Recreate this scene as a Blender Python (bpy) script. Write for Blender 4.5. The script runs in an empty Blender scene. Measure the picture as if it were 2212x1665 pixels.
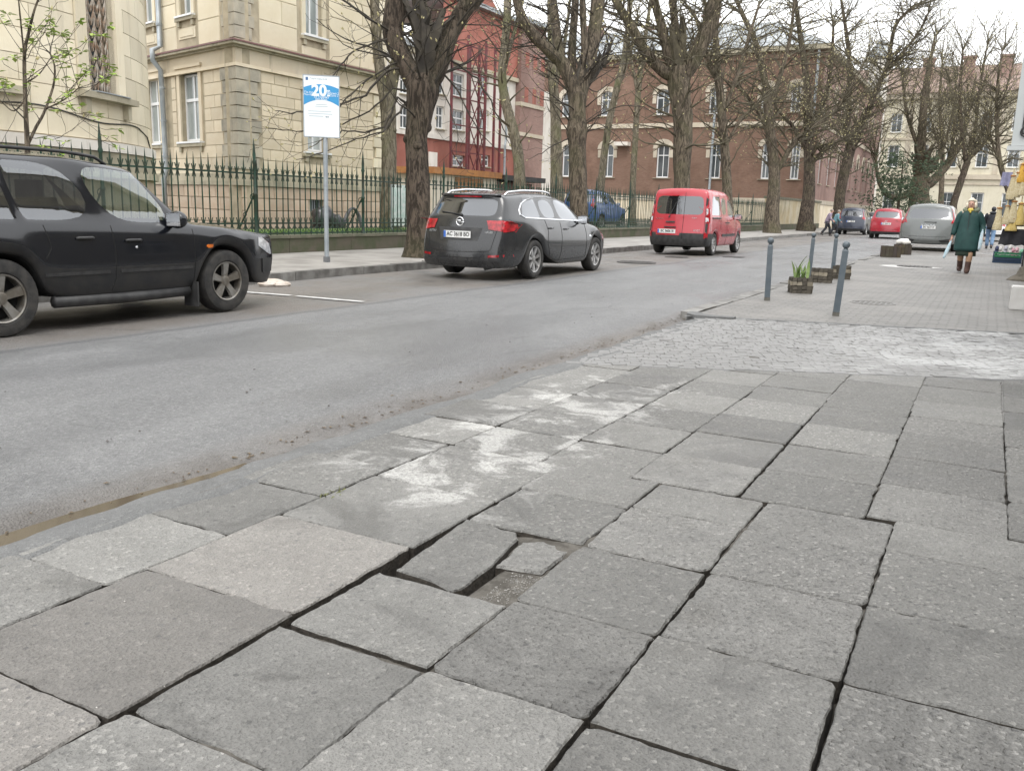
import bpy, bmesh, math, random
from mathutils import Vector, Matrix, noise, geometry
from mathutils.bvhtree import BVHTree
random.seed(7)
R = math.radians
scene = bpy.context.scene
col = scene.collection

# ------------------------------------------------------------------ camera
CH = 1.237                                   # eye height
FPX, PITCH, ROLL, YAW = 1897.5, .2018, .0296, .4889   # surveyed from the photograph (2212 px wide)
_fw = Vector((-math.sin(YAW)*math.cos(PITCH), math.cos(YAW)*math.cos(PITCH), -math.sin(PITCH)))
_r0 = Vector((math.cos(YAW), math.sin(YAW), 0)); _u0 = _r0.cross(_fw)
_r = _r0*math.cos(ROLL)+_u0*math.sin(ROLL); _u = _u0*math.cos(ROLL)-_r0*math.sin(ROLL)
cd = bpy.data.cameras.new('camera'); cam = bpy.data.objects.new('camera', cd); col.objects.link(cam)
cd.sensor_width = 36; cd.lens = 36*FPX/2212; cd.clip_start = .05; cd.clip_end = 2000
cam.matrix_world = Matrix(((_r.x, _u.x, -_fw.x, 0), (_r.y, _u.y, -_fw.y, 0), (_r.z, _u.z, -_fw.z, CH), (0, 0, 0, 1)))
scene.camera = cam

# ------------------------------------------------------------------ sky, sun, exposure
world = bpy.data.worlds.new('World'); scene.world = world; world.use_nodes = True
nt = world.node_tree; nt.nodes.clear()
SUN_EL, SUN_AZ = R(58), R(150)
sky = nt.nodes.new('ShaderNodeTexSky'); sky.sky_type = 'NISHITA'; sky.sun_disc = False
sky.sun_elevation = SUN_EL; sky.sun_rotation = SUN_AZ; sky.air_density = 2.0; sky.dust_density = 6.0; sky.ozone_density = 1.0
hs = nt.nodes.new('ShaderNodeHueSaturation'); hs.inputs['Saturation'].default_value = .25
mx = nt.nodes.new('ShaderNodeMix'); mx.data_type = 'RGBA'; mx.inputs[0].default_value = .82
mx.inputs[7].default_value = (10.15, 10.25, 10.4, 1)          # even overcast cloud
bg = nt.nodes.new('ShaderNodeBackground'); bg.inputs['Strength'].default_value = .12
wo = nt.nodes.new('ShaderNodeOutputWorld')
nt.links.new(sky.outputs[0], hs.inputs['Color']); nt.links.new(hs.outputs[0], mx.inputs[6])
nt.links.new(mx.outputs[2], bg.inputs['Color']); nt.links.new(bg.outputs[0], wo.inputs['Surface'])
sl = bpy.data.lights.new('sun', 'SUN'); sl.energy = .7; sl.angle = R(25); sl.color = (1, .97, .93)
so = bpy.data.objects.new('sun', sl); col.objects.link(so)
_sd = Vector((math.sin(SUN_AZ)*math.cos(SUN_EL), math.cos(SUN_AZ)*math.cos(SUN_EL), math.sin(SUN_EL)))
so.rotation_euler = (-_sd).to_track_quat('-Z', 'Y').to_euler(); so.location = (0, 0, 30)
vs = scene.view_settings; vs.view_transform = 'Standard'; vs.look = 'None'; vs.exposure = 1.05; vs.gamma = 1; vs.use_curve_mapping = False

# ------------------------------------------------------------------ surveying helpers (photo pixel -> point on a real plane)
def ray(x, y): return _fw+_r*((x-1106)/FPX)-_u*((y-832.5)/FPX)
EYE = Vector((0, 0, CH))
def G(x, y, z=0): d = ray(x, y); return EYE+d*((z-CH)/d.z)
def onX(x, y, X): d = ray(x, y); return EYE+d*(X/d.x)
def onY(x, y, Y): d = ray(x, y); return EYE+d*(Y/d.y)
def atD(x, y, dep): return EYE+ray(x, y)*dep              # dep = distance along the view axis
def depth(p): return (Vector(p)-EYE).dot(_fw)

# ------------------------------------------------------------------ object helpers
def tag(o, label=None, cat=None, group=None, kind=None):
    if label: o['label'] = label
    if cat: o['category'] = cat
    if group: o['group'] = group
    if kind: o['kind'] = kind
    return o
def thing(name, label, cat, loc=(0, 0, 0), rz=0, group=None):
    o = bpy.data.objects.new(name, None); col.objects.link(o); o.location = loc; o.rotation_euler = (0, 0, rz)
    o.empty_display_size = .2
    return tag(o, label, cat, group)
def link(name, me, parent=None, loc=None, rot=None, scale=None):
    o = bpy.data.objects.new(name, me); col.objects.link(o)
    if parent: o.parent = parent
    if loc is not None: o.location = loc
    if rot is not None: o.rotation_euler = rot
    if scale is not None: o.scale = scale
    return o
def copy_tree(o, parent=None):
    c = o.copy(); col.objects.link(c); c.parent = parent
    for ch in list(o.children): copy_tree(ch, c)
    return c
def mesh(name, v, f, mats, mi=None, smooth=False, sharp=None):
    me = bpy.data.meshes.new(name); me.from_pydata([tuple(p) for p in v], [], f)
    for m in (mats if isinstance(mats, (list, tuple)) else [mats]): me.materials.append(m)
    if mi: me.polygons.foreach_set('material_index', mi)
    if smooth: me.shade_smooth()
    if smooth and sharp: me.set_sharp_from_angle(angle=R(sharp))
    me.update(); return me
class MB:
    def __init__(s): s.v = []; s.f = []; s.mi = []; s.cur = 0
    def add(s, v, f):
        b = len(s.v); s.v.extend(Vector(p) for p in v)
        for q in f: s.f.append([b+i for i in q]); s.mi.append(s.cur)
        return b
    def box(s, c, d, M=None, rz=0):
        c = Vector(c); hx, hy, hz = d[0]/2, d[1]/2, d[2]/2
        pts = [Vector((sx*hx, sy*hy, sz*hz)) for sz in (-1, 1) for sx, sy in ((-1, -1), (1, -1), (1, 1), (-1, 1))]
        if rz: pts = [Matrix.Rotation(rz, 3, 'Z') @ p for p in pts]
        if M: pts = [M @ p for p in pts]
        s.add([c+p for p in pts], [(3, 2, 1, 0), (4, 5, 6, 7), (0, 1, 5, 4), (1, 2, 6, 5), (2, 3, 7, 6), (3, 0, 4, 7)])
        return s
    def bar(s, a, b, w, h=None, up=(0, 0, 1)):
        a = Vector(a); b = Vector(b); h = h or w; t = (b-a).normalized(); up = Vector(up)
        if abs(t.dot(up)) > .98: up = Vector((1, 0, 0))
        x = t.cross(up).normalized(); y = x.cross(t)
        pts = []
        for q in (a, b): pts += [q+x*sx*w/2+y*sy*h/2 for sx, sy in ((-1, -1), (1, -1), (1, 1), (-1, 1))]
        s.add(pts, [(0, 1, 2, 3), (7, 6, 5, 4), (1, 0, 4, 5), (2, 1, 5, 6), (3, 2, 6, 7), (0, 3, 7, 4)]); return s
    def tube(s, pts, rad, n=8, cap=True, jit=0, seed=0):
        pts = [Vector(p) for p in pts]; m = len(pts)
        if not isinstance(rad, (list, tuple)): rad = [rad]*m
        x = None; vs_ = []
        for i in range(m):
            t = (pts[min(i+1, m-1)]-pts[max(i-1, 0)])
            if t.length < 1e-9: t = Vector((0, 0, 1))
            t.normalize()
            if x is None:
                a = Vector((0, 0, 1)) if abs(t.z) < .9 else Vector((1, 0, 0)); x = t.cross(a).normalized()
            else:
                x = x-t*x.dot(t)
                x = x.normalized() if x.length > 1e-6 else t.cross(Vector((1, .3, .2))).normalized()
            y = t.cross(x)
            for k in range(n):
                an = 2*math.pi*k/n; r = rad[i]
                if jit: r *= 1+jit*noise.noise(Vector((math.cos(an)*1.7+seed, math.sin(an)*1.7, pts[i].z*1.6+seed)))
                vs_.append(pts[i]+x*(math.cos(an)*r)+y*(math.sin(an)*r))
        fs = [(i*n+k, i*n+(k+1) % n, (i+1)*n+(k+1) % n, (i+1)*n+k) for i in range(m-1) for k in range(n)]
        if cap: fs += [tuple(range(n-1, -1, -1)), tuple((m-1)*n+k for k in range(n))]
        s.add(vs_, fs); return s
    def lathe(s, prof, n=16, c=(0, 0, 0), M=None, sx=1, sy=1, cap=True):
        c = Vector(c); vs_ = []
        for r, z in prof:
            for k in range(n):
                a = 2*math.pi*k/n; p = Vector((r*math.cos(a)*sx, r*math.sin(a)*sy, z)); vs_.append(c+(M @ p if M else p))
        m = len(prof)
        fs = [(i*n+k, i*n+(k+1) % n, (i+1)*n+(k+1) % n, (i+1)*n+k) for i in range(m-1) for k in range(n)]
        if cap and prof[0][0] > 1e-4: fs.append(tuple(range(n-1, -1, -1)))
        if cap and prof[-1][0] > 1e-4: fs.append(tuple((m-1)*n+k for k in range(n)))
        s.add(vs_, fs); return s
    def sphere(s, c, r, n=10, m=7, M=None):
        rx = r if isinstance(r, (tuple, list)) else (r, r, r); c = Vector(c); vs_ = []
        for i in range(m+1):
            th = math.pi*i/m
            for k in range(n):
                a = 2*math.pi*k/n; p = Vector((rx[0]*math.sin(th)*math.cos(a), rx[1]*math.sin(th)*math.sin(a), -rx[2]*math.cos(th)))
                vs_.append(c+(M @ p if M else p))
        s.add(vs_, [(i*n+k, i*n+(k+1) % n, (i+1)*n+(k+1) % n, (i+1)*n+k) for i in range(m) for k in range(n)]); return s
    def prism(s, poly, z0, z1):
        n = len(poly); v = [(p[0], p[1], z0) for p in poly]+[(p[0], p[1], z1) for p in poly]
        s.add(v, [tuple(range(n-1, -1, -1)), tuple(range(n, 2*n))]+[(i, (i+1) % n, n+(i+1) % n, n+i) for i in range(n)]); return s
    def extr(s, poly, O, U, V, N, d):
        """2D polygon (u,v) in frame O,U,V extruded by d along N"""
        O = Vector(O); n = len(poly)
        a = [O+U*p[0]+V*p[1] for p in poly]; b = [q+N*d for q in a]
        s.add(a+b, [tuple(range(n-1, -1, -1)), tuple(range(n, 2*n))]+[(i, (i+1) % n, n+(i+1) % n, n+i) for i in range(n)]); return s
    def build(s, name, mats, parent=None, org=None, smooth=False, sharp=None):
        if org is not None:
            o_ = Vector(org); v = [p-o_ for p in s.v]
        else: v = s.v
        return link(name, mesh(name, v, s.f, mats, s.mi, smooth, sharp), parent)
def fixn(o):
    bm = bmesh.new(); bm.from_mesh(o.data); bmesh.ops.recalc_face_normals(bm, faces=bm.faces); bm.to_mesh(o.data); bm.free(); return o
def text_mesh(txt, size, m, name, parent, M, ext=.001, align='CENTER', bold=0, sx=1.0):
    cu = bpy.data.curves.new('t', 'FONT'); cu.body = txt; cu.size = size; cu.extrude = ext; cu.align_x = align; cu.align_y = 'CENTER'; cu.offset = bold
    cu.resolution_u = 3
    ob = bpy.data.objects.new('t', cu); col.objects.link(ob)
    dg = bpy.context.evaluated_depsgraph_get(); me = bpy.data.meshes.new_from_object(ob.evaluated_get(dg))
    bpy.data.objects.remove(ob); bpy.data.curves.remove(cu)
    me.transform(M @ Matrix.Diagonal((sx, 1, 1, 1))); me.materials.clear(); me.materials.append(m)
    return link(name, me, parent)
def frame(O, U, V):
    """matrix whose x,y axes are U,V and origin O"""
    U = Vector(U).normalized(); V = Vector(V).normalized(); N = U.cross(V)
    return Matrix(((U.x, V.x, N.x, O[0]), (U.y, V.y, N.y, O[1]), (U.z, V.z, N.z, O[2]), (0, 0, 0, 1)))
def lin(x, kn):
    if x <= kn[0][0]: return kn[0][1]
    for (a, b), (c, d) in zip(kn, kn[1:]):
        if x <= c: return b+(d-b)*(x-a)/(c-a) if c > a else d
    return kn[-1][1]
def sm(x, a, b):
    t = max(0, min(1, (x-a)/(b-a))); return t*t*(3-2*t)

# ------------------------------------------------------------------ materials
class NT:
    def __init__(s, name):
        s.m = bpy.data.materials.new(name); s.m.use_nodes = True; s.t = s.m.node_tree
        s.p = s.t.nodes['Principled BSDF']; s.out = s.t.nodes['Material Output']; s.tc = None
    def n(s, typ, **kw):
        q = s.t.nodes.new(typ)
        for k, v in kw.items(): setattr(q, k, v)
        return q
    def l(s, a, b): s.t.links.new(a, b)
    def co(s, scale=(1, 1, 1), gen='Object'):
        if not s.tc: s.tc = s.n('ShaderNodeTexCoord')
        if scale == (1, 1, 1): return s.tc.outputs[gen]
        mp = s.n('ShaderNodeMapping'); mp.inputs['Scale'].default_value = scale; s.l(s.tc.outputs[gen], mp.inputs[0]); return mp.outputs[0]
    def noise(s, scale, detail=4, rough=.55, co=None, dist=0):
        q = s.n('ShaderNodeTexNoise'); q.inputs['Scale'].default_value = scale; q.inputs['Detail'].default_value = detail
        q.inputs['Roughness'].default_value = rough; q.inputs['Distortion'].default_value = dist
        s.l(co or s.co(), q.inputs['Vector']); return q.outputs['Fac']
    def vor(s, scale, co=None, feat='F1', out='Distance'):
        q = s.n('ShaderNodeTexVoronoi'); q.feature = feat; q.inputs['Scale'].default_value = scale; s.l(co or s.co(), q.inputs['Vector']); return q.outputs[out]
    def ramp(s, f, stops, interp='LINEAR'):
        q = s.n('ShaderNodeValToRGB'); e = q.color_ramp.elements; q.color_ramp.interpolation = interp
        while len(e) < len(stops): e.new(.5)
        for el, (ps, c) in zip(e, stops):
            el.position = ps; el.color = c if len(c) == 4 else (*c, 1)
        s.l(f, q.inputs[0]); return q.outputs[0]
    def mix(s, f, a, b, mode='MIX'):
        q = s.n('ShaderNodeMix'); q.data_type = 'RGBA'; q.blend_type = mode
        for sock, v in ((q.inputs[0], f), (q.inputs[6], a), (q.inputs[7], b)):
            if isinstance(v, (int, float)): sock.default_value = v
            elif isinstance(v, (tuple, list)): sock.default_value = (*v[:3], 1)
            else: s.l(v, sock)
        return q.outputs[2]
    def math(s, op, a, b=None, c=None, clamp=False):
        q = s.n('ShaderNodeMath'); q.operation = op; q.use_clamp = clamp
        for i, v in enumerate((a, b, c)):
            if v is None: continue
            if isinstance(v, (int, float)): q.inputs[i].default_value = v
            else: s.l(v, q.inputs[i])
        return q.outputs[0]
    def mrange(s, f, a, b, c=0, d=1):
        q = s.n('ShaderNodeMapRange'); q.interpolation_type = 'SMOOTHSTEP'; s.l(f, q.inputs[0])
        for i, v in zip((1, 2, 3, 4), (a, b, c, d)): q.inputs[i].default_value = v
        return q.outputs[0]
    def rnd(s): return s.n('ShaderNodeObjectInfo').outputs['Random']
    def bump(s, h, st=.3, dist=.01, prev=None):
        q = s.n('ShaderNodeBump'); q.inputs['Strength'].default_value = st; q.inputs['Distance'].default_value = dist; s.l(h, q.inputs['Height'])
        if prev: s.l(prev, q.inputs['Normal'])
        s.l(q.outputs[0], s.p.inputs['Normal']); return q.outputs[0]
    def set(s, color=None, rough=None, metal=None, spec=None, coat=None):
        for k, v in (('Base Color', color), ('Roughness', rough), ('Metallic', metal), ('Specular IOR Level', spec), ('Coat Weight', coat)):
            if v is None: continue
            if isinstance(v, (int, float)): s.p.inputs[k].default_value = v
            elif isinstance(v, (tuple, list)): s.p.inputs[k].default_value = (*v[:3], 1)
            else: s.l(v, s.p.inputs[k])
        return s.m
def mat(name, c, rough=.6, c2=None, sc=6, bump=0, bsc=40, metal=0, spec=.5, coat=0, rand=0, det=4, bd=.01, lo=.35, hi=.65):
    q = NT(name); colr = c
    if c2: colr = q.mix(q.mrange(q.noise(sc, det), lo, hi), c, c2)
    if rand:
        f = q.math('MULTIPLY_ADD', q.rnd(), 2*rand, 1-rand); hv = q.n('ShaderNodeHueSaturation'); q.l(f, hv.inputs['Value'])
        if isinstance(colr, tuple): hv.inputs['Color'].default_value = (*colr, 1)
        else: q.l(colr, hv.inputs['Color'])
        colr = hv.outputs[0]
    q.set(colr, rough, metal, spec, coat)
    if bump: q.bump(q.noise(bsc, 3), bump, bd)
    return q.m
M = {}
# ---- paving materials
def slab_mat(name, ca, cb, fleck_dark, fleck_light, pit=.5):
    q = NT(name); oi = q.n('ShaderNodeObjectInfo'); rnd = oi.outputs['Random']
    va = q.n('ShaderNodeVectorMath'); va.operation = 'ADD'; cx = q.n('ShaderNodeCombineXYZ'); q.l(q.math('MULTIPLY', rnd, 37), cx.inputs[0]); q.l(q.math('MULTIPLY', rnd, 91), cx.inputs[1])
    q.l(q.co(), va.inputs[0]); q.l(cx.outputs[0], va.inputs[1]); co = va.outputs[0]           # every slab is cast from its own mix
    big = q.noise(2.2, 6, .65, co, .4); mid = q.noise(13, 5, .7, co); fine = q.noise(190, 3, .75, co)
    c = q.mix(q.mrange(big, .32, .68), ca, cb)
    c = q.mix(q.math('MULTIPLY', q.mrange(mid, .5, .7), .5), c, tuple(v*.55 for v in ca))
    blot = q.math('MULTIPLY', q.mrange(q.vor(2.3, co), .12, .34, 1, 0), q.mrange(q.noise(7, 5, .7, co), .4, .6)); c = q.mix(q.math('MULTIPLY', blot, .5), c, (.10, .094, .082))
    v1 = q.n('ShaderNodeTexVoronoi'); v1.inputs['Scale'].default_value = 85; q.l(co, v1.inputs['Vector'])
    ag = q.ramp(v1.outputs['Color'], [(0, fleck_dark), (.3, ca), (.72, ca), (1, fleck_light)])
    rr_ = q.n('ShaderNodeMath'); amt = q.math('MULTIPLY_ADD', q.math('FRACT', q.math('MULTIPLY', rnd, 7.3)), .5, .35)
    c = q.mix(amt, c, ag)
    c = q.mix(q.math('MULTIPLY', q.mrange(fine, .5, .66), .6), c, tuple(v*.35 for v in ca))
    v2 = q.n('ShaderNodeTexVoronoi'); v2.inputs['Scale'].default_value = 21; q.l(co, v2.inputs['Vector'])
    peb = q.math('MULTIPLY', q.mrange(v2.outputs['Distance'], .14, .2, 1, 0), q.mrange(v2.outputs['Color'], .7, .76))
    c = q.mix(q.math('MULTIPLY', peb, .6), c, fleck_dark)
    gum = q.vor(5.5, co); c = q.mix(q.math('MULTIPLY', q.mrange(gum, .035, .05, 1, 0), .5), c, (.12, .12, .12))        # trodden gum
    damp = q.mrange(q.noise(1.5, 5, .7, co, .8), .5, .66); c = q.mix(q.math('MULTIPLY', damp, .5), c, tuple(v*.42 for v in ca))
    # chalky cement dust trodden over the slabs by the road
    sx = q.n('ShaderNodeSeparateXYZ'); q.l(q.co(), sx.inputs[0])
    reg = q.math('MULTIPLY', q.math('MULTIPLY', q.mrange(sx.outputs[0], -2.95, -2.5), q.mrange(sx.outputs[0], -1.9, -1.15, 1, 0)),
                 q.math('MULTIPLY', q.mrange(sx.outputs[1], 2.3, 3.2), q.mrange(sx.outputs[1], 5.9, 6.8, 1, 0)))
    dn = q.noise(2.6, 7, .72, co, .9)
    dust = q.math('MULTIPLY', q.mrange(q.math('MULTIPLY_ADD', reg, .16, dn), .63, .77), reg)
    dust = q.math('MULTIPLY', dust, q.mrange(q.noise(70, 4, .8), .36, .58, .25, 1))
    c = q.mix(q.math('MULTIPLY', dust, .85), c, (.46, .454, .435))
    hv = q.n('ShaderNodeHueSaturation'); q.l(q.math('MULTIPLY_ADD', rnd, .46, .84), hv.inputs['Value']); q.l(c, hv.inputs['Color'])
    q.set(hv.outputs[0], q.mix(damp, (.72,)*3, (.4,)*3), spec=.45)
    h = q.math('ADD', q.math('MULTIPLY', fine, .6), q.math('MULTIPLY', v1.outputs['Distance'], .8))
    h = q.math('ADD', h, q.math('MULTIPLY', q.mrange(q.noise(60, 2, .5, co), .58, .72), -pit)); h = q.math('ADD', h, q.math('MULTIPLY', q.noise(6, 3, .5, co), 1.2))
    q.bump(h, .8, .008); return q.m
M['slab'] = slab_mat('slab_concrete', (.168, .165, .155), (.23, .226, .213), (.065, .065, .064), (.37, .36, .335))
M['slab_pink'] = slab_mat('slab_warm_aggregate', (.184, .175, .162), (.232, .221, .205), (.08, .08, .082), (.39, .365, .335), .3)
M['slab_rough'] = slab_mat('slab_pitted', (.152, .149, .14), (.208, .204, .193), (.048, .048, .048), (.36, .35, .33), 1.3)
def asphalt():
    q = NT('wet_asphalt'); co = q.co(); sx = q.n('ShaderNodeSeparateXYZ'); q.l(co, sx.inputs[0])
    st = q.noise(1.0, 5, .6, q.co((1.1, .28, 1)))                # streaks along the driving direction
    v = q.n('ShaderNodeTexVoronoi'); v.inputs['Scale'].default_value = 80; q.l(co, v.inputs['Vector'])
    c = q.mix(q.mrange(st, .3, .7), (.152, .152, .152), (.222, .222, .221))
    c = q.mix(q.math('MULTIPLY', q.mrange(q.noise(9, 5, .7), .45, .7), .4), c, (.11, .11, .112))
    tr1 = q.mrange(q.math('ABSOLUTE', q.math('ADD', sx.outputs[0], 4.35)), .12, .45, 1, 0); tr2 = q.mrange(q.math('ABSOLUTE', q.math('ADD', sx.outputs[0], 5.75)), .12, .45, 1, 0); trk = q.math('MULTIPLY', q.math('ADD', tr1, tr2), q.mrange(q.noise(.5, 4), .35, .6)); c = q.mix(q.math('MULTIPLY', trk, .4), c, (.12, .12, .12))   # tyre-polished tracks
    stone = q.ramp(v.outputs['Color'], [(0, (.045, .045, .047)), (.35, (.15, .152, .155)), (.7, (.26, .262, .262)), (1, (.55, .545, .53))])
    c = q.mix(.32, c, stone)
    c = q.mix(q.math('MULTIPLY', q.mrange(q.noise(150, 3, .75), .5, .68), .6), c, (.06, .06, .062))
    park = q.math('ADD', q.mrange(sx.outputs[0], -6.5, -7.0), q.mrange(sx.outputs[0], -3.5, -3.15), clamp=True)
    brown = q.math('MULTIPLY', park, q.mrange(q.noise(.8, 6, .65), .3, .62, .2, .75))
    c = q.mix(brown, c, (.16, .138, .117))                       # silt along the parking lane and the gutter
    mud = q.math('MULTIPLY', q.mrange(sx.outputs[0], -3.42, -3.18), q.mrange(q.noise(1.6, 6, .7, q.co((1, .6, 1))), .44, .56)); c = q.mix(q.math('MULTIPLY', mud, .6), c, (.075, .061, .048))   # leaf mud in the gutter
    seam = q.mrange(q.math('ABSOLUTE', q.math('ADD', q.math('MULTIPLY_ADD', q.noise(.7, 3), .25, sx.outputs[0]), 6.55)), .02, .09, 1, 0)
    c = q.mix(q.math('MULTIPLY', seam, .5), c, (.075, .078, .085))
    wv = q.n('ShaderNodeTexVoronoi'); wv.feature = 'DISTANCE_TO_EDGE'; wv.inputs['Scale'].default_value = .55
    dv = q.n('ShaderNodeMix'); dv.data_type = 'VECTOR'; dv.inputs[0].default_value = .12; q.l(co, dv.inputs[4]); nz = q.n('ShaderNodeTexNoise'); nz.inputs['Scale'].default_value = 2.5; nz.inputs['Detail'].default_value = 5; q.l(co, nz.inputs['Vector']); q.l(nz.outputs['Color'], dv.inputs[5]); q.l(dv.outputs[1], wv.inputs['Vector'])
    crack = q.math('MULTIPLY', q.mrange(wv.outputs['Distance'], .004, .011, 1, 0), q.mrange(q.noise(.35, 3), .58, .64))
    c = q.mix(q.math('MULTIPLY', crack, .4), c, (.06, .06, .06))
    oil = q.math('MULTIPLY', q.mrange(q.vor(.9), .10, .2, 1, 0), park); c = q.mix(q.math('MULTIPLY', oil, .55), c, (.05, .047, .045))
    wet = q.mrange(q.noise(.55, 5, .6, q.co((1, .45, 1))), .42, .62)
    q.set(q.mix(q.math('MULTIPLY', wet, .22), c, (.11, .111, .115)), q.mrange(wet, 0, 1, .55, .3), spec=.5)
    q.bump(q.math('ADD', v.outputs['Distance'], q.noise(150, 3, .7)), .8, .012); return q.m
M['asphalt'] = asphalt()
def sett_mat():
    q = NT('pale_granite_sett'); c = q.mix(q.mrange(q.noise(35, 5, .7), .3, .7), (.19, .188, .183), (.245, .242, .236))
    sx = q.n('ShaderNodeTexCoord'); gm_ = q.n('ShaderNodeNewGeometry'); sp3 = q.n('ShaderNodeSeparateXYZ'); q.l(gm_.outputs['Position'], sp3.inputs[0])
    dz_ = q.math('MULTIPLY', q.mrange(sp3.outputs[0], -1.7, -.1), q.mrange(q.noise(1.1, 6, .7, gm_.outputs['Position']), .4, .6, .1, .8)); c = q.mix(dz_, c, (.46, .46, .455))
    hv = q.n('ShaderNodeHueSaturation'); q.l(q.math('MULTIPLY_ADD', q.rnd(), .16, .92), hv.inputs['Value']); q.l(c, hv.inputs['Color'])
    q.set(hv.outputs[0], .6); q.bump(q.noise(60, 4, .7), .6, .008); return q.m
M['sett'] = sett_mat()
def paver_mat():
    q = NT('grey_block_paving'); co = q.co()
    dvp = q.n('ShaderNodeMix'); dvp.data_type = 'VECTOR'; dvp.inputs[0].default_value = .05; q.l(co, dvp.inputs[4]); nzp = q.n('ShaderNodeTexNoise'); nzp.inputs['Scale'].default_value = 3.0; nzp.inputs['Detail'].default_value = 3; q.l(co, nzp.inputs['Vector']); q.l(nzp.outputs['Color'], dvp.inputs[5])
    b = q.n('ShaderNodeTexBrick'); q.l(dvp.outputs[1], b.inputs['Vector']); b.inputs['Scale'].default_value = 1; b.inputs['Brick Width'].default_value = .2
    b.inputs['Row Height'].default_value = .11; b.inputs['Mortar Size'].default_value = .012; b.inputs['Mortar Smooth'].default_value = .3
    b.inputs['Color1'].default_value = (.142, .137, .128, 1); b.inputs['Color2'].default_value = (.187, .181, .17, 1); b.inputs['Mortar'].default_value = (.115, .11, .103, 1)
    c = q.mix(q.math('MULTIPLY', q.mrange(q.noise(.7, 5, .65), .42, .66), .45), b.outputs['Color'], (.25, .235, .216))
    c = q.mix(q.math('MULTIPLY', q.mrange(q.noise(2.3, 5, .65), .52, .7), .5), c, (.185, .175, .165))
    q.set(c, .6); nb = q.bump(q.noise(30, 4), .4, .01)
    q.bump(q.math('MULTIPLY', b.outputs['Fac'], -1), .8, .012, nb); return q.m
M['paver'] = paver_mat()
M['soil'] = mat('joint_soil', (.022, .019, .015), .95, (.04, .034, .027), 12, .6, 60)
M['cement'] = slab_mat('smeared_cement', (.15, .152, .15), (.215, .216, .213), (.09, .09, .09), (.3, .3, .29), .4)
M['kerb'] = mat('kerb_stone', (.105, .10, .092), .65, (.195, .19, .178), 4, .6, 30, rand=.18)
M['pave_left'] = mat('worn_far_pavement', (.21, .198, .182), .62, (.32, .305, .283), 1.3, .4, 25, det=7)
M['jointdirt'] = mat('packed_joint_dirt', (.06, .054, .045), .95, (.115, .106, .092), 18, .8, 90)
M['earth'] = mat('yard_earth', (.12, .105, .08), .95, (.17, .15, .11), .5)
M['water'] = mat('muddy_water', (.075, .06, .043), .08, spec=.4)
M['slab_side'] = mat('dark_slab_side', (.028, .024, .019), .95, (.055, .047, .038), 25, .8, 80)  # near-black, side faces only, so the open joints read black
M['white_paint'] = mat('worn_white_paint', (.62, .62, .6), .6, (.4, .4, .39), 14)
M['iron'] = mat('cast_iron', (.07, .067, .064), .6, (.11, .105, .1), 14, .4, 60, metal=.2)
M['grass'] = mat('grass_blade', (.075, .16, .025), .6, (.14, .23, .04), 3)
M['gravel'] = mat('gravel', (.16, .155, .145), .8, (.30, .29, .27), 30, .5, 90)

# ---- ground, road
def sheet(name, x0, x1, y0, y1, z, m, parent=None, kind='structure'):
    b = MB(); b.add([(x0, y0, z), (x1, y0, z), (x1, y1, z), (x0, y1, z)], [(0, 1, 2, 3)])
    o = b.build(name, m, parent)
    if not parent: o['kind'] = kind
    return o
sheet('ground', -400, 400, -200, 600, -.2, M['earth'])
def frange(a, b, s):
    n = max(1, round((b-a)/s)); return [a+(b-a)*i/n for i in range(n+1)]
def road_z(x, y):
    t = (x+6.4)/3.36; z = -.04*t*t+.012*noise.noise(Vector((x*.5, y*.35, 3)))
    if x > -3.55: z -= .036*sm(x, -3.36, -3.17)*(.92+.45*noise.noise(Vector((y*.55, 2, 2))))+.012*noise.noise(Vector((x*2, y*.9, 8)))*sm(x, -3.5, -3.2)
    return z
xs = frange(-9.8, -3.6, .5)+frange(-3.52, -2.9, .045); ys = frange(-8, 12, .12)+frange(12.3, 150, 1.5)
b = MB(); v = [(x, y, road_z(x, y)) for y in ys for x in xs]; n = len(xs)
b.add(v, [(j*n+i, j*n+i+1, (j+1)*n+i+1, (j+1)*n+i) for j in range(len(ys)-1) for i in range(n-1)])
road = b.build('road', M['asphalt'], smooth=True); road['kind'] = 'structure'
b = MB(); b.add([(-3.3, 33.5, -.012), (14, 33.5, -.012), (14, 150, -.012), (-3.3, 150, -.012)], [(0, 1, 2, 3)])
b.add([(-14.2, 84, -.016), (-9, 84, -.016), (-9, 150, -.016), (-14.2, 150, -.016)], [(0, 1, 2, 3)])
o = b.build('road_junction', M['asphalt']); o['kind'] = 'structure'
b = MB()
for (y0, y1, z) in ((.6, 3.1, -.0605),):
    ww = [(-3.62, y) for y in frange(y0, y1, .4)]+[(-2.95, y) for y in reversed(frange(y0, y1, .4))]
    b.add([(x, y, z) for x, y in ww], [tuple(range(len(ww)-1, -1, -1))])
o = b.build('gutter_puddle', M['water']); o['kind'] = 'structure'; fixn(o)
# parking line, paint
b = MB(); a0, a1 = G(520, 629), G(785, 653); dv = (a1-a0).normalized(); pv = Vector((-dv.y, dv.x, 0))*.05
nn = 40; L_ = (a1-a0).length
for i in range(nn):
    if i in (17, 18) : continue
    p0 = a0+dv*(L_*i/nn); p1 = a0+dv*(L_*(i+1)/nn)
    w0 = 1+.25*noise.noise(Vector((i*.7, 0, 0))); w1 = 1+.25*noise.noise(Vector((i*.7+.7, 0, 0)))
    q4 = [p0-pv*w0, p1-pv*w1, p1+pv*w1, p0+pv*w0]
    b.add([(p.x, p.y, road_z(p.x, p.y)+.012) for p in q4], [(0, 1, 2, 3)])
b.build('parking_line', M['white_paint'], road); 

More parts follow.
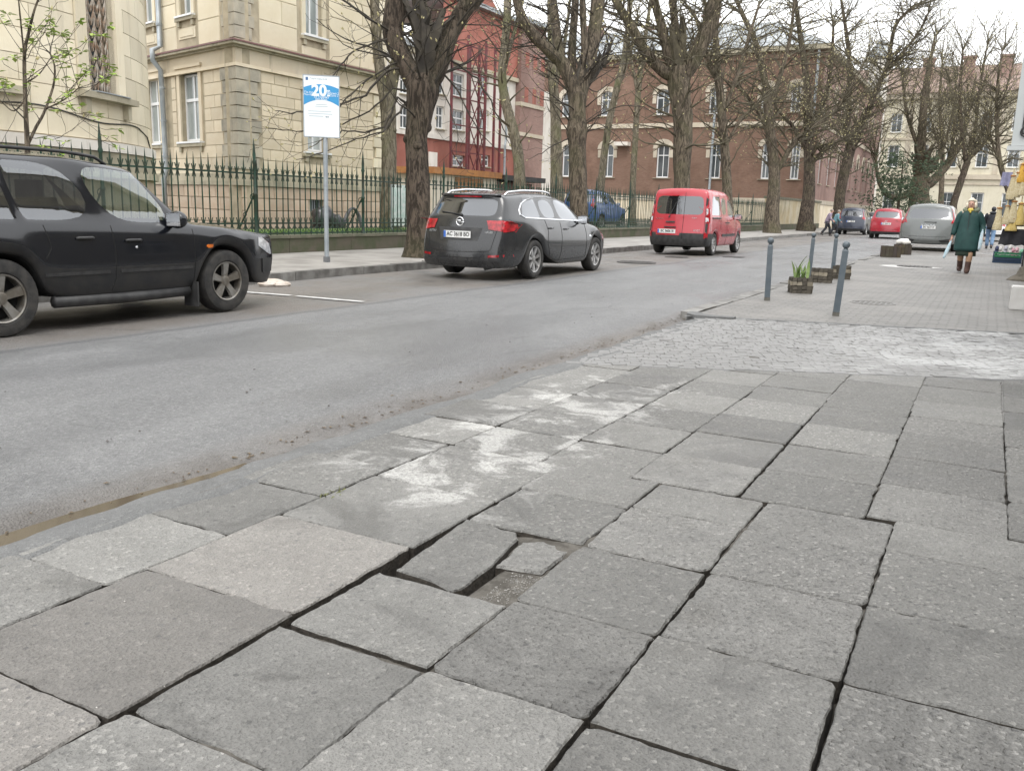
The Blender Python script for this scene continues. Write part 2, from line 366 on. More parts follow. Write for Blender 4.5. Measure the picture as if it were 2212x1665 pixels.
# ---- near pavement: soil bed, slabs, cement, setts, block paving
bed = sheet('pavement', -2.98, 4, -.5, 33.5, -.125, M['soil'])
# packed dirt in the joints, its level uneven, washed out along the big open joint
b = MB(); gx = frange(-2.9, 2.6, .03); gy = frange(.0, 8.3, .03); v = []
for y in gy:
    for x in gx:
        z_ = -.024+.026*noise.noise(Vector((x*2.1, y*2.1, 4)))+.008*noise.noise(Vector((x*9, y*9, 1)))
        z_ -= .09*sm(abs(x+1.72), .12, .04)*sm(y, 1.2, 1.6)*sm(y, 3.3, 2.95)+.05*sm(abs(x+.73), .08, .03)*sm(y, 3.3, 2.6)+.05*sm(abs(x+.21), .07, .03)*sm(y, 2.7, 2.2)
        z_ -= .06*sm(abs(x+.85), .07, .03)*sm(y, 4.2, 4.8)
        if -1.62 < x < -1.2 and 2.27 < y < 2.66: z_ = -.10+.078*sm(x, -1.46, -1.36)+.004*noise.noise(Vector((x*30, y*30, 2)))
        v.append((x, y, min(z_, -.004)))
n = len(gx); b.add(v, [(j*n+i, j*n+i+1, (j+1)*n+i+1, (j+1)*n+i) for j in range(len(gy)-1) for i in range(n-1)]); b.build('joint_dirt', M['jointdirt'], bed, smooth=True)
slab_n = 0
def slab(poly, z=0, tilt=(0, 0), m=None, th=.10, rough=.0022, name='paving_slab', parent=None, sub=.026, cham=.006):
    global slab_n
    slab_n += 1; pts = []
    n = len(poly); cx = sum(p[0] for p in poly)/n; cy = sum(p[1] for p in poly)/n
    rq = random.Random(slab_n*7+1); np_ = []
    for i in range(n):
        q0 = Vector(poly[i-1][:2]); q1 = Vector(poly[i][:2]); q2 = Vector(poly[(i+1) % n][:2])
        if n == 4 and rq.random() < .55:
            e = rq.uniform(.006, .03); np_ += [q1+(q0-q1).normalized()*e, q1+((q0-q1).normalized()+(q2-q1).normalized())*e*.35, q1+(q2-q1).normalized()*e*rq.uniform(.5, 1.6)]
        else: np_.append(q1)
    poly = np_; n = len(poly)
    for i in range(n):
        a = Vector(poly[i][:2]); c = Vector(poly[(i+1) % n][:2]); L = (c-a).length; k = max(1, int(L/sub)); t = (c-a)/max(L, 1e-6); nv = Vector((t.y, -t.x))
        for j in range(k):
            q = a+(c-a)*(j/k)
            w = rough*(noise.noise(Vector((q.x*22, q.y*22, slab_n)))*1.0+.8*noise.noise(Vector((q.x*60, q.y*60, slab_n))))
            w -= max(0, noise.noise(Vector((q.x*9+slab_n, q.y*9, slab_n*1.7)))-.3)*.020
            if j == 0: w -= rough*1.6*abs(noise.noise(Vector((q.x*9, q.y*9, 5))))
            pts.append(q+nv*w)
    k = len(pts)
    # orientation: make counter-clockwise
    ar = sum(pts[i].x*pts[(i+1) % k].y-pts[(i+1) % k].x*pts[i].y for i in range(k))
    if ar < 0: pts.reverse()
    def inset(d):
        out = []
        for i in range(k):
            t = (pts[(i+1) % k]-pts[i-1]); t = t.normalized() if t.length > 1e-9 else Vector((1, 0)); out.append(pts[i]+Vector((-t.y, t.x))*d*(.6+2.2*max(0, noise.noise(Vector((pts[i].x*14, pts[i].y*14, slab_n))))))
        return out
    zz = lambda q: z+tilt[0]*(q.x-cx)+tilt[1]*(q.y-cy)
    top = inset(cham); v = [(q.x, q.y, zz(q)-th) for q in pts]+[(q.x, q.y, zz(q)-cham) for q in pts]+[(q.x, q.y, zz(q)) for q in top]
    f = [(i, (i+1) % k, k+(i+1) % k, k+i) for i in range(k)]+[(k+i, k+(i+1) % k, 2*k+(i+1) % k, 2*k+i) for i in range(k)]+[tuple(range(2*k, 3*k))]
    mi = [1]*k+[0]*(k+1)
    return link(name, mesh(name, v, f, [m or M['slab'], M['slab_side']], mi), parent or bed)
def quad(x0, x1, y0, y1, g): return [(x0+g[0], y0+g[2]), (x1-g[1], y0+g[2]), (x1-g[1], y1-g[3]), (x0+g[0], y1-g[3])]
def band_near(x): return 7.36+.485*(x+.85)           # edge of the sett crossing
lowX = [-2.86, -2.38, -1.73, -1.213, -.733, -.213, .31, .82, 1.33, 1.85, 2.37, 2.6]
lowY = {0: [.15, .68, 1.2, 1.725, 2.255, 2.78, 3.28, 3.80], 1: [-.05, .6, 1.235, 1.885, 2.515, 3.145, 3.785], 2: [.25, .76, 1.29, 1.83, 2.29, 2.88, 3.35, 3.76],
        3: [.3, .8, 1.31, 1.83, 2.33, 2.865, 3.38, 3.76], 4: [.3, .8, 1.31, 1.825, 2.345, 2.878, 3.40, 3.785], 5: [.3, .82, 1.33, 1.835, 2.352, 2.90, 3.455, 3.83],
        6: [.3, .8, 1.31, 1.84, 2.36, 2.9, 3.45, 3.85], 7: [.3, .85, 1.4, 1.9, 2.4, 2.9, 3.4, 3.85], 8: [.3, .8, 1.3, 1.8, 2.3, 2.9, 3.4, 3.87], 9: [.3, .8, 1.3, 1.85, 2.3, 2.9, 3.4, 3.87], 10: [.3, .8, 1.3, 1.8, 2.3, 2.9, 3.4, 3.87]}
upX = [-2.86, -2.36, -1.84, -1.365, -.855, -.327, .205, .73, 1.25, 1.77, 2.3, 2.6]
upY = {0: [3.81, 4.265, 4.785, 5.335, 5.85, 6.4, 6.9], 1: [3.785, 4.265, 4.77, 5.32, 5.845, 6.38, 6.9], 2: [3.76, 4.28, 4.79, 5.31, 5.86, 6.35, 6.92, 7.4], 3: [3.76, 4.28, 4.82, 5.35, 5.915, 6.45, 6.98, 7.5],
       4: [3.785, 4.285, 4.85, 5.415, 5.965, 6.54, 7.08, 7.6], 5: [3.83, 4.36, 4.92, 5.495, 6.02, 6.585, 7.21, 7.76], 6: [3.85, 4.4, 4.95, 5.5, 6.0, 6.55, 7.1, 7.7, 8.2], 7: [3.85, 4.4, 4.9, 5.45, 6.0, 6.5, 7.1, 7.6, 8.2], 8: [3.87, 4.4, 4.9, 5.4, 6, 6.5, 7, 7.6, 8.2, 8.6], 9: [3.87, 4.4, 4.95, 5.4, 6, 6.5, 7, 7.6, 8.2, 8.9], 10: [3.87, 4.4, 4.9, 5.4, 6, 6.5, 7, 7.6, 8.2, 9]}
rs = random.Random(3)
for X, Ys, low in ((lowX, lowY, 1), (upX, upY, 0)):
    for c, yl in Ys.items():
        x0, x1 = X[c], X[c+1]
        for r_, (y0, y1) in enumerate(zip(yl, yl[1:])):
            if low and c == 2 and abs(y0-2.29) < .01: continue          # the broken slab, below
            g = [rs.choice((.001, .0015, .0025, .004)) for _ in range(4)]       # left right near far
            z = rs.gauss(0, .0025); tl = (rs.gauss(0, .003), rs.gauss(0, .003)); m = M['slab']; ro = .0032
            if low:
                if c == 1: m = M['slab_pink']; z += .001; g[3] = .003
                if c == 1 and y0 > 2.4: m = M['slab']
                if c == 2 and 1.8 < y0 < 2.3: g[0] = .018; g[2] = .011; z -= .003; tl = (.004, -.004); ro = .0045
                if c == 2 and 2.8 < y0 < 3.0: g[0] = .012; tl = (.01, .004)
                if c == 2 and y0 < 1.5: g[3] = .009; g[1] = .006; ro = .005; z -= .004
                if c == 3: g[0] = rs.choice((.002, .005)); g[1] = rs.choice((.003, .006)); g[2] = rs.choice((.003, .006)); ro = .004
                if c == 4: g[0] = rs.choice((.004, .007)) if y0 < 2.9 else .003; g[2] = rs.choice((.002, .004, .006)); ro = .004; z += .004 if y0 < 2.3 else 0
                if c == 5: g[0] = .006 if y0 < 2.3 else .002
                if c in (3, 4, 5) and rs.random() < .5: m = M['slab_rough']
                if c == 5 and y0 < 2: m = M['slab_rough']; ro = .004
            else:
                if c == 3: g[0] = .005
                if c == 3 and y0 < 3.8: g[2] = .01; m = M['slab_rough']; g[3] = .007
                if c == 4: g[0] = rs.choice((.004, .007, .010)); ro = .004
                if c == 3: g[1] = .003
                if c in (5, 6) and rs.random() < .6: m = M['slab_rough']
            poly = quad(x0, x1, y0, y1, g); rz_ = rs.gauss(0, .004); mx_, my_ = (x0+x1)/2, (y0+y1)/2
            poly = [(mx_+(px-mx_)-(py-my_)*rz_, my_+(py-my_)+(px-mx_)*rz_) for px, py in poly]; poly = [(px+rs.gauss(0, .0015), py+rs.gauss(0, .0015)) for px, py in poly]
            if not low and y1 > band_near(x0)-.02:
                if y0 > band_near(x1): continue
                lim = lambda x: band_near(x)-.01
                poly = [poly[0], poly[1], (poly[1][0], min(poly[2][1], lim(poly[1][0]))), (poly[0][0], min(poly[3][1], lim(poly[0][0])))]
                if poly[3][1] < poly[0][1]+.03:
                    xc = x0+(y0-band_near(x0))/.485+.03
                    if xc > x1-.05: continue
                    poly = [(xc, y0+.004), poly[1], poly[2]]
                if len(poly) == 4 and poly[2][1] < poly[1][1]+.03: continue
            slab(poly, z, tl, m, rough=ro)
# the cracked slab: two pieces, one corner broken out
pg = lambda L: [tuple(G(x, y)[:2]) for x, y in L]
o = slab(pg([(857, 1228), (1006, 1121), (1060, 1135), (1112, 1149), (1119, 1162), (1063, 1219), (1030, 1243), (996, 1268), (973, 1274), (942, 1255)]), -.002, (-.006, .004), rough=.004, sub=.025)
o['label'] = 'large cracked piece of the broken paving slab'
o = slab(pg([(1071, 1216), (1127, 1164), (1175, 1163), (1238, 1180), (1169, 1231), (1120, 1224)]), -.010, (.004, -.012), M['slab_rough'], rough=.006, sub=.02, th=.09, cham=.01)
o['label'] = 'small sunken piece of the broken paving slab'
# gravel in the hole and grit in the wide joints
def grit(name, pts_fn, n, s0, s1, m, z, seed, parent):
    rg = random.Random(seed); b = MB()
    for _ in range(n):
        x, y = pts_fn(rg); s = rg.uniform(s0, s1); zz = z+rg.uniform(0, .006)
        p = [Vector((rg.gauss(0, 1), rg.gauss(0, 1), rg.gauss(0, .7))) for _ in range(6)]
        p = [q.normalized()*s*rg.uniform(.7, 1.2) for q in p]
        Rm = Matrix.Rotation(rg.random()*6, 3, 'Z')
        oc = [Vector((1, 0, 0)), Vector((0, 1, 0)), Vector((-1, 0, 0)), Vector((0, -1, 0)), Vector((0, 0, .7)), Vector((0, 0, -.7))]
        oc = [Rm @ (q*s*rg.uniform(.6, 1.2))+Vector((x, y, zz)) for q in oc]
        b.add(oc, [(0, 1, 4), (1, 2, 4), (2, 3, 4), (3, 0, 4), (1, 0, 5), (2, 1, 5), (3, 2, 5), (0, 3, 5)])
    o = b.build(name, m, parent); o['kind'] = 'stuff'; return o
hole = pg([(985, 1275), (1060, 1222), (1170, 1234), (1096, 1290)])
def in_hole(rg):
    a, c, d, e = [Vector(p) for p in hole]; s, t = rg.random(), rg.random()
    s = .45+.55*s; q = a*(1-s)*(1-t)+c*(1-s)*t+d*s*t+e*s*(1-t); return q.x, q.y
b = MB(); k = len(hole); b.add([(p[0], p[1], -.12) for i, p in enumerate(hole)], [tuple(range(k))]); fixn(b.build('sand_fill', M['gravel'], bed))
grit('gravel', in_hole, 420, .0015, .005, M['gravel'], -.026, 5, bed)
def in_joint(rg):
    k = rg.random()
    if k < .35: return -1.73+rg.gauss(.02, .012), rg.uniform(1.2, 2.9)
    if k < .6: return -1.72+.5*rg.random(), 1.83+rg.gauss(.003, .008)
    if k < .85: return -.733+rg.gauss(0, .006), rg.uniform(1.2, 3.4)
    if k < .93: return -1.213+rg.gauss(0, .006), rg.uniform(1.2, 3.4)
    return -.213+rg.gauss(0, .004), rg.uniform(1.2, 3)
grit('grit', in_joint, 1500, .0015, .005, mat('dark_grit', (.07, .06, .05), .9, (.22, .2, .18), 40), -.085, 9, bed)
def anywhere(rg): return rg.uniform(-2.8, 1), rg.uniform(1, 8)
grit('grit', anywhere, 140, .0015, .004, mat('pale_grit', (.55, .53, .5), .8, (.1, .09, .08), 12), .0015, 19, bed)
# weeds in a joint
b = MB(); rg = random.Random(4)
for cx, cy in ((-2.37, 2.8), (-2.36, 2.86)):
    for _ in range(9):
        a = rg.random()*6.28; L = rg.uniform(.012, .035); w = .0018; p = Vector((cx+rg.gauss(0, .02), cy+rg.gauss(0, .02), -.004))
        d = Vector((math.cos(a), math.sin(a), 0)); s = Vector((-d.y, d.x, 0))*w
        b.add([p-s, p+s, p+d*L*.6+Vector((0, 0, L*.6))+s, p+d*L+Vector((0, 0, L*.5))], [(0, 1, 2), (0, 2, 3)])
o = b.build('weed_tuft', mat('dry_weed', (.16, .17, .07), .8), bed); o['kind'] = 'stuff'
# smeared cement apron beside the gutter
ys = frange(-.4, 10.2, .06); b = MB(); v = []
for y in ys:
    e = -3.08+.06*noise.noise(Vector((y*1.1, 0, 1)))+.04*noise.noise(Vector((y*3.1, 0, 2)))+.02*noise.noise(Vector((y*9, 0, 2)))
    inner = -2.79+.07*noise.noise(Vector((y*1.7, 4, 2)))+.03*noise.noise(Vector((y*6, 4, 2)))
    v += [(inner+.03, y, -.012), (inner, y, .003), (-2.93+.02*noise.noise(Vector((y*2, 9, 0))), y, -.006), (e+.03, y, -.034+.006*noise.noise(Vector((y*2, 1, 9)))), (e, y, -.06), (e-.02, y, -.12)]
b.add(v, [(j*6+i, j*6+i+1, (j+1)*6+i+1, (j+1)*6+i) for j in range(len(ys)-1) for i in range(5)])
fixn(b.build('cement_edging', M['cement'], bed, smooth=True))
# setts of the crossing, rows parallel to its near edge
th = math.atan(.485); U2 = Vector((math.cos(th), math.sin(th))); V2 = Vector((-U2.y, U2.x)); O2 = Vector((-.85, 7.36+.03))
def band_far(x): return 11.0+.3*(x+.78)-.05
def sett_mesh(i):
    rg = random.Random(100+i); b = MB(); j = lambda s: rg.uniform(-s, s)
    o_ = [(-.5+j(.03), -.5+j(.05)), (.5+j(.03), -.5+j(.05)), (.5+j(.03), .5+j(.05)), (-.5+j(.03), .5+j(.05))]
    v = [(x, y, -.05) for x, y in o_]+[(x, y, -.005) for x, y in o_]+[(x*.95, y*.9, j(.0012)) for x, y in o_]
    b.add(v, [(i, (i+1) % 4, 4+(i+1) % 4, 4+i) for i in range(4)]+[(4+i, 4+(i+1) % 4, 8+(i+1) % 4, 8+i) for i in range(4)]+[(8, 9, 10, 11)])
    return mesh('sett', b.v, b.f, M['sett'])
SM = [sett_mesh(i) for i in range(8)]
setts = []; rg = random.Random(12); vrow = .046
while vrow < 4.6:
    u = -3.0+rg.uniform(0, .15)
    while u < 4.2:
        w = rg.uniform(.085, .135); c = O2+U2*(u+w/2)+V2*vrow
        if -2.9 < c.x < 2.58 and c.y < band_far(c.x)-.05 and c.y > band_near(c.x): setts.append((c, w))
        u += w+.004
    vrow += .088
setts.sort(key=lambda s: (s[0].x*.0)**2+s[0].y+abs(s[0].x+.7)*.35)
near_s, far_s = setts[:300], setts[300:]
for c, w in near_s:
    me = SM[rg.randrange(8)]
    link('sett', me, bed, (c.x, c.y, rg.gauss(.001, .002)), (rg.gauss(0, .008), rg.gauss(0, .008), th+rg.gauss(0, .015)), (w, .084, 1))
b = MB(); Rz = Matrix.Rotation(th, 3, 'Z')
for c, w in far_s:
    me = SM[rg.randrange(8)]; b.add([Rz @ Vector((q.co.x*w, q.co.y*.084, q.co.z))+Vector((c.x, c.y, rg.gauss(.002, .003))) for q in me.vertices], [tuple(p.vertices) for p in me.polygons])
o = b.build('sett', M['sett'], bed); o['kind'] = 'stuff'
sheet('sett_joint_bed', -2.9, 2.6, 6.2, 11.9, -.007, mat('sett_joint_sand', (.17, .167, .16), .9, (.23, .226, .215), 20), bed)
# block paving further on
xs_ = [-3.12, -2.4, -1.6, -.8, 0, .8, 1.6, 2.4, 3.9]; b = MB()
v = []
rowsY = [0, .2]+[.2+i*1.2 for i in range(1, 20)]
for k_, dy in enumerate(rowsY):
    for x in xs_: v.append((x, min(33.4, band_far(x)+dy*1.0 if k_ < 2 else band_far(x)+dy), .001+.006*noise.noise(Vector((x*.6, dy*.4, 2)))))
n = len(xs_); b.add(v, [(j*n+i, j*n+i+1, (j+1)*n+i+1, (j+1)*n+i) for j in range(len(rowsY)-1) for i in range(n-1)])
bp = b.build('block_paving', M['paver'], bed, smooth=True)
b = MB()
for x0, x1 in zip(xs_, xs_[1:]):
    b.add([(x0, band_far(x0)-.06, .004), (x1, band_far(x1)-.06, .004), (x1, band_far(x1)+.05, .004), (x0, band_far(x0)+.05, .004)], [(0, 1, 2, 3)])
    if x0 > -2.9: b.add([(x0, band_near(x0)-.035, -.004), (x1, band_near(x1)-.035, -.004), (x1, band_near(x1)+.035, -.004), (x0, band_near(x0)+.035, -.004)], [(0, 1, 2, 3)])
b.build('concrete_strip', M['cement'], bed)
def kerb_run(name, x0, x1, y0, y1, z, seed, L0=.8, L1=1.1):
    k = bpy.data.objects.new(name, None); col.objects.link(k); k['kind'] = 'structure'; rg = random.Random(seed); y = y0
    while y < y1:
        L = rg.uniform(L0, L1); b = MB(); j = lambda s: rg.uniform(-s, s); dx = j(.012); dz = j(.012)
        w = x1-x0; A = [(x0+dx, -.15), (x0+dx+.004, z-.03+dz), (x0+dx+.03, z+dz), (x1+dx, z+dz+.004), (x1+dx, -.15)]
        v = [(px, y+.006, pz) for px, pz in A]+[(px+j(.006), y+L*.5, pz+j(.006)) for px, pz in A]+[(px, y+L-.006, pz) for px, pz in A]
        n = 5; f = [(jj*n+i, jj*n+i+1, (jj+1)*n+i+1, (jj+1)*n+i) for jj in range(2) for i in range(4)]+[(0, 1, 2, 3, 4), (14, 13, 12, 11, 10)]
        b.add(v, f); fixn(b.build('kerb_stone', M['kerb'], k)); y += L
    return k
kerb_run('near_kerb', -3.12, -3.27, 10.5, 33, .012, 5)
# rounded kerb end beside the crossing
b = MB(); cpt = G(1590, 683); rim = [(-3.16, 10.55), (-3.13, 10.32), (-3.0, 10.2), (-2.8, 10.2), (-2.55, 10.28), (-2.55, 10.38), (-2.8, 10.36), (-2.95, 10.4), (-3.02, 10.55)]
b.prism(rim, -.08, .028); o = fixn(b.build('kerb_end', M['cement'], bed))
fk = kerb_run('far_kerb', -9.94, -9.74, 1.0, 84, .10, 6)
lp = sheet('far_pavement', -13.5, -9.9, -8, 84, .095, M['pave_left'])
# soil pits round the street trees are stains with their own outline
def on_road(rg): return rg.uniform(-6.6, -3.4), rg.uniform(2.5, 18)
o = grit('road_grit', on_road, 150, .004, .011, mat('road_crumbs', (.05, .047, .043), .9, (.2, .19, .18), 9), -.012, 31, road)
b = MB(); rg = random.Random(33)                                   # leaf litter washed along the gutter
for _ in range(230):
    y = 1+rg.random()*11; x = -3.17-abs(rg.gauss(0, .06))*(1+.6*noise.noise(Vector((y*.8, 1, 1)))); a = rg.random()*6.28; L = rg.uniform(.006, .02); d = Vector((math.cos(a), math.sin(a), 0))*L; e = Vector((-d.y, d.x, 0))*.45; p = Vector((x, y, road_z(x, y)+.004))
    b.add([p-d, p-e*.9+Vector((0, 0, .003)), p+d, p+e+Vector((0, 0, .004))], [(0, 1, 2, 3)])
o = b.build('leaf_litter', mat('brown_litter', (.09, .06, .035), .8, (.16, .12, .07), 14), road); o['kind'] = 'stuff'
# ---- manholes and gully covers
def disc(b, c, rx, ry, z, n=28, wob=.0):
    v = [(c[0]+rx*math.cos(2*math.pi*i/n)*(1+wob*noise.noise(Vector((i*.5, c[1], 0)))), c[1]+ry*math.sin(2*math.pi*i/n)*(1+wob*noise.noise(Vector((i*.5, c[1], 7)))), z) for i in range(n)]
    b.add(v, [tuple(range(n))])
def manhole(name, label, c, r, z, cat='manhole cover', im=None):
    im = im or M['iron']
    t = thing(name, label, cat, (c[0], c[1], z))
    b = MB(); b.lathe([(r*1.16, 0), (r*1.16, .008), (r*1.03, .01), (r*1.03, .002)], 32); b.build('frame_ring', im, t)
    b = MB(); b.lathe([(r, 0), (r, .006), (0, .006)], 32)
    for i in range(-3, 4):
        for j in range(-3, 4):
            if math.hypot(i, j) < 3.3: b.box((i*r*.26, j*r*.26, .009), (r*.14, r*.14, .007))
    b.build('lid', im, t)
c1 = G(1375, 567); manhole('manhole_cover', 'round iron manhole cover in the road between the dark estate car and the red van', c1, .40, road_z(c1.x, c1.y)+.012)
c2 = G(1975, 577); manhole('manhole_cover', 'dark round manhole cover on the pavement in front of the walking woman', c2, .36, .012)
c3 = G(1885, 655); manhole('manhole_cover', 'small worn manhole cover beside the nearest bollard', c3, .27, .0, im=mat('worn_iron_lid', (.14, .136, .128), .6, (.19, .185, .175), 7))
b = MB(); cc = G(1965, 577); disc(b, (cc.x, cc.y), .66, .62, .006, 28, .25); b.build('cement_collar', mat('pale_cement', (.42, .41, .4), .7, (.5, .49, .47), 5), bed)
cg = G(1530, 571.5)
def gully(label, c):
    t = thing('road_gully', label, 'drain grate', (c[0], c[1], road_z(c[0], c[1])+.006)); b = MB()
    b.box((0, .24, .006), (.5, .03, .012)); b.box((0, -.24, .006), (.5, .03, .012)); b.box((.24, 0, .006), (.03, .45, .012)); b.box((-.24, 0, .006), (.03, .45, .012)); b.build('frame', M['iron'], t)
    for i in range(7): MB().box((-.19+i*.063, 0, .005), (.028, .45, .01)).build('grate_bar', M['iron'], t)
gully('iron drain grate in the road behind the right rear wheel of the red van', G(1585, 556)); 
gully('small iron drain grate in the road behind the left rear wheel of the red van', G(1462, 556))
# stones and rubble by the far kerb in front of the black car
rg = random.Random(8)
for i, (x, y, s, lb) in enumerate(((588, 611, .16, 'larger pale broken stone lying in the road at the far kerb by the black car'), (608, 612, .11, 'smaller pale broken stone lying at the far kerb by the black car'))):
    c = G(x, y+3); b = MB(); n = 9
    b.sphere((0, 0, s*.25), (s*1.0, s*1.3, s*.45), 9, 6)
    for k_, p in enumerate(b.v): p *= 1+.28*noise.noise(p*9+Vector((i*5, 0, 0)))
    o = b.build('broken_stone', mat('pale_stone%d' % i, (.42, .36, .30), .8, (.5, .45, .4), 8, .4, 30)); o.location = (c.x, c.y, road_z(c.x, c.y)); tag(o, lb, 'stone', 'stones at the far kerb')
# ------------------------------------------------------------------ cars
def paint(name, c, rough=.22, coat=.6, drops=True, dirt=(.12, .11, .1), spec=.5):
    q = NT(name); sx = q.n('ShaderNodeSeparateXYZ'); q.l(q.co(), sx.inputs[0])
    d = q.math('MULTIPLY', q.mrange(q.noise(5, 5, .65), .35, .7), q.mrange(sx.outputs[2], .2, .75, .5, .06))   # road spray low on the doors
    cc = q.mix(d, c, dirt); q.set(cc, q.mix(d, (rough,)*3, (.6,)*3), coat=coat, spec=spec); q.p.inputs['Coat Roughness'].default_value = .05
    if drops: q.bump(q.mrange(q.vor(170), .12, .35, 1, 0), .05, .003)
    return q.m
def glassm(name, tint, alpha, rough=.03):
    q = NT(name); t = q.t; t.nodes.remove(q.p)
    g = q.n('ShaderNodeBsdfGlossy'); g.inputs['Roughness'].default_value = rough; g.inputs['Color'].default_value = (.95, .97, 1, 1)
    tr = q.n('ShaderNodeBsdfTransparent'); tr.inputs['Color'].default_value = (*tint, 1)
    df = q.n('ShaderNodeBsdfDiffuse'); df.inputs['Color'].default_value = (.012, .013, .015, 1)
    m1 = q.n('ShaderNodeMixShader'); m1.inputs[0].default_value = alpha; q.l(tr.outputs[0], m1.inputs[1]); q.l(df.outputs[0], m1.inputs[2])
    lw = q.n('ShaderNodeLayerWeight'); lw.inputs['Blend'].default_value = .5
    m2 = q.n('ShaderNodeMixShader'); q.l(q.math('MULTIPLY_ADD', q.math('POWER', lw.outputs['Facing'], 3.0), .82, .15), m2.inputs[0]); q.l(m1.outputs[0], m2.inputs[1]); q.l(g.outputs[0], m2.inputs[2])
    q.l(m2.outputs[0], q.out.inputs['Surface']); return q.m
M['glass_clear'] = glassm('car_glass', (.78, .88, .82), .05)
M['glass_tint'] = glassm('tinted_car_glass', (.35, .38, .42), .5)
M['glass_dark'] = glassm('dark_car_glass', (.3, .32, .34), .85)
M['rubber'] = mat('tyre_rubber', (.018, .018, .018), .75, (.045, .042, .038), 9, .3, 60)
M['alloy'] = mat('alloy_wheel', (.34, .33, .31), .42, (.2, .18, .15), 7, metal=.75)
M['alloy_clean'] = mat('silver_alloy_wheel', (.5, .5, .5), .35, (.34, .33, .32), 7, metal=.75)
M['plastic'] = mat('black_plastic', (.02, .02, .021), .55, (.04, .04, .04), 8)
M['under'] = mat('underbody', (.008, .008, .008), .9)
M['chrome'] = mat('chrome', (.75, .76, .78), .18, metal=1)
M['red_lens'] = mat('red_lamp_lens', (.42, .012, .02), .12, (.2, .006, .01), 16, coat=.6)
M['clear_lens'] = mat('clear_lamp_lens', (.62, .63, .65), .12, (.35, .36, .38), 18, coat=.6)
M['orange_lens'] = mat('orange_lamp_lens', (.65, .16, .02), .2)
M['plate'] = mat('plate_white', (.7, .71, .7), .4, (.6, .6, .58), 9)
M['plate_blue'] = mat('plate_blue', (.03, .12, .45), .4)
M['black'] = mat('black_print', (.01, .01, .01), .6)
M['seat'] = mat('seat_fabric', (.05, .05, .052), .9)
M['seam'] = mat('panel_gap', (.004, .004, .004), .9)
FR = [1, .86, .62, .3, 0]
def wheel(parent, c, r, w, side, nsp, rim_m, spw=.5, rr=.64):
    """side -1 = right-hand wheel; axis along local y"""
    Mx = Matrix.Rotation(R(90) if side < 0 else R(-90), 3, 'X')      # local +z -> outward
    b = MB(); b.lathe([(r*.16, -w*.4), (r*.6, -w*.4), (r*.6, -.0), (r*.2, .0), (r*.2, .01), (0, .01)], 20, (0, 0, 0), Mx)
    hub = b.build('wheel', M['under'], parent); hub.location = c
    h = w/2; b = MB()
    b.lathe([(r*rr, -h*.9), (r*.82, -h), (r*.95, -h*.92), (r, -h*.66), (r, h*.66), (r*.95, h*.92), (r*.86, h), (r*rr*1.06, h*.93), (r*rr, h*.8)], 36, (0, 0, 0), Mx, cap=False)
    b.build('tyre', M['rubber'], hub, smooth=True, sharp=40)
    R0 = r*rr; b = MB()
    b.lathe([(R0*.9, -h*.6), (R0*.97, h*.3), (R0*1.0, h*.86), (R0*.985, h*.92), (R0*.93, h*.86), (R0*.9, h*.3), (R0*.88, -h*.5)], 36, (0, 0, 0), Mx, cap=False)
    for i in range(nsp):
        a = 2*math.pi*i/nsp+.3; d = Vector((math.cos(a), math.sin(a), 0)); t = Vector((-d.y, d.x, 0)); z = Vector((0, 0, 1))
        w0 = R0*.34*spw; w1 = R0*.52*spw
        P = []
        for rad, ww, zz in ((R0*.16, w0, h*.62), (R0*.55, (w0+w1)*.45, h*.74), (R0*.95, w1, h*.80)):
            P += [d*rad-t*ww/2+z*(zz-.03), d*rad-t*ww/2*.8+z*zz, d*rad+t*ww/2*.8+z*zz, d*rad+t*ww/2+z*(zz-.03)]
        b.add([Mx @ p for p in P], [(k*4+i_, k*4+i_+1, (k+1)*4+i_+1, (k+1)*4+i_) for k in range(2) for i_ in range(3)])
    b.lathe([(R0*.26, h*.4), (R0*.26, h*.66), (R0*.2, h*.7), (R0*.1, h*.72), (0, h*.72)], 20, (0, 0, 0), Mx)
    o = fixn(b.build('rim', rim_m, hub, smooth=True, sharp=35))
    return hub
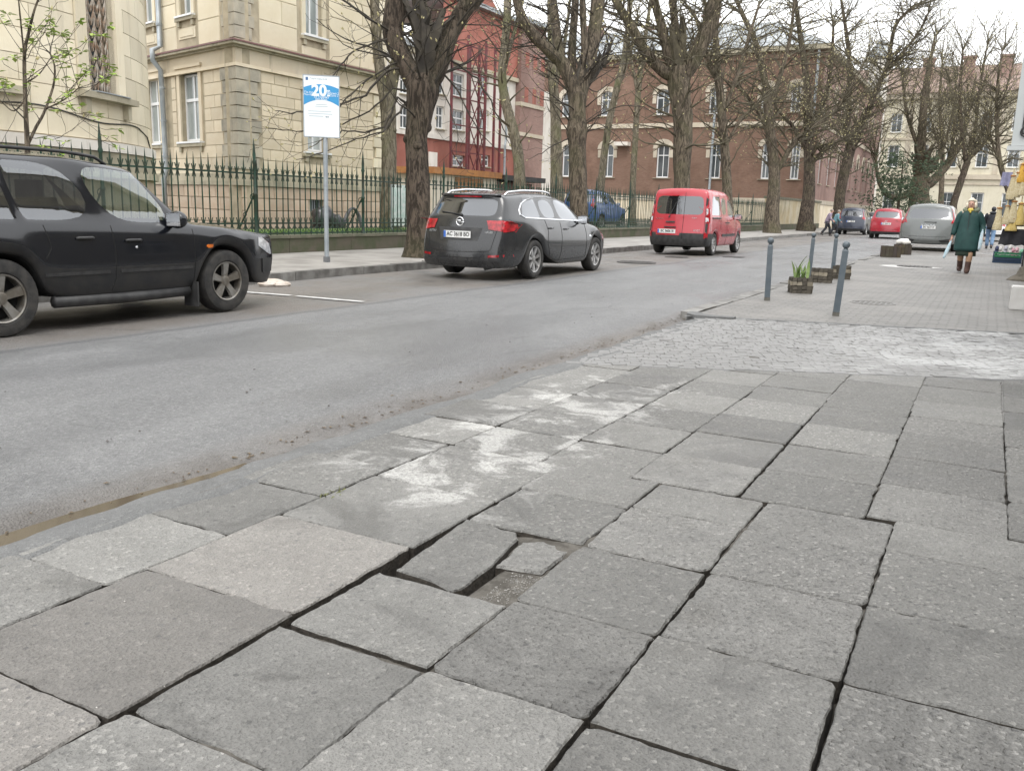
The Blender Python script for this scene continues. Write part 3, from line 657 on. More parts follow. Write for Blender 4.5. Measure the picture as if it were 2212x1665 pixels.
class Car:
    def __init__(s, name, label, loc, sp, rz=R(90), group='parked cars'):
        s.sp = sp; s.root = thing(name, label, sp.get('cat', 'car'), loc, rz, group); s.loft()
    def loft(s):
        sp = s.sp; wb = sp['wb']; Rr = sp['archR']; zc = sp['wr']; W = sp['W']
        xr, xf = sp['rear'], sp['front']; up = sp['up']; Al, Au = up[-1]; cowl = sp['cowl']
        xs = [k[0] for k in up]+[cowl]+sp['hoodx']+[xf]
        for ax in (0, wb):
            for q in (-1.1, -1.0, -.85, -.5, 0, .5, .85, 1.0, 1.1): xs.append(ax+q*Rr)
        xs = sorted(x for x in xs if xr-1e-6 <= x <= xf+1e-6); keep = []; must = set(round(k[0], 4) for k in up) | {round(cowl, 4), round(xf, 4)}
        for x in xs:
            if keep and x-keep[-1] < .05:
                if round(x, 4) in must and round(keep[-1], 4) not in must: keep[-1] = x
                elif round(x, 4) in must: keep.append(x)
                continue
            keep.append(x)
        xs = keep; s.xs = xs; n = len(xs)
        def arch(x):
            z = sp['sill'] if not isinstance(sp['sill'], list) else lin(x, sp['sill'])
            for ax in (0, wb):
                dx = abs(x-ax)
                if dx < Rr: z = max(z, zc+math.sqrt(max(0, Rr*Rr-dx*dx)))
            return z
        z3, z4, z5 = (lambda x, k=k: lin(x, sp[k]) if isinstance(sp[k], list) else sp[k] for k in ('z3', 'z4', 'z5'))
        P = {}
        for i, x in enumerate(xs):
            Wx = W*lin(x, sp['plan']); za = arch(x); bz = lin(x, sp['belt'])
            gh = x <= Al+1e-6; xu = lin(x, up) if gh else x
            ys = [0, .55, .94, .985, 1, .99, sp.get('f6', .955)]
            zs = [sp['floor'], sp['floor'] if za < zc+.05 else za-.02, za, max(z3(x), za+.05), max(z4(x), za+.1), max(z5(x), za+.14), bz]
            zs[6] = max(zs[6], zs[5]+.04)
            for j in range(7): P[i, j] = Vector((x, Wx*ys[j], zs[j]))
            if gh:
                wt = lin(xu, sp['wintop']); re = lin(xu, sp['roofedge']); rc = lin(xu, sp['roofcen']); Wu = W*lin(xu, sp.get('planu', sp['plan']))
                P[i, 7] = Vector((x+(xu-x)*.06, Wx*sp.get('f7', .93), bz+.03))
                P[i, 8] = Vector((xu, Wu*sp['ft'], wt)); P[i, 9] = Vector((xu, Wu*sp['fr'], re))
                for k in range(1, 5): P[i, 9+k] = Vector((xu+sp.get('crown', .0)*(1-FR[k]**2) if i == 0 else xu, Wu*sp['fr']*FR[k]*.97, re+(rc-re)*(1-FR[k]**2)))
            else:
                he = lin(x, sp['hoode']); hc = lin(x, sp['hoodc'])
                for k, fy in enumerate((.90, .84, .74, .62, .45, .23, 0)):
                    P[i, 7+k] = Vector((x, Wx*fy, he+(hc-he)*(1-(fy/.9)**2)))
        if True:                                              # tail and nose rake
            for j, dx in zip(range(2, 10), sp['tail']): P[0, j].x = xr+dx
            for k in range(10, 14): P[0, k].x = P[0, 9].x-sp.get('tbulge', .06)*(1-FR[k-9]**2)
            for j, dx in zip(range(2, 7), sp['nose']): P[n-1, j].x = xf+dx
            for k in range(7, 14): P[n-1, k].x = xf+sp['nose'][4]+sp.get('nbulge', .12)*(1-((P[n-1, k].y/P[n-1, 6].y))**2)
        # extra cage columns of the tail and nose
        for j in range(2, 9):
            for k in range(1, 5):
                P['t', j, k] = Vector((P[0, j].x-sp.get('tbulge', .06)*(1-FR[k]**2), P[0, j].y*FR[k], P[0, j].z+(.0 if j > 2 else .0)))
        for j in range(2, 6):
            for k in range(7, 14):
                fy = P[n-1, k].y/P[n-1, 6].y; P['n', j, k] = Vector((P[n-1, j].x+sp.get('nbulge', .12)*(1-fy*fy), P[n-1, j].y*fy, P[n-1, j].z))
        T = lambda j, k: (0, j) if k == 0 else ((0, 9+k) if j == 9 else ('t', j, k))
        N_ = lambda j, k: (n-1, j) if k == 6 else ((n-1, k) if j == 6 else ('n', j, k))
        faces = []; tg = sp['tag']
        for i in range(n-1):
            xm = (xs[i]+xs[i+1])/2; ishood = xs[i+1] > Al+1e-6; ws = ishood and xs[i] <= Al+1e-6
            for j in range(13):
                nm = None
                if ws and j >= 8: nm = 'windscreen'
                elif j == 7 and not ishood:
                    for gi, (g0, g1) in enumerate(sp['glass']):
                        if g0-1e-4 <= xs[i] and xs[i+1] <= g1+1e-4: nm = 'side_window_%d' % gi
                nm = nm or tg('side', xm, j) or ('floor' if j < 2 else 'body')
                faces.append(([(i, j), (i+1, j), (i+1, j+1), (i, j+1)], nm))
        for j in range(2, 9):
            for k in range(4):
                nm = tg('tail', k, j) or 'body'
                faces.append(([T(j, k), T(j+1, k), T(j+1, k+1), T(j, k+1)], nm))
        for j in range(2, 6):
            for k in range(6, 13): faces.append(([N_(j, k), N_(j, k+1), N_(j+1, k+1), N_(j+1, k)], tg('nose', k, j) or 'body'))
        keys = list(P); vid = {}; verts = []
        for kx in keys:
            for sgn in (1, -1):
                p = P[kx]
                if abs(p.y) < 1e-6 and sgn < 0: vid[kx, -1] = vid[kx, 1]; continue
                vid[kx, sgn] = len(verts); verts.append((p.x, p.y*sgn, p.z))
        names = []; F = []; mi = []
        def addf(q, nm):
            if nm not in names: names.append(nm)
            F.append(q); mi.append(names.index(nm))
        for q, nm in faces:
            for sgn in (1, -1):
                a = [vid[k, sgn] for k in q]
                a = [x for t, x in enumerate(a) if x not in a[:t]]
                if len(a) < 3: continue
                nn = nm+('.l' if sgn > 0 else '.r') if nm.startswith(('side_window', 'lamp')) else nm
                addf(a if sgn > 0 else a[::-1], nn)
        me = bpy.data.meshes.new('cage'); me.from_pydata(verts, [], F)
        for nm in names: me.materials.append(None)
        me.polygons.foreach_set('material_index', mi); me.update()
        # creases: wheel-arch / sill line and glass borders
        bm = bmesh.new(); bm.from_mesh(me); bmesh.ops.recalc_face_normals(bm, faces=bm.faces)
        cl = bm.edges.layers.float.get('crease_edge') or bm.edges.layers.float.new('crease_edge')
        sill = set(vid[(i, 2), sg] for i in range(n) for sg in (1, -1))
        for e in bm.edges:
            fm = set(f.material_index for f in e.link_faces)
            if e.verts[0].index in sill and e.verts[1].index in sill: e[cl] = .9
            elif len(fm) > 1 and not {names[t] for t in fm} <= {'body', 'floor'}: e[cl] = sp.get('crease', .35)
        bm.to_mesh(me); bm.free()
        ob = bpy.data.objects.new('cage', me); col.objects.link(ob); md = ob.modifiers.new('s', 'SUBSURF'); md.levels = 2; md.render_levels = 2
        dg = bpy.context.evaluated_depsgraph_get(); ev = bpy.data.meshes.new_from_object(ob.evaluated_get(dg)); bpy.data.objects.remove(ob)
        V = [q.co.copy() for q in ev.vertices]; s.bvh = BVHTree.FromPolygons(V, [tuple(q.vertices) for q in ev.polygons])
        s.parts = {}
        nrm = [q.normal.copy() for q in ev.vertices]
        for k, nm in enumerate(names):
            fl = [tuple(q.vertices) for q in ev.polygons if q.material_index == k]
            if not fl: continue
            used = sorted({x for q in fl for x in q}); mp = {x: t for t, x in enumerate(used)}
            base = nm.split('.')[0].rstrip('0123456789').rstrip('_'); base = {'lamp': 'tail_lamp'}.get(base, base)
            mm = sp['mats'].get(nm) or sp['mats'].get(nm.split('.')[0]) or sp['mats'].get(base) or sp['mats']['body']
            m2 = mesh(base, [V[x] for x in used], [tuple(mp[x] for x in q) for q in fl], mm, None, True)
            m2.normals_split_custom_set_from_vertices([nrm[x] for x in used])
            s.parts[nm] = link(base, m2, s.root)
        for ax in (0, wb):
            for sd in (1, -1):
                wheel(s.root, (ax, sd*sp['tr'], sp['wr']), sp['wr'], sp.get('ww', .2), sd, sp['nsp'], sp['rim'], sp.get('spw', .5), sp.get('rr', .66))
        if 'inner' not in sp or sp['inner']:
            b = MB()                                           # dark tub so that one does not look through the cabin floor
            b.box(((xr+Al)/2+.1, 0, sp['floor']+.14), (Al-xr-.5, W*1.5, .2)); b.build('cabin_floor', M['under'], s.root)
    def side(s, x, z, sg=-1, off=.003):
        h = s.bvh.ray_cast(Vector((x, sg*2.5, z)), Vector((0, -sg, 0)))
        return (h[0]+Vector((0, sg*off, 0))) if h[0] else Vector((x, sg*s.sp['W'], z))
    def end(s, y, z, sg=-1, off=.003):
        h = s.bvh.ray_cast(Vector((sg*9+(0 if sg < 0 else 0), y, z)), Vector((-sg, 0, 0)))
        return (h[0]+Vector((sg*off, 0, 0))) if h[0] else Vector((s.sp['rear'] if sg < 0 else s.sp['front'], y, z))
    def line(s, pts, how='side', w=.010, sg=-1, step=.04, name='panel_gap', m=None, off=.0):
        """dark shut line following the body surface"""
        q = []
        for (a, c), (d, e) in zip(pts, pts[1:]):
            k = max(1, int(math.hypot(d-a, e-c)/step))
            for t in range(k): q.append((a+(d-a)*t/k, c+(e-c)*t/k))
        q.append(pts[-1]); f = s.side if how == 'side' else s.end
        b = MB(); b.tube([f(x, z, sg, off) for x, z in q], w/2, 4); return b.build(name, m or M['seam'], s.root)
    def patch(s, poly, m, name, how='side', sg=-1, t=.006, parent=None, grid=.05):
        """a closed panel following the body: lamp, trim, plate recess, window surround"""
        f = s.side if how == 'side' else s.end
        n = len(poly); vs2 = []; ed = []
        pts = []
        for i in range(n):
            a = Vector(poly[i]); c = Vector(poly[(i+1) % n]); k = max(1, int((c-a).length/grid))
            for j in range(k): pts.append(a+(c-a)*(j/k))
        k = len(pts); ed = [(i, (i+1) % k) for i in range(k)]
        x0, x1 = min(p.x for p in pts), max(p.x for p in pts); y0, y1 = min(p.y for p in pts), max(p.y for p in pts)
        inn = []
        def inside(q):
            c_ = False
            for i in range(k):
                a, b_ = pts[i], pts[i-1]
                if (a.y > q.y) != (b_.y > q.y) and q.x < (b_.x-a.x)*(q.y-a.y)/(b_.y-a.y)+a.x: c_ = not c_
            return c_
        gx = x0+grid
        while gx < x1:
            gy = y0+grid
            while gy < y1:
                if inside(Vector((gx, gy))): inn.append(Vector((gx, gy)))
                gy += grid
            gx += grid
        r_ = geometry.delaunay_2d_cdt(pts+inn, ed, [], 1, 1e-5)
        v2, fs = r_[0], r_[2]
        nv = Vector((0, sg, 0)) if how == 'side' else Vector((sg, 0, 0))
        base = [f(p.x, p.y, sg, .0) for p in v2]; top = [q+nv*t for q in base]; N = len(v2)
        b = MB(); b.add([q-nv*.004 for q in base]+top, [tuple(N+i for i in q) for q in fs]+[(i, (i+1) % k, N+(i+1) % k, N+i) for i in range(k)])
        o = b.build(name, m, parent or s.root); fixn(o); o.data.shade_smooth(); o.data.set_sharp_from_angle(angle=R(40)); return o
    def plate(s, y, z, txt, w=.52, h=.112, sg=-1):
        p = s.end(y, z, sg, .018)
        pl = MB().box((0, 0, 0), (.012, w, h)).build('number_plate', M['plate'], s.root); pl.location = p
        MB().box((-.0075, w/2-.022, 0), (.004, .042, h*.94)).build('blue_band', M['plate_blue'], pl)
        text_mesh(txt, h*.86, M['black'], 'plate_text', pl, frame((-.0072, -.02, 0), (0, -1, 0), (0, 0, 1)), .001, sx=.86, bold=.002)
        return pl
    def handle(s, x, z, sg=-1, m=None):
        p = s.side(x, z, sg, .018); b = MB(); b.tube([(x-.09, p.y-.012*sg, z), (x-.07, p.y, z+.004), (x+.07, p.y, z+.004), (x+.09, p.y-.012*sg, z)], [.011, .014, .014, .011], 8)
        return b.build('door_handle', m or M['plastic'], s.root, smooth=True)
    def mirror(s, x, z, m, sg=-1, sz=1.0, lens=True):
        y = s.side(x, z, sg, 0).y; b = MB()
        b.sphere((x, y+sg*.13, z+.03), (.075*sz, .115*sz, .085*sz), 12, 8)
        for p in b.v: p.x = max(p.x, x-.045*sz)
        b.bar((x+.02, y-.01*sg, z-.03), (x+.01, y+sg*.07, z-.02), .05, .035)
        o = b.build('door_mirror', m, s.root, smooth=True, sharp=50)
        if lens: MB().box((x-.047*sz, y+sg*.13, z+.03), (.006, .18*sz, .12*sz)).build('mirror_glass', M['chrome'], o)
        return o
    def rails(s, x0, x1, yoff, m, zoff=.045, r=.014, sgs=(1, -1)):
        for sg in sgs:
            pts = []
            for t in frange(x0, x1, .12):
                h = s.bvh.ray_cast(Vector((t, sg*yoff, 3)), Vector((0, 0, -1))); z = h[0].z if h[0] else 1.5
                e = min((t-x0), (x1-t)); pts.append((t, sg*yoff, z+zoff*min(1, e/.12)))
            b = MB(); b.tube(pts, r, 8); b.build('roof_rail', m, s.root, smooth=True)
    def wiper(s, y0, z0, y1, z1):
        a = s.end(y0, z0, -1, .025); c = s.end(y1, z1, -1, .02); b = MB(); b.bar(a, c, .018, .014); b.sphere(a, .025, 8, 6); b.build('rear_wiper', M['plastic'], s.root)

def common(**k):
    d = dict(plan=[(-9, 1), (9, 1)], floor=.24, sill=.26, z3=.40, z4=.58, z5=.78, f6=.955, hoodx=[], crease=.7); d.update(k); return d

# ---- black estate SUV in front, left
P_BLK = paint('black_paint', (.006, .007, .010), .14, .3, drops=False, dirt=(.02, .019, .018))
M['clad'] = mat('dark_grey_cladding', (.014, .0145, .016), .4, (.024, .023, .022), 6, .15, 90)
spF = common(wb=2.525, W=.868, wr=.335, archR=.40, tr=.735, ww=.215, rear=-.95, front=3.34, floor=.27, sill=.27, z3=.38, z4=.56, z5=.80, f6=.945, f7=.905,
    plan=[(-.95, .93), (-.6, .985), (.2, 1), (2.4, 1), (2.95, .97), (3.18, .90), (3.34, .80)], planu=[(-.9, .96), (-.3, 1), (1, 1), (1.5, .97)],
    belt=[(-.95, .985), (1, .955), (2.0, .925), (2.6, .885), (3.2, .80), (3.34, .75)], up=[(-.95, -.72), (-.72, -.56), (.20, .05), (.26, .11), (1.06, .73), (1.12, .79), (1.55, 1.12), (1.95, 1.46)],
    glass=[(-.72, .20), (.26, 1.06), (1.12, 1.95)], crease=1.0, cowl=2.16, hoodx=[2.4, 2.8, 3.05, 3.22], hoode=[(2.16, .945), (2.7, .90), (3.2, .83), (3.34, .775)], hoodc=[(2.16, .985), (2.7, .95), (3.22, .87), (3.34, .80)],
    wintop=[(-.8, 1.46), (0, 1.495), (.9, 1.49), (1.46, 1.44)], roofedge=[(-.8, 1.525), (0, 1.555), (.9, 1.55), (1.46, 1.485)], roofcen=[(-.8, 1.565), (0, 1.595), (.9, 1.59), (1.46, 1.515)],
    ft=.815, fr=.745, tail=[.03, 0, 0, .03, .07, .09, .2, .26], nose=[-.02, .03, .05, .04, .02], nbulge=.10, nsp=5, spw=.95, rim=M['alloy'], rr=.63,
    tag=lambda kd, a, j: ('cladding' if (kd == 'side' and 2 <= j <= 3) or (kd in ('tail', 'nose') and j <= 3) else ('rear_window' if kd == 'tail' and j == 7 and a >= 1 else None)),
    mats=dict(body=P_BLK, cladding=M['clad'], floor=M['under'], windscreen=M['glass_clear'], rear_window=M['glass_tint'], side_window_0=M['glass_tint'], side_window_1=M['glass_tint'], side_window_2=M['glass_clear']))
fx, fy = -8.16, 4.525
c = Car('parked_car', 'black estate off-roader with dirty alloy wheels, cut off at the left edge', (fx, fy, 0), spF)
for sg in (-1, 1):
    c.line([(1.10, .94), (1.11, .7), (1.10, .45), (1.06, .33)], sg=sg); c.line([(2.07, .9), (2.06, .6), (2.05, .36)], sg=sg)
    c.line([(.42, .95), (.46, .75), (.40, .66)], sg=sg); c.handle(.80, .83, sg); c.handle(1.48-.16, .80, sg)
    c.mirror(1.80, .97, P_BLK, sg, 1.05)
    c.patch([(2.22, .72), (2.235, .705), (2.30, .705), (2.315, .72), (2.30, .74), (2.235, .74)], M['orange_lens'], 'side_indicator', sg=sg, t=.012)
    c.patch([(3.03, .70), (3.22, .62), (3.28, .60), (3.32, .60), (3.28, .72), (3.12, .80), (3.05, .80)], M['clear_lens'], 'headlamp', sg=sg, t=.008)
    c.patch([(.38, .53), (1.03, .53), (1.03, .50), (.38, .50)], M['plastic'], 'door_trim', sg=sg, t=.010); c.patch([(1.15, .53), (2.02, .53), (2.02, .50), (1.15, .50)], M['plastic'], 'door_trim', sg=sg, t=.010)
    b = MB(); b.box((2.05, sg*.80, .23), (.02, .2, .26)); b.build('mud_flap', M['plastic'], c.root)
    b = MB(); b.tube([(.48, sg*.80, .265), (1.2, sg*.815, .255), (2.0, sg*.80, .265)], .055, 8); b.build('sill_guard', M['plastic'], c.root, smooth=True)
    c.patch([(3.09, .56), (3.32, .54), (3.34, .40), (3.11, .40)], M['plastic'], 'front_bumper_trim', sg=sg, t=.012)
    MB().sphere((1.35, sg*(abs(c.side(1.35, .72, sg, 0).y)), .735), (.014, .008, .014), 8, 6).build('door_lock', M['chrome'], c.root)
c.rails(-.5, 1.25, .60, M['plastic'], .05, .016)
c.patch([(-.55, .68), (.55, .68), (.55, .58), (-.55, .58)], M['plastic'], 'grille', 'end', 1, .01)
for yy in (.36, -.36):                                            # front seats
    b = MB(); b.box((1.0, yy, .56), (.5, .48, .2)); b.box((.72, yy, .88), (.16, .46, .6), Matrix.Rotation(R(-14), 3, 'Y')); b.box((.62, yy, 1.25), (.1, .26, .18)); b.build('seat', M['seat'], c.root)
b = MB(); b.box((-.05, 0, .88), (.16, 1.25, .6), Matrix.Rotation(R(-14), 3, 'Y')); b.build('rear_seat', M['seat'], c.root)
b = MB(); b.box((1.75, 0, .84), (.4, 1.4, .2)); b.build('dashboard', M['seat'], c.root)
b = MB(); Mw = Matrix.Rotation(R(65), 3, 'Y'); b.tube([Vector((1.45, .36, .95))+Mw @ Vector((.18*math.cos(t*.393), .18*math.sin(t*.393), 0)) for t in range(17)], .014, 6); b.build('steering_wheel', M['plastic'], c.root)

# ---- dark grey estate car
P_GRY = paint('dark_grey_paint', (.018, .019, .021), .18, .45, dirt=(.05, .048, .045))
spA = common(wb=2.685, W=.905, wr=.332, archR=.375, tr=.775, ww=.215, rear=-1.05, front=3.60, floor=.2, sill=.21, z3=.33, z4=.55, z5=[(-1.05, .80), (0, .79), (2, .74), (3.6, .62)], f6=.93, f7=.905,
    plan=[(-1.05, .86), (-.8, .945), (-.3, .99), (.3, 1), (2.4, .995), (2.9, .97), (3.3, .88), (3.6, .70)], planu=[(-1, .84), (-.6, .93), (0, .97), (1, .98), (1.7, .93)],
    belt=[(-1.05, 1.02), (-.4, 1.01), (1.0, .965), (2.1, .915), (2.9, .85), (3.6, .66)], up=[(-1.05, -.78), (-.86, -.66), (-.42, -.22), (.30, .14), (.37, .22), (.98, .78), (1.06, .88), (1.5, 1.05), (2.04, 1.42)],
    glass=[(-.42, .30), (.37, .98), (1.06, 2.04)], cowl=2.28, hoodx=[2.6, 3.0, 3.3], hoode=[(2.28, .955), (2.9, .87), (3.6, .66)], hoodc=[(2.28, .985), (2.9, .93), (3.4, .80), (3.6, .70)],
    wintop=[(-.8, 1.33), (-.3, 1.345), (.3, 1.37), (.9, 1.375), (1.42, 1.325)], roofedge=[(-.8, 1.385), (0, 1.44), (.8, 1.45), (1.42, 1.38)], roofcen=[(-.8, 1.41), (0, 1.485), (.8, 1.50), (1.42, 1.42)],
    ft=.80, fr=.71, tail=[.05, -.01, 0, .06, .10, .13, .34, .30], tbulge=.13, nose=[-.05, .02, .02, 0, -.03], nsp=7, spw=.62, rim=M['alloy_clean'], rr=.68,
    tag=lambda kd, a, j: ('rear_window' if kd == 'tail' and j == 7 and a >= 1 else ('rear_bumper' if kd == 'tail' and j <= 2 else None)),
    mats=dict(body=P_GRY, rear_bumper=P_GRY, floor=M['under'], windscreen=M['glass_dark'], rear_window=M['glass_dark'], side_window=M['glass_dark']))
c = Car('parked_car', 'dark grey estate car with silver roof rails parked by the big tree', (-7.82, 13.78, 0), spA)
for sg in (-1, 1):
    c.line([(1.02, .97), (1.03, .7), (1.0, .4), (.95, .29)], sg=sg); c.line([(2.14, .92), (2.16, .6), (2.13, .3)], sg=sg)
    c.line([(.40, 1.0), (.47, .8), (.43, .62), (.52, .45), (.62, .31), (.95, .29), (2.1, .30)], sg=sg); c.handle(.58, .86, sg, P_GRY); c.handle(1.22, .84, sg, P_GRY)
    c.mirror(1.86, .98, M['plastic'], sg); 
    c.patch([(-1.0, .985), (-.75, .975), (-.60, .93), (-.62, .88), (-.74, .82), (-.97, .80)], M['red_lens'], 'tail_lamp', sg=sg, t=.012)
    c.patch([(2.28, .72), (2.36, .72), (2.37, .69), (2.29, .69)], M['chrome'], 'side_badge', sg=sg, t=.006)
    c.patch([(3.0, .74), (3.3, .70), (3.42, .62), (3.3, .6), (3.1, .64)], M['clear_lens'], 'headlamp', sg=sg)
    # chrome window surround
    c.line([(2.0, .985), (1.5, .992), (.9, 1.005), (.3, 1.02), (-.30, 1.035), (-.44, 1.09), (-.42, 1.17), (-.30, 1.27), (-.1, 1.335), (.2, 1.375), (.7, 1.39), (1.15, 1.36), (1.45, 1.31), (1.62, 1.24), (2.0, .985)], sg=sg, w=.03, name='window_trim', m=M['chrome'], off=.0)
    y_ = .5*sg
    c.patch([(.48*sg, .985), (.84*sg, .99), (.84*sg, .80), (.53*sg, .84)], M['red_lens'], 'tail_lamp', 'end', -1, .012)
    c.patch([(.56*sg, .42), (.84*sg, .44), (.84*sg, .40), (.56*sg, .385)], M['red_lens'], 'reflector', 'end', -1, .006)
    c.line([(.62*sg, .98), (.66*sg, .80), (.60*sg, .52), (.54*sg, .48), (0, .46)], 'end', sg=-1)
c.line([(-.40, .37), (.40, .37), (.40, .25), (-.40, .25), (-.40, .37)], 'end'); 
c.patch([(-.42, .86), (.42, .86), (.36, .65), (-.36, .65)], M['plastic'], 'plate_recess', 'end', -1, .004)
c.plate(.02, .745, 'AC 3618 BO')
p = c.end(0, .955, -1, .012); b = MB(); b.tube([p+Vector((0, .068*math.cos(t*.2618), .068*math.sin(t*.2618))) for t in range(25)], .011, 6); b.bar(p+Vector((0, .085, .012)), p+Vector((0, -.01, .016)), .016); b.bar(p+Vector((0, .01, -.016)), p+Vector((0, -.085, -.012)), .016); b.bar(p+Vector((0, -.02, .018)), p+Vector((0, .02, -.018)), .014); b.build('badge', M['chrome'], c.root, smooth=True)
q = c.end(.55, .82, -1, .01); text_mesh('ASTRA', .05, M['chrome'], 'badge_lettering', c.root, frame(c.end(.55, .79, -1, .012), (0, -1, 0), (0, 0, 1)))
text_mesh('ecoFLEX', .05, M['chrome'], 'badge_lettering', c.root, frame(c.end(-.53, .79, -1, .012), (0, -1, 0), (0, 0, 1)))
c.rails(-.62, 1.15, .565, M['chrome'], .05, .018)
b = MB(); b.tube([c.end(y, 1.36, -1, .03)+Vector((.02, 0, .035)) for y in frange(-.58, .58, .1)], .022, 8); b.build('roof_spoiler', P_GRY, c.root, smooth=True)
c.patch([(-.26, 1.375), (.26, 1.375), (.26, 1.355), (-.26, 1.355)], M['red_lens'], 'brake_lamp', 'end', -1, .045)
c.wiper(0, 1.07, .44, 1.11)
b = MB(); b.tube([(-1.0, -.45, .2), (-.7, -.45, .22)], .035, 10); b.build('exhaust_pipe', M['plastic'], c.root)

# ---- red van
P_RED = paint('faded_red_paint', (.40, .028, .042), .25, .5, dirt=(.24, .07, .065))
spK = common(wb=2.697, W=.905, wr=.315, archR=.365, tr=.765, ww=.195, rear=-.70, front=3.50, floor=.22, sill=.26, z3=.40, z4=.62, z5=[(-.7, .92), (2.2, .90), (3.5, .75)], f6=.975, f7=.965,
    plan=[(-.70, .93), (-.5, .985), (.3, 1), (2.4, .99), (2.9, .96), (3.2, .89), (3.5, .72)], planu=[(-.6, .95), (-.2, 1), (1.2, 1), (1.9, .95)],
    belt=[(-.7, 1.09), (.5, 1.09), (1.6, 1.04), (2.3, 1.02), (3.5, .80)], up=[(-.70, -.57), (-.55, -.45), (-.42, -.30), (.42, .36), (.52, .46), (1.10, 1.04), (1.22, 1.14), (1.6, 1.36), (2.10, 1.62)],
    glass=[(-.42, .42), (.52, 1.10), (1.22, 2.10)], cowl=2.45, hoodx=[2.7, 3.0, 3.3], hoode=[(2.45, 1.05), (3.0, .97), (3.5, .80)], hoodc=[(2.45, 1.09), (3.0, 1.03), (3.4, .90), (3.5, .85)],
    wintop=[(-.7, 1.64), (.5, 1.66), (1.2, 1.63), (1.62, 1.56)], roofedge=[(-.7, 1.80), (.3, 1.82), (1.2, 1.79), (1.62, 1.68)], roofcen=[(-.7, 1.85), (.3, 1.88), (1.2, 1.86), (1.62, 1.74)],
    ft=.905, fr=.845, tail=[.02, -.05, -.04, .02, .035, .04, .10, .15], tbulge=.05, nose=[-.03, .02, .03, 0, -.02], nsp=8, spw=.5, rim=M['alloy_clean'], rr=.66, cat='van',
    tag=lambda kd, a, j: ('rear_window' if kd == 'tail' and j == 7 and a >= 1 else ('bumper' if (kd == 'tail' and j <= 3) or (kd == 'side' and a < -.33 and 2 <= j <= 3) else ('front_bumper' if kd == 'nose' and j <= 3 else None))),
    mats=dict(body=P_RED, bumper=M['plastic'], front_bumper=M['plastic'], floor=M['under'], windscreen=M['glass_dark'], rear_window=M['glass_dark'], side_window=M['glass_dark']))
c = Car('parked_van', 'small red van with twin rear doors parked behind the dark grey estate', (-7.81, 25.08, 0), spK)
for sg in (-1, 1):
    c.line([(1.16, 1.04), (1.16, .6), (1.10, .30)], sg=sg); c.line([(2.2, 1.0), (2.2, .6), (2.22, .3)], sg=sg); c.line([(.46, 1.5), (.47, 1.08), (.47, .7)], sg=sg)
    c.line([(-.38, 1.05), (.45, 1.05)], sg=sg, w=.05, name='sliding_door_rail', m=M['plastic']); c.handle(1.05, .92, sg); c.handle(1.28, .92, sg); c.mirror(1.98, 1.06, M['plastic'], sg, 1.1)
    c.patch([(.62, .60), (2.1, .60), (2.1, .53), (.62, .53)], M['plastic'], 'side_moulding', sg=sg, t=.014)
    c.patch([(-.66, 1.35), (-.57, 1.36), (-.55, 1.1), (-.56, .93), (-.66, .92)], M['red_lens'], 'tail_lamp', sg=sg, t=.012)
    c.patch([(.745*sg, 1.36), (.83*sg, 1.34), (.875*sg, .92), (.765*sg, .92)], M['red_lens'], 'tail_lamp', 'end', -1, .016)
    for zz, hh in ((1.22, .09), (1.0, .065)): c.patch([(.765*sg, zz+hh), (.83*sg, zz+hh*.8), (.845*sg, zz-hh*.8), (.775*sg, zz-hh)], M['clear_lens'], 'reversing_lamp', 'end', -1, .024)
    c.patch([(.735*sg, 1.60), (.79*sg, 1.58), (.825*sg, 1.37), (.745*sg, 1.37)], M['plastic'], 'corner_trim', 'end', -1, .010)
    c.patch([(.77*sg, .90), (.875*sg, .90), (.88*sg, .62), (.78*sg, .62)], M['plastic'], 'corner_trim', 'end', -1, .010)
    c.patch([(.76*sg, .66), (.85*sg, .66), (.85*sg, .49), (.76*sg, .49)], M['red_lens'], 'reflector', 'end', -1, .018)
    c.line([(.73*sg, 1.62), (.745*sg, 1.1), (.75*sg, .5)], 'end')
    c.patch([(2.95, .92), (3.2, .84), (3.36, .74), (3.2, .7), (3.0, .78)], M['clear_lens'], 'headlamp', sg=sg)
c.line([(-.14, 1.74), (-.14, .46)], 'end', w=.012)
c.patch([(.10, .94), (.36, .94), (.36, .90), (.10, .90)], M['plastic'], 'door_handle', 'end', -1, .025)
c.patch([(-.10, .80), (.66, .80), (.62, .55), (-.06, .55)], P_RED, 'plate_recess', 'end', -1, .008)
c.plate(.31, .66, 'BC 9606 III'); c.wiper(.27, 1.06, .10, 1.47)
MB().box(c.end(.22, .775, -1, .02), (.03, .34, .03)).build('plate_lamp_bar', M['plastic'], c.root)
c.patch([(.04, 1.655), (.24, 1.655), (.24, 1.635), (.04, 1.635)], M['red_lens'], 'brake_lamp', 'end', -1, .012)
text_mesh('RENAULT', .05, M['chrome'], 'badge_lettering', c.root, frame(c.end(.55, 1.0, -1, .008), (0, -1, 0), (0, 0, 1)))
text_mesh('ECO2', .075, M['chrome'], 'badge_lettering', c.root, frame(c.end(-.55, .70, -1, .008), (0, -1, 0), (0, 0, 1)))
text_mesh('kangoo', .05, M['chrome'], 'badge_lettering', c.root, frame(c.end(-.45, 1.05, -1, .008), (0, -1, 0), (0, 0, 1)))

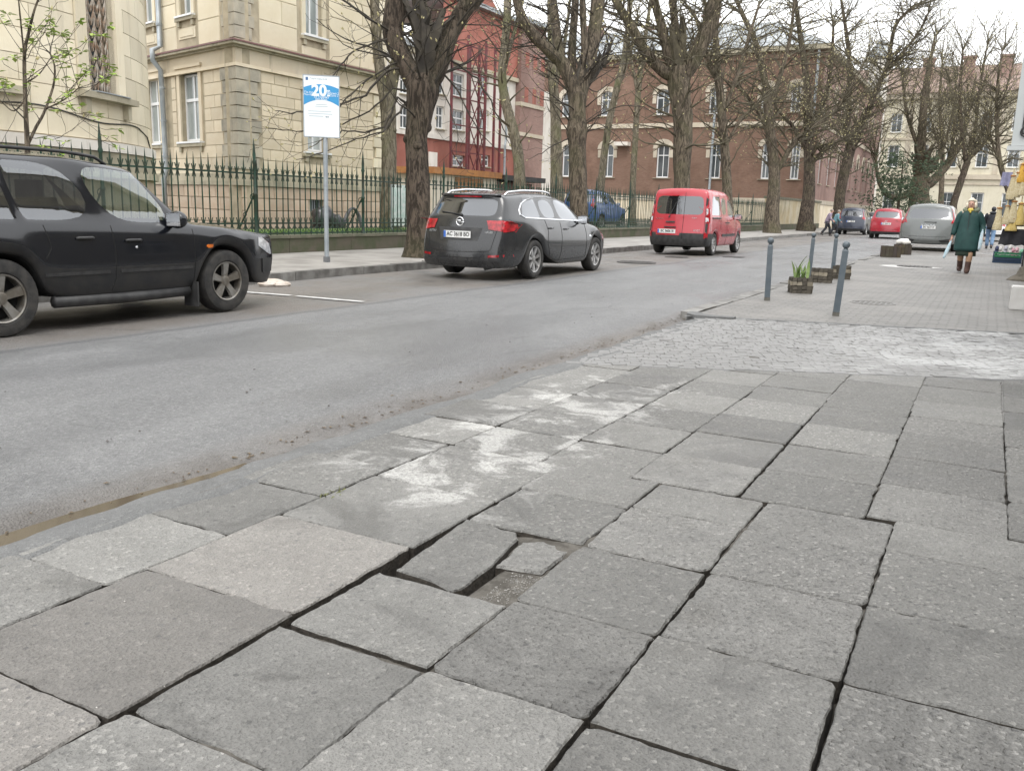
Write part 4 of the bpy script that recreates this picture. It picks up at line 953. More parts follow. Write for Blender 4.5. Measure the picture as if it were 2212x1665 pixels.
# ---- far cars
def suv(name, label, loc, pm, W=.91, H=1.66, wb=2.66, rr_=-.9, lampm=None, body2=None, rz=R(90), vert=True, plate='BC 4466 CA', glass='glass_dark', rim=None, cat='car'):
    k = H/1.66
    sp = common(wb=wb, W=W, wr=.35, archR=.41, tr=W-.13, ww=.22, rear=rr_, front=wb+.9, floor=.26, sill=.29, z3=.42, z4=.66, z5=.86*k, f6=.95, f7=.92, cat=cat,
        plan=[(rr_, .88), (rr_+.25, .96), (.2, 1), (wb-.1, 1), (wb+.5, .94), (wb+.9, .72)], planu=[(-.9, .9), (-.3, .98), (1.2, .98), (1.7, .94)],
        belt=[(rr_, 1.06*k), (1, 1.0*k), (2.1, .97*k), (wb+.9, .78*k)], up=[(rr_, rr_+.30), (rr_+.2, rr_+.42), (.32, .14), (.4, .22), (1.0, .8), (1.08, .88), (1.95, 1.38)],
        glass=[(rr_+.2, .32), (.4, 1.0), (1.08, 1.95)], cowl=2.2, hoodx=[2.6, 3.0], hoode=[(2.2, 1.0*k), (wb+.9, .78*k)], hoodc=[(2.2, 1.04*k), (2.9, .98*k), (wb+.9, .84*k)],
        wintop=[(-.9, 1.40*k), (0, 1.46*k), (.9, 1.46*k), (1.4, 1.40*k)], roofedge=[(-.9, 1.50*k), (0, 1.54*k), (1.4, 1.47*k)], roofcen=[(-.9, 1.56*k), (0, 1.62*k), (.8, 1.62*k), (1.4, 1.53*k)],
        ft=.79, fr=.70, tail=[.04, -.02, -.01, .03, .08, .10, .25, .27], tbulge=.1, nose=[0, .02, .02, 0, -.02], nsp=5, rim=rim or M['alloy_clean'],
        tag=lambda kd, a, j: ('rear_window' if kd == 'tail' and j == 7 and a >= 1 else ('bumper' if (kd == 'tail' and j <= 2) or (kd == 'side' and j == 2) else None)),
        mats=dict(body=pm, bumper=body2 or M['plastic'], floor=M['under'], windscreen=M['glass_dark'], rear_window=M[glass], side_window=M['glass_dark']))
    c = Car(name, label, loc, sp, rz)
    for sg in (-1, 1):
        lm = M['red_lens']
        if vert: c.patch([(.62*sg*W/.9, 1.46*k), (.70*sg*W/.9, 1.44*k), (.82*sg*W/.9, .95*k), (.64*sg*W/.9, .95*k), (.70*sg*W/.9, 1.1*k)], lm, 'tail_lamp', 'end', -1, .015)
        else: c.patch([(.45*sg*W/.9, 1.03*k), (.80*sg*W/.9, 1.06*k), (.80*sg*W/.9, .88*k), (.5*sg*W/.9, .94*k)], lm, 'tail_lamp', 'end', -1, .015)
        c.patch([(rr_+.06, 1.04*k), (rr_+.3, 1.02*k), (rr_+.26, .92*k), (rr_+.06, .90*k)], lm, 'tail_lamp', sg=sg, t=.012)
        c.line([(1.04, .98), (1.04, .6), (1.0, .35)], sg=sg); c.line([(.36, 1.0), (.44, .8), (.42, .7)], sg=sg); c.handle(.7, .9*k, sg, pm); c.handle(1.3, .88*k, sg, pm); c.mirror(1.8, 1.02*k, pm, sg)
        c.line([(2.1, .96), (2.1, .6), (2.08, .35)], sg=sg)
        c.patch([(wb+.55, .80*k), (wb+.8, .74*k), (wb+.82, .68*k), (wb+.55, .7*k)], M['clear_lens'], 'headlamp', sg=sg)
    c.plate(0, .80*k, plate); c.line([(-.66, .55), (.66, .55)], 'end'); c.rails(-.55, 1.1, .55, M['plastic'], .05)
    return c
P_BLU = paint('dark_blue_paint', (.02, .028, .05), .3, .5); P_RD2 = paint('bright_red_paint', (.30, .012, .026), .2, .6, dirt=(.18, .04, .04)); P_SLV = paint('silver_grey_paint', (.135, .145, .142), .25, .5, dirt=(.12, .12, .115)); P_DGR = paint('graphite_paint', (.05, .053, .055), .3, .5); P_WHT = paint('white_paint_car', (.6, .6, .6), .3, .4, dirt=(.4, .4, .38))
# silver-grey estate parked on the right of the road ahead
vz = onY(2004, 500, 37.5)
c = suv('parked_car', 'silver grey estate car with tall red tail lamps behind the walking woman', (vz.x, 38.5, -.012), P_SLV, 1.06, 1.86, 2.87, -1.0, plate='BC 9673 EI', glass='glass_dark', body2=P_SLV)
text_mesh('V O L V O', .085, M['chrome'], 'badge_lettering', c.root, frame(c.end(0, .98, -1, .01), (0, -1, 0), (0, 0, 1)), sx=1.25); c.wiper(-.25, 1.09, .15, 1.1)
for sg in (-1, 1): c.patch([(.42*sg, .42), (.86*sg, .50), (.86*sg, .36), (.50*sg, .33)], M['plastic'], 'bumper_vent', 'end', -1, .006)
c = suv('parked_car', 'bright red off-roader between the silver estate and the dark blue car', (-5.35, 55.5, -.02), P_RD2, .93, 1.80, 2.66, -.93, plate='BC 0640 PA', vert=False)
p = c.end(0, 1.0, -1, .012); b = MB(); b.bar(p+Vector((0, .07, -.05)), p+Vector((0, .02, .05)), .02); b.bar(p+Vector((0, 0, -.05)), p+Vector((0, -.05, .05)), .02); b.build('badge', M['chrome'], c.root)
suv('parked_car', 'dark blue off-roader beside the two pedestrians crossing in the distance', (-8.3, 63.5, -.03), P_BLU, .93, 1.86, 2.62, -.95, plate='BC 1188 BH')
suv('parked_car', 'graphite car just beyond the dark blue off-roader, mostly hidden', (-8.0, 72.5, -.03), P_DGR, .9, 1.62, plate='BC 2402 AK')
suv('parked_car', 'white car half hidden between the silver estate and the walking woman', (-.2, 60, -.012), P_WHT, .9, 1.6, plate='BC 7310 OB')
P_BVN = paint('blue_van_paint', (.018, .065, .2), .3, .4)
suv('parked_van', 'blue van standing behind the railings and the tree', (onX(1285, 450, -17.2).x, onX(1285, 450, -17.2).y-1.2, .2), P_BVN, .92, 1.95, plate='BC 5521 AP', cat='van')
# ------------------------------------------------------------------ building materials
def plaster(name, a, b_, stain, sc=.8, amt=.6, bump=.25):
    q = NT(name); c = q.mix(q.mrange(q.noise(sc, 5, .6), .3, .7), a, b_)
    st = q.math('MULTIPLY', q.mrange(q.noise(1.1, 6, .65, q.co((1, 1, .45)), .5), .52, .72), amt)
    c = q.mix(st, c, stain)
    sk = q.math('MULTIPLY', q.mrange(q.noise(2.2, 6, .7, q.co((1.6, 1.6, .22)), .4), .54, .74), amt*.75); c = q.mix(sk, c, tuple(v*.62 for v in stain))
    ptc = q.math('MULTIPLY', q.mrange(q.noise(.5, 7, .72), .56, .62), amt*.5); c = q.mix(ptc, c, tuple(min(.75, v*1.5) for v in stain))
    hv = q.n('ShaderNodeHueSaturation'); q.l(q.math('MULTIPLY_ADD', q.rnd(), .22, .89), hv.inputs['Value']); q.l(c, hv.inputs['Color'])
    q.set(hv.outputs[0], .85, spec=.3); q.bump(q.noise(22, 5, .7), bump, .012); return q.m
M['cream'] = plaster('cream_stucco', (.60, .53, .39), (.66, .60, .47), (.44, .39, .30), .7, .5)
M['ochre'] = plaster('ochre_stucco', (.56, .48, .35), (.63, .56, .44), (.36, .32, .25), .7, .6)
M['greystone'] = plaster('weathered_grey_stone', (.30, .28, .23), (.42, .38, .30), (.12, .115, .10), 2.2, .8, .5)
M['plinth'] = plaster('pinkish_plinth', (.44, .34, .25), (.50, .41, .32), (.25, .2, .16), 1.2, .6)
M['mortar'] = mat('joint_mortar', (.42, .36, .26), .9, (.32, .28, .2), 3)
M['trim'] = plaster('mossy_moulding', (.34, .31, .23), (.42, .38, .29), (.13, .135, .10), 2, .8, .4)
M['wframe'] = mat('white_window_frame', (.68, .69, .69), .4)
M['pane'] = mat('window_pane', (.22, .25, .25), .05, (.36, .39, .38), .7, spec=.6)
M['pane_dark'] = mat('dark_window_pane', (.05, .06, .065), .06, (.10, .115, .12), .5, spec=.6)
M['zinc'] = mat('zinc_pipe', (.26, .29, .31), .5, (.34, .37, .39), 4, metal=.3)
M['flash'] = mat('red_brown_flashing', (.16, .07, .065), .5)
M['redplaster'] = plaster('red_render', (.29, .108, .082), (.34, .14, .11), (.18, .08, .065), .9, .6)
M['whiteplaster'] = plaster('white_render', (.62, .58, .52), (.68, .65, .6), (.42, .37, .31), .9, .5)
def brickm(name, c1, c2, mo, sc=1.0):
    q = NT(name); b = q.n('ShaderNodeTexBrick'); cx = q.n('ShaderNodeCombineXYZ'); sx = q.n('ShaderNodeSeparateXYZ'); q.l(q.co(), sx.inputs[0])
    q.l(q.math('ADD', sx.outputs[0], sx.outputs[1]), cx.inputs[0]); q.l(sx.outputs[2], cx.inputs[1]); q.l(cx.outputs[0], b.inputs['Vector'])
    b.inputs['Scale'].default_value = sc; b.inputs['Brick Width'].default_value = .26; b.inputs['Row Height'].default_value = .077; b.inputs['Mortar Size'].default_value = .01
    for nm, v in (('Color1', c1), ('Color2', c2), ('Mortar', mo)): b.inputs[nm].default_value = (*v, 1)
    c = q.mix(q.math('MULTIPLY', q.mrange(q.noise(.25, 6, .65), .4, .7), .55), b.outputs['Color'], tuple(v*.55 for v in c1))
    c = q.mix(q.math('MULTIPLY', q.mrange(q.noise(.6, 6, .7), .5, .75), .4), c, tuple(min(1, v*1.35+.03) for v in c2))
    q.set(c, .85, spec=.3); q.bump(b.outputs['Fac'], -.4, .01); return q.m
M['brick'] = brickm('old_red_brick', (.165, .092, .062), (.205, .12, .085), (.165, .132, .11))
M['brick2'] = brickm('pink_brick', (.25, .15, .125), (.30, .185, .155), (.26, .21, .19))
M['stonehead'] = plaster('cream_stone_dressing', (.42, .37, .29), (.48, .43, .35), (.27, .23, .18), .9, .6)
M['roof'] = mat('grey_metal_roof', (.22, .24, .25), .5, (.34, .36, .37), .7, metal=.2)
M['rooftile'] = mat('faded_tile_roof', (.22, .155, .125), .85, (.28, .21, .18), 1.1, .4, 8)
M['green_iron'] = mat('green_painted_iron', (.008, .045, .027), .45, (.02, .03, .018), 5, .2, 50)
M['lowwall'] = mat('mossy_low_wall', (.095, .082, .06), .9, (.06, .07, .035), 2.2, .5, 14)
M['coping'] = mat('mossy_coping', (.10, .105, .07), .9, (.16, .15, .11), 3, .5, 20)
# ------------------------------------------------------------------ facade tools
class Fr:
    def __init__(s, O, U, N): s.O = Vector((O[0], O[1], 0)); s.U = Vector((U[0], U[1], 0)).normalized(); s.N = Vector((N[0], N[1], 0)).normalized()
    def p(s, a, z, d=0): return s.O+s.U*a+s.N*d+Vector((0, 0, z))
    def box(s, b, a0, a1, z0, z1, d0, d1):
        P = [s.p(a, z, d) for z in (z0, z1) for a, d in ((a0, d0), (a1, d0), (a1, d1), (a0, d1))]
        b.add(P, [(0, 3, 2, 1), (4, 5, 6, 7), (0, 1, 5, 4), (1, 2, 6, 5), (2, 3, 7, 6), (3, 0, 4, 7)]); return b
    def px(s, x, y):
        d = ray(x, y); t = (s.O-EYE).dot(s.N)/d.dot(s.N); P = EYE+d*t; return (P-s.O).dot(s.U), P.z
def wall_cells(F, a0, a1, z0, z1, holes, d0, d1, m, name, parent):
    A = sorted({a0, a1} | {h[0] for h in holes} | {h[1] for h in holes}); Z = sorted({z0, z1} | {h[2] for h in holes} | {h[3] for h in holes})
    A = [a for a in A if a0 <= a <= a1]; Z = [z for z in Z if z0 <= z <= z1]; b = MB()
    for p, q in zip(A, A[1:]):
        for r_, s_ in zip(Z, Z[1:]):
            ca, cz = (p+q)/2, (r_+s_)/2
            if not any(h[0] < ca < h[1] and h[2] < cz < h[3] for h in holes): F.box(b, p, q, r_, s_, d0, d1)
    o = b.build(name, m, parent, parent.location if parent else None)
    bm = bmesh.new(); bm.from_mesh(o.data); bmesh.ops.remove_doubles(bm, verts=bm.verts, dist=1e-4)
    seen = {}
    for f in bm.faces: seen.setdefault(tuple(sorted(v.index for v in f.verts)), []).append(f)
    bmesh.ops.delete(bm, geom=[f for l in seen.values() if len(l) > 1 for f in l], context='FACES_ONLY')
    bmesh.ops.recalc_face_normals(bm, faces=bm.faces); bm.to_mesh(o.data); bm.free(); return o
def unit_block(m, ch=.03):
    b = MB(); o_ = [(-.5, -.5), (.5, -.5), (.5, .5), (-.5, .5)]; i_ = [(x*(1-ch), z*(1-2*ch)) for x, z in o_]
    # local x = along wall, y = out of the wall, z = up
    v = [(x, -.5, z) for x, z in o_]+[(x, .25, z) for x, z in o_]+[(x, .5, z) for x, z in i_]
    f = [(i, (i+1) % 4, 4+(i+1) % 4, 4+i) for i in range(4)]+[(4+i, 4+(i+1) % 4, 8+(i+1) % 4, 8+i) for i in range(4)]+[(8, 9, 10, 11)]
    me = mesh('stone_block', v, f, m); bm = bmesh.new(); bm.from_mesh(me); bmesh.ops.recalc_face_normals(bm, faces=bm.faces); bm.to_mesh(me); bm.free(); return me
def blocks(F, a0, a1, z0, z1, rowh, L, holes, me, parent, proud=.03, seed=0, gap=.014, stag=True, org=None):
    rg = random.Random(seed); nr = max(1, round((z1-z0)/rowh)); h = (z1-z0)/nr; org = Vector(org or parent.location); ang = math.atan2(F.U.y, F.U.x)
    sgn = 1 if Vector((-math.sin(ang), math.cos(ang), 0)).dot(F.N) > 0 else -1
    for r_ in range(nr):
        zc = z0+(r_+.5)*h; cuts = [(a0, a1)]
        for hh in holes:
            if hh[2] < zc < hh[3]:
                nc = []
                for p, q in cuts:
                    if hh[1] <= p or hh[0] >= q: nc.append((p, q)); continue
                    if hh[0] > p: nc.append((p, hh[0]))
                    if hh[1] < q: nc.append((hh[1], q))
                cuts = nc
        for p, q in cuts:
            a = p; first = True
            while a < q-.04:
                l = L*rg.uniform(.8, 1.25)
                if first and stag and r_ % 2: l *= .55
                e = a+l
                if q-e < L*.35: e = q
                c = F.p((a+e)/2, zc, 0)-org
                link('stone_block', me, parent, c+F.N*(proud/2-.03), (0, 0, ang if sgn > 0 else ang+math.pi), (e-a-gap, proud+.06, h-gap)); a = e; first = False
def window(parent, F, a0, a1, z0, z1, d=-.14, fw=.07, mull=1, trans=.62, pane='pane', sill=True, fm='wframe', org=None, arch=False, sill_w=.12):
    org = Vector(org or parent.location); b = MB()
    F.box(b, a0, a0+fw, z0, z1, d, d+.05); F.box(b, a1-fw, a1, z0, z1, d, d+.05); F.box(b, a0+fw, a1-fw, z0, z0+fw, d, d+.05); F.box(b, a0+fw, a1-fw, z1-fw, z1, d, d+.05)
    w = b.build('window', M[fm], parent, org)
    cols = [a0+fw+(a1-a0-2*fw)*i/(mull+1) for i in range(mull+2)]
    for c in cols[1:-1]: F.box(MB(), 0, 0, 0, 0, 0, 0); bb = MB(); F.box(bb, c-.03, c+.03, z0+fw, z1-fw, d+.004, d+.046); bb.build('mullion', M[fm], w, org)
    zt = z0+(z1-z0)*trans if trans else None
    if zt: bb = MB(); F.box(bb, a0+fw, a1-fw, zt-.04, zt+.04, d+.006, d+.056); bb.build('transom', M[fm], w, org)
    zz = [z0+fw, zt-.04, zt+.04, z1-fw] if zt else [z0+fw, z1-fw]
    for (p, q) in zip(cols, cols[1:]):
        for i in range(0, len(zz), 2): bb = MB(); F.box(bb, p+.03*(p > cols[0]), q-.03*(q < cols[-1]), zz[i], zz[i+1], d+.008, d+.02); bb.build('pane', M[pane], w, org)
    if sill:
        bb = MB(); F.box(bb, a0-sill_w, a1+sill_w, z0-.07, z0-.02, d, .13); bb.build('sill', M['wframe'] if sill == 'w' else M['trim'], w, org)
    return w
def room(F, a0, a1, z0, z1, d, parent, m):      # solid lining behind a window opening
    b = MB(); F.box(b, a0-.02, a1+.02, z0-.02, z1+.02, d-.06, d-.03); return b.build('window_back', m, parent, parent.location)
# ------------------------------------------------------------------ cream palace on the left: street wing, side wing, round bay
CX, CY = -17.5, 17.39
FS = Fr((CX, CY), (0, 1), (1, 0)); FL = Fr((CX, CY), (-.964, .265), (-.265, -.964))
B1 = thing('stucco_building', 'cream stucco palace wing with grey quoins and white windows behind the railings', 'building', (CX, CY, .3))
TOP = 9.5; LEN_S = 6.3; LEN_L = 9.0
wS = [(2.62, 3.40, 2.60, 4.10), (2.62, 3.32, 5.76, 7.6)]; bs = (2.70, 3.30, .86, 1.30)
wL = [(1.98, 3.05, 2.74, 4.52), (4.35, 5.25, 2.74, 4.56), (2.2, 2.86, 6.05, 7.8), (4.5, 5.2, 6.1, 7.8)]
wallS = wall_cells(FS, 0, LEN_S, .2, TOP, wS+[bs], -.4, 0, M['mortar'], 'street_wall', B1)
wallL = wall_cells(FL, .02, LEN_L, .2, TOP, wL, -.4, -.001, M['mortar'], 'side_wall', B1)
org = B1.location
b = MB(); FS.box(b, 3.2, LEN_S, .2, TOP, -9, -.45); FS.box(b, .35, 3.2, .2, TOP, -.9, -.45); b.build('wall_core', M['cream'], B1, org)
b = MB(); b.add([FL.p(.6, .25, -.5), FL.p(9, .25, -.5), FL.p(9, TOP, -.5), FL.p(.6, TOP, -.5)], [(0, 1, 2, 3)]); b.build('side_wall_core', M['cream'], B1, org)
UB = {k: unit_block(M[k]) for k in ('cream', 'ochre', 'plinth', 'greystone')}
blocks(FS, .85, LEN_S-.6, 1.95, 4.52, .30, .62, [(2.40, 3.62, 2.35, 4.32)], UB['ochre'], wallS, .012, 1, org=org); blocks(FS, .02, LEN_S, .25, 1.55, .33, .8, [(2.62, 3.38, .8, 1.36)], UB['plinth'], wallS, .035, 2, org=org)
blocks(FL, .75, LEN_L, 1.95, 4.52, .31, .75, [(1.72, 3.35, 2.5, 4.85), (3.6, 5.55, 2.5, 4.85)], UB['ochre'], wallL, .012, 3, org=org); blocks(FL, .05, LEN_L, .25, 1.55, .33, .8, [], UB['plinth'], wallL, .035, 4, org=org)
blocks(FS, .85, LEN_S-.5, 5.2, 9.4, .62, 1.25, [(2.3, 3.66, 5.2, 7.9)], UB['cream'], wallS, .016, 5, .008, org=org)
blocks(FL, .75, LEN_L, 5.2, 9.4, .62, 1.25, [(1.9, 3.15, 5.2, 8.0), (4.2, 5.5, 5.2, 8)], UB['cream'], wallL, .016, 6, .008, org=org)
for (F, hs, up) in ((FS, wS, 1), (FL, wL, 1)):
    for i, (a0, a1, z0, z1) in enumerate(hs):
        low = z1 < 5
        w = window(B1, F, a0, a1, z0, z1, -.17, .06, 1, .62, 'pane', 'w', org=org, sill_w=.16); room(F, a0, a1, z0, z1, -.17, B1, M['pane_dark'])
        b = MB(); e = .14                                       # moulded surround, jambs and lintel
        F.box(b, a0-e-.02, a0-.005, z0-.02, z1+e, -.1, .045); F.box(b, a1+.005, a1+e+.02, z0-.02, z1+e, -.1, .045); F.box(b, a0-.005, a1+.005, z1+.005, z1+e, -.1, .043); F.box(b, a0-e-.08, a1+e+.08, z1+e+.01, z1+e+.09, -.1, .09)
        b.build('window_surround', M['ochre' if low else 'cream'], w, org)
        b = MB(); F.box(b, a0-.2, a1+.2, z0-.16, z0-.075, -.1, .10); F.box(b, a0-.12, a0+.0, z0-.3, z0-.165, -.1, .07); F.box(b, a1-.0, a1+.12, z0-.3, z0-.165, -.1, .07); b.build('sill_moulding', M['trim'], w, org)
        if not low:
            b = MB(); F.box(b, a0-.15, a1+.15, z0-.62, z0-.34, -.05, .02); F.box(b, a0-.05, a1+.05, z0-.56, z0-.40, -.05, .035); b.build('apron_panel', M['cream'], w, org)
w = window(B1, FS, *bs, d=-.2, fw=.04, mull=0, trans=None, pane='pane_dark', sill=False, org=org, fm='green_iron'); room(FS, *bs, -.2, B1, M['pane_dark'])
for i in range(6): b = MB(); FS.box(b, bs[0]+.05+i*.1, bs[0]+.07+i*.1, bs[2], bs[3], -.06, -.04); b.build('grille_bar', M['zinc'], w, org)
def ledge(z0, z1, d, name, m, parent=B1):
    # moulding running round the corner of the two wings
    def off(dd):
        A = FS.p(LEN_S+min(dd, .05), 0, dd); Bq = FL.p(LEN_L, 0, dd)
        # intersection of the two offset lines
        p0 = FS.p(0, 0, dd); p1 = FL.p(0, 0, dd); r_ = FS.U; s_ = FL.U; q = p1-p0; cr = r_.x*s_.y-r_.y*s_.x; t = (q.x*s_.y-q.y*s_.x)/cr
        return A, p0+r_*t, Bq
    A, C, Bq = off(d); a2, c2, b2 = off(-.3)
    bb = MB(); bb.prism([(p.x-org.x, p.y-org.y) for p in (A, C, Bq, b2, c2, a2)], z0-org.z, z1-org.z); return fixn(bb.build(name, m, parent))
ledge(4.52, 4.60, .10, 'string_course', M['ochre']); ledge(4.602, 4.98, .03, 'frieze', M['ochre']); ledge(4.982, 5.03, .12, 'cornice', M['trim']); ledge(5.032, 5.09, .24, 'cornice', M['trim']); ledge(5.092, 5.13, .27, 'cornice_flashing', M['flash']); ledge(5.132, 5.2, .05, 'cornice_top', M['trim'])
ledge(1.55, 1.66, .09, 'plinth_moulding', M['trim']); ledge(1.662, 1.86, .06, 'plinth_band', M['trim']); ledge(1.862, 1.95, .035, 'plinth_top', M['cream']); ledge(TOP, TOP+.4, .35, 'eaves_cornice', M['trim'])
def quoin(z0, z1, w1, w2, pr, m):
    p0 = FS.p(0, 0, pr); p1 = FL.p(0, 0, pr); r_, s_ = FS.U, FL.U; q = p1-p0; cr = r_.x*s_.y-r_.y*s_.x; t = (q.x*s_.y-q.y*s_.x)/cr; C = p0+r_*t
    P = [FS.p(w1, 0, pr), C, FL.p(w2, 0, pr), FL.p(w2, 0, -.1), FS.p(.1, 0, -.15), FS.p(w1, 0, -.1)]
    b = MB(); b.prism([(p.x-org.x, p.y-org.y) for p in P], z0-org.z, z1-org.z); return fixn(b.build('quoin_stone', m, B1))
z = 1.96; i = 0
while z < 4.40: quoin(z+.012, z+.305, .78 if i % 2 else .66, .72 if i % 2 else .60, .075, M['greystone']); z += .32; i += 1
z = 5.21
while z < 9.3: quoin(z+.01, z+.29, .62 if i % 2 else .52, .6 if i % 2 else .5, .06, M['greystone']); z += .30; i += 1
z = 1.96; i = 0
while z < 9.3:                                                  # quoins at the far end of the street wing
    if not 4.35 < z < 5.2: b = MB(); FS.box(b, LEN_S-(.62 if i % 2 else .5), LEN_S+.05, z+.012, z+.30, -.1, .06); b.build('quoin_stone', M['cream'], B1, org)
    z += .315; i += 1
b = MB(); b.tube([FL.p(3.93, 9.4, .12), FL.p(3.93, 5.35, .12), FL.p(3.93, 5.22, .36), FL.p(3.93, 4.95, .36), FL.p(3.93, 4.7, .14), FL.p(3.93, 1.95, .12), FL.p(3.93, 1.7, .2), FL.p(3.93, .4, .2)], .075, 10); b.build('drainpipe', M['zinc'], B1, org, smooth=True)
for zz in (2.3, 3.3, 4.2, 5.9, 7.0): b = MB(); b.tube([FL.p(3.93, zz, .125), FL.p(3.93, zz+.06, .125)], .088, 10); b.build('pipe_clamp', M['zinc'], B1, org)
# round bay
RC = Vector((-19.96, 8.86)); RR = 6.0
B2r = thing('round_bay', 'curved cream stone bay with a tall grilled window at the left edge', 'building', (RC.x, RC.y, .3))
def arc(b, r0, r1, a0, a1, z0, z1, n=None):
    n = n or max(1, int((a1-a0)/3)); P = []
    for i in range(n+1):
        a = R(a0+(a1-a0)*i/n); ca, sa = math.cos(a), math.sin(a)
        P += [(r0*ca, r0*sa, z0-.3), (r1*ca, r1*sa, z0-.3), (r1*ca, r1*sa, z1-.3), (r0*ca, r0*sa, z1-.3)]
    f = [(i*4+k, i*4+(k+1) % 4, (i+1)*4+(k+1) % 4, (i+1)*4+k) for i in range(n) for k in range(4)]+[(0, 1, 2, 3), (n*4+3, n*4+2, n*4+1, n*4)]
    b.add(P, f); return b
def arcpart(name, m, *a, parent=None): return fixn(arc(MB(), *a).build(name, m, parent or B2r))
WA0, WA1 = 17.0, 25.6
core = arcpart('bay_wall', M['mortar'], RR-.45, RR, -75, WA0, .2, TOP); arcpart('bay_wall', M['mortar'], RR-.45, RR, WA1, 78, .2, TOP); arcpart('bay_wall', M['mortar'], RR-.45, RR, WA0, WA1, .2, 2.98); arcpart('bay_wall', M['mortar'], RR-.45, RR, WA0, WA1, 7.2, TOP)
rg = random.Random(5); z = 2.17; r_i = 0; dz = (9.4-2.17)/18
while z < 9.3:
    a = -74+(r_i % 2)*4.2
    while a < 76:
        l = 8.3*rg.uniform(.85, 1.2); e = min(a+l, 77); segs = [(a, e)]
        if 2.9 < z+dz/2 < 7.3:
            ns = []
            for p, q in segs:
                if q <= WA0-2.6 or p >= WA1+2.6: ns.append((p, q))
                else:
                    if p < WA0-2.6: ns.append((p, WA0-2.6))
                    if q > WA1+2.6: ns.append((WA1+2.6, q))
            segs = ns
        for p, q in segs:
            if q-p > .6 and -14 < (p+q)/2 < 70 and z < 6.4: arcpart('stone_block', M['cream'], RR-.02, RR+.022, p+.06, q-.06, z+.006, z+dz-.006, parent=core)
        a = e
    z += dz; r_i += 1
arcpart('bay_face', M['cream'], RR-.02, RR+.02, -75, -16, 2.17, TOP); arcpart('bay_face', M['cream'], RR-.02, RR+.02, -14, 78, 6.45, TOP)
arcpart('base_ledge', M['whiteplaster'], RR-.1, RR+.10, -75, 78, 1.98, 2.15); arcpart('base_band', M['trim'], RR-.1, RR+.06, -75, 78, 1.66, 1.975); arcpart('base_moulding', M['trim'], RR-.1, RR+.13, -75, 78, 1.52, 1.655); arcpart('base_wall', M['plinth'], RR-.1, RR+.05, -75, 78, .2, 1.515)
for p, q in ((WA0-2.55, WA0), (WA1, WA1+2.55)): arcpart('window_surround', M['cream'], RR-.1, RR+.06, p, q, 2.99, 7.2)
arcpart('window_sill', M['trim'], RR-.2, RR+.22, WA0-3.3, WA1+4.2, 2.86, 2.965); arcpart('sill_flashing', M['zinc'], RR-.2, RR+.24, WA0-.6, WA1+.6, 2.967, 2.985)
for p in (WA0-2.2, WA1+1.6): arcpart('sill_bracket', M['trim'], RR-.05, RR+.13, p, p+1.3, 2.6, 2.855)
wb_ = arcpart('window', M['pane_dark'], RR-.32, RR-.28, WA0-.1, WA1+.1, 2.9, 7.2)
M['grille'] = mat('weathered_white_grille', (.42, .38, .32), .7, (.26, .17, .11), 9)
def cyl(a, z, r_=RR-.1): return Vector((r_*math.cos(R(a)), r_*math.sin(R(a)), z-.3))
for i in range(5):
    a = WA0+.5+i*(WA1-WA0-1)/4; b = MB(); b.tube([cyl(a, zz) for zz in frange(3.0, 7.1, .5)], .017, 5); b.build('grille_bar', M['grille'], wb_)
for i in range(4):
    a = WA0+.5+(i+.5)*(WA1-WA0-1)/4; hw = (WA1-WA0-1)/8*.95
    for k in range(14):
        zz = 3.05+k*.22; b = MB(); b.tube([cyl(a-hw, zz+.24), cyl(a-hw*.35, zz+.09), cyl(a, zz), cyl(a+hw*.35, zz+.09), cyl(a+hw, zz+.24)], [.012, .022, .026, .022, .012], 4); b.build('grille_leaf', M['grille'], wb_)
arcpart('window_sill', M['trim'], RR-.2, RR+.2, -6, 3.6, 2.74, 2.86); arcpart('eaves_cornice', M['trim'], RR-.2, RR+.4, -75, 78, TOP, TOP+.4)
b = MB(); b.tube([cyl(a, 2.63-.012*(a-8)**1 if False else 2.60+.05*math.sin(a*.25)-.004*a, RR+.035) for a in frange(-12, 34, 2)]+[cyl(40, 2.38, RR+.035), cyl(44, 2.1, RR+.04)], .012, 5); b.build('wall_cable', M['plastic'], B2r)
# ------------------------------------------------------------------ red and white building, steel lattice tower, kiosk
F2 = Fr((-30, 38), (0, 1), (1, 0)); B2 = thing('red_building', 'red and white rendered building with a red steel lattice in front', 'building', (-30, 38, 0))
def seg(x0, x1): return F2.px(x0, 300)[0], F2.px(x1, 300)[0]
org2 = B2.location; y = lambda px_, py: F2.px(px_, py)[1]
s0, s1 = -3, F2.px(966, 300)[0]; s2 = F2.px(1112, 300)[0]; s3 = F2.px(1163, 300)[0]; s4 = F2.px(1190, 300)[0]
zred = 5.1
win2 = []
for xa, xb in ((976, 1003), (1036, 1056)):
    for ya, yb in ((155, 212), (235, 284)):
        a0, z1 = F2.px(xa, ya); a1, z0 = F2.px(xb, yb); win2.append((a0, a1, z0, z1))
for xa, xb in ((978, 1004), (1040, 1058)):
    a0, z1 = F2.px(xa, 334); a1, z0 = F2.px(xb, 361); win2.append((a0, a1, z0, z1))
for xa, xb in ((866, 884), (906, 924), (944, 960)):
    for ya, yb in ((150, 205), (228, 280)):
        a0, z1 = F2.px(xa, ya); a1, z0 = F2.px(xb, yb); win2.append((a0, a1, z0, z1))
wall_cells(F2, s0, s2, 0, zred, win2, -.4, 0, M['redplaster'], 'lower_wall', B2); wall_cells(F2, s0, s2, zred, 9.6, win2, -.4, -.04, M['whiteplaster'], 'upper_wall', B2)
b = MB(); F2.box(b, s1, s2, 9.6, 13.2, -.4, .05); b.build('attic_wall', M['redplaster'], B2, org2)
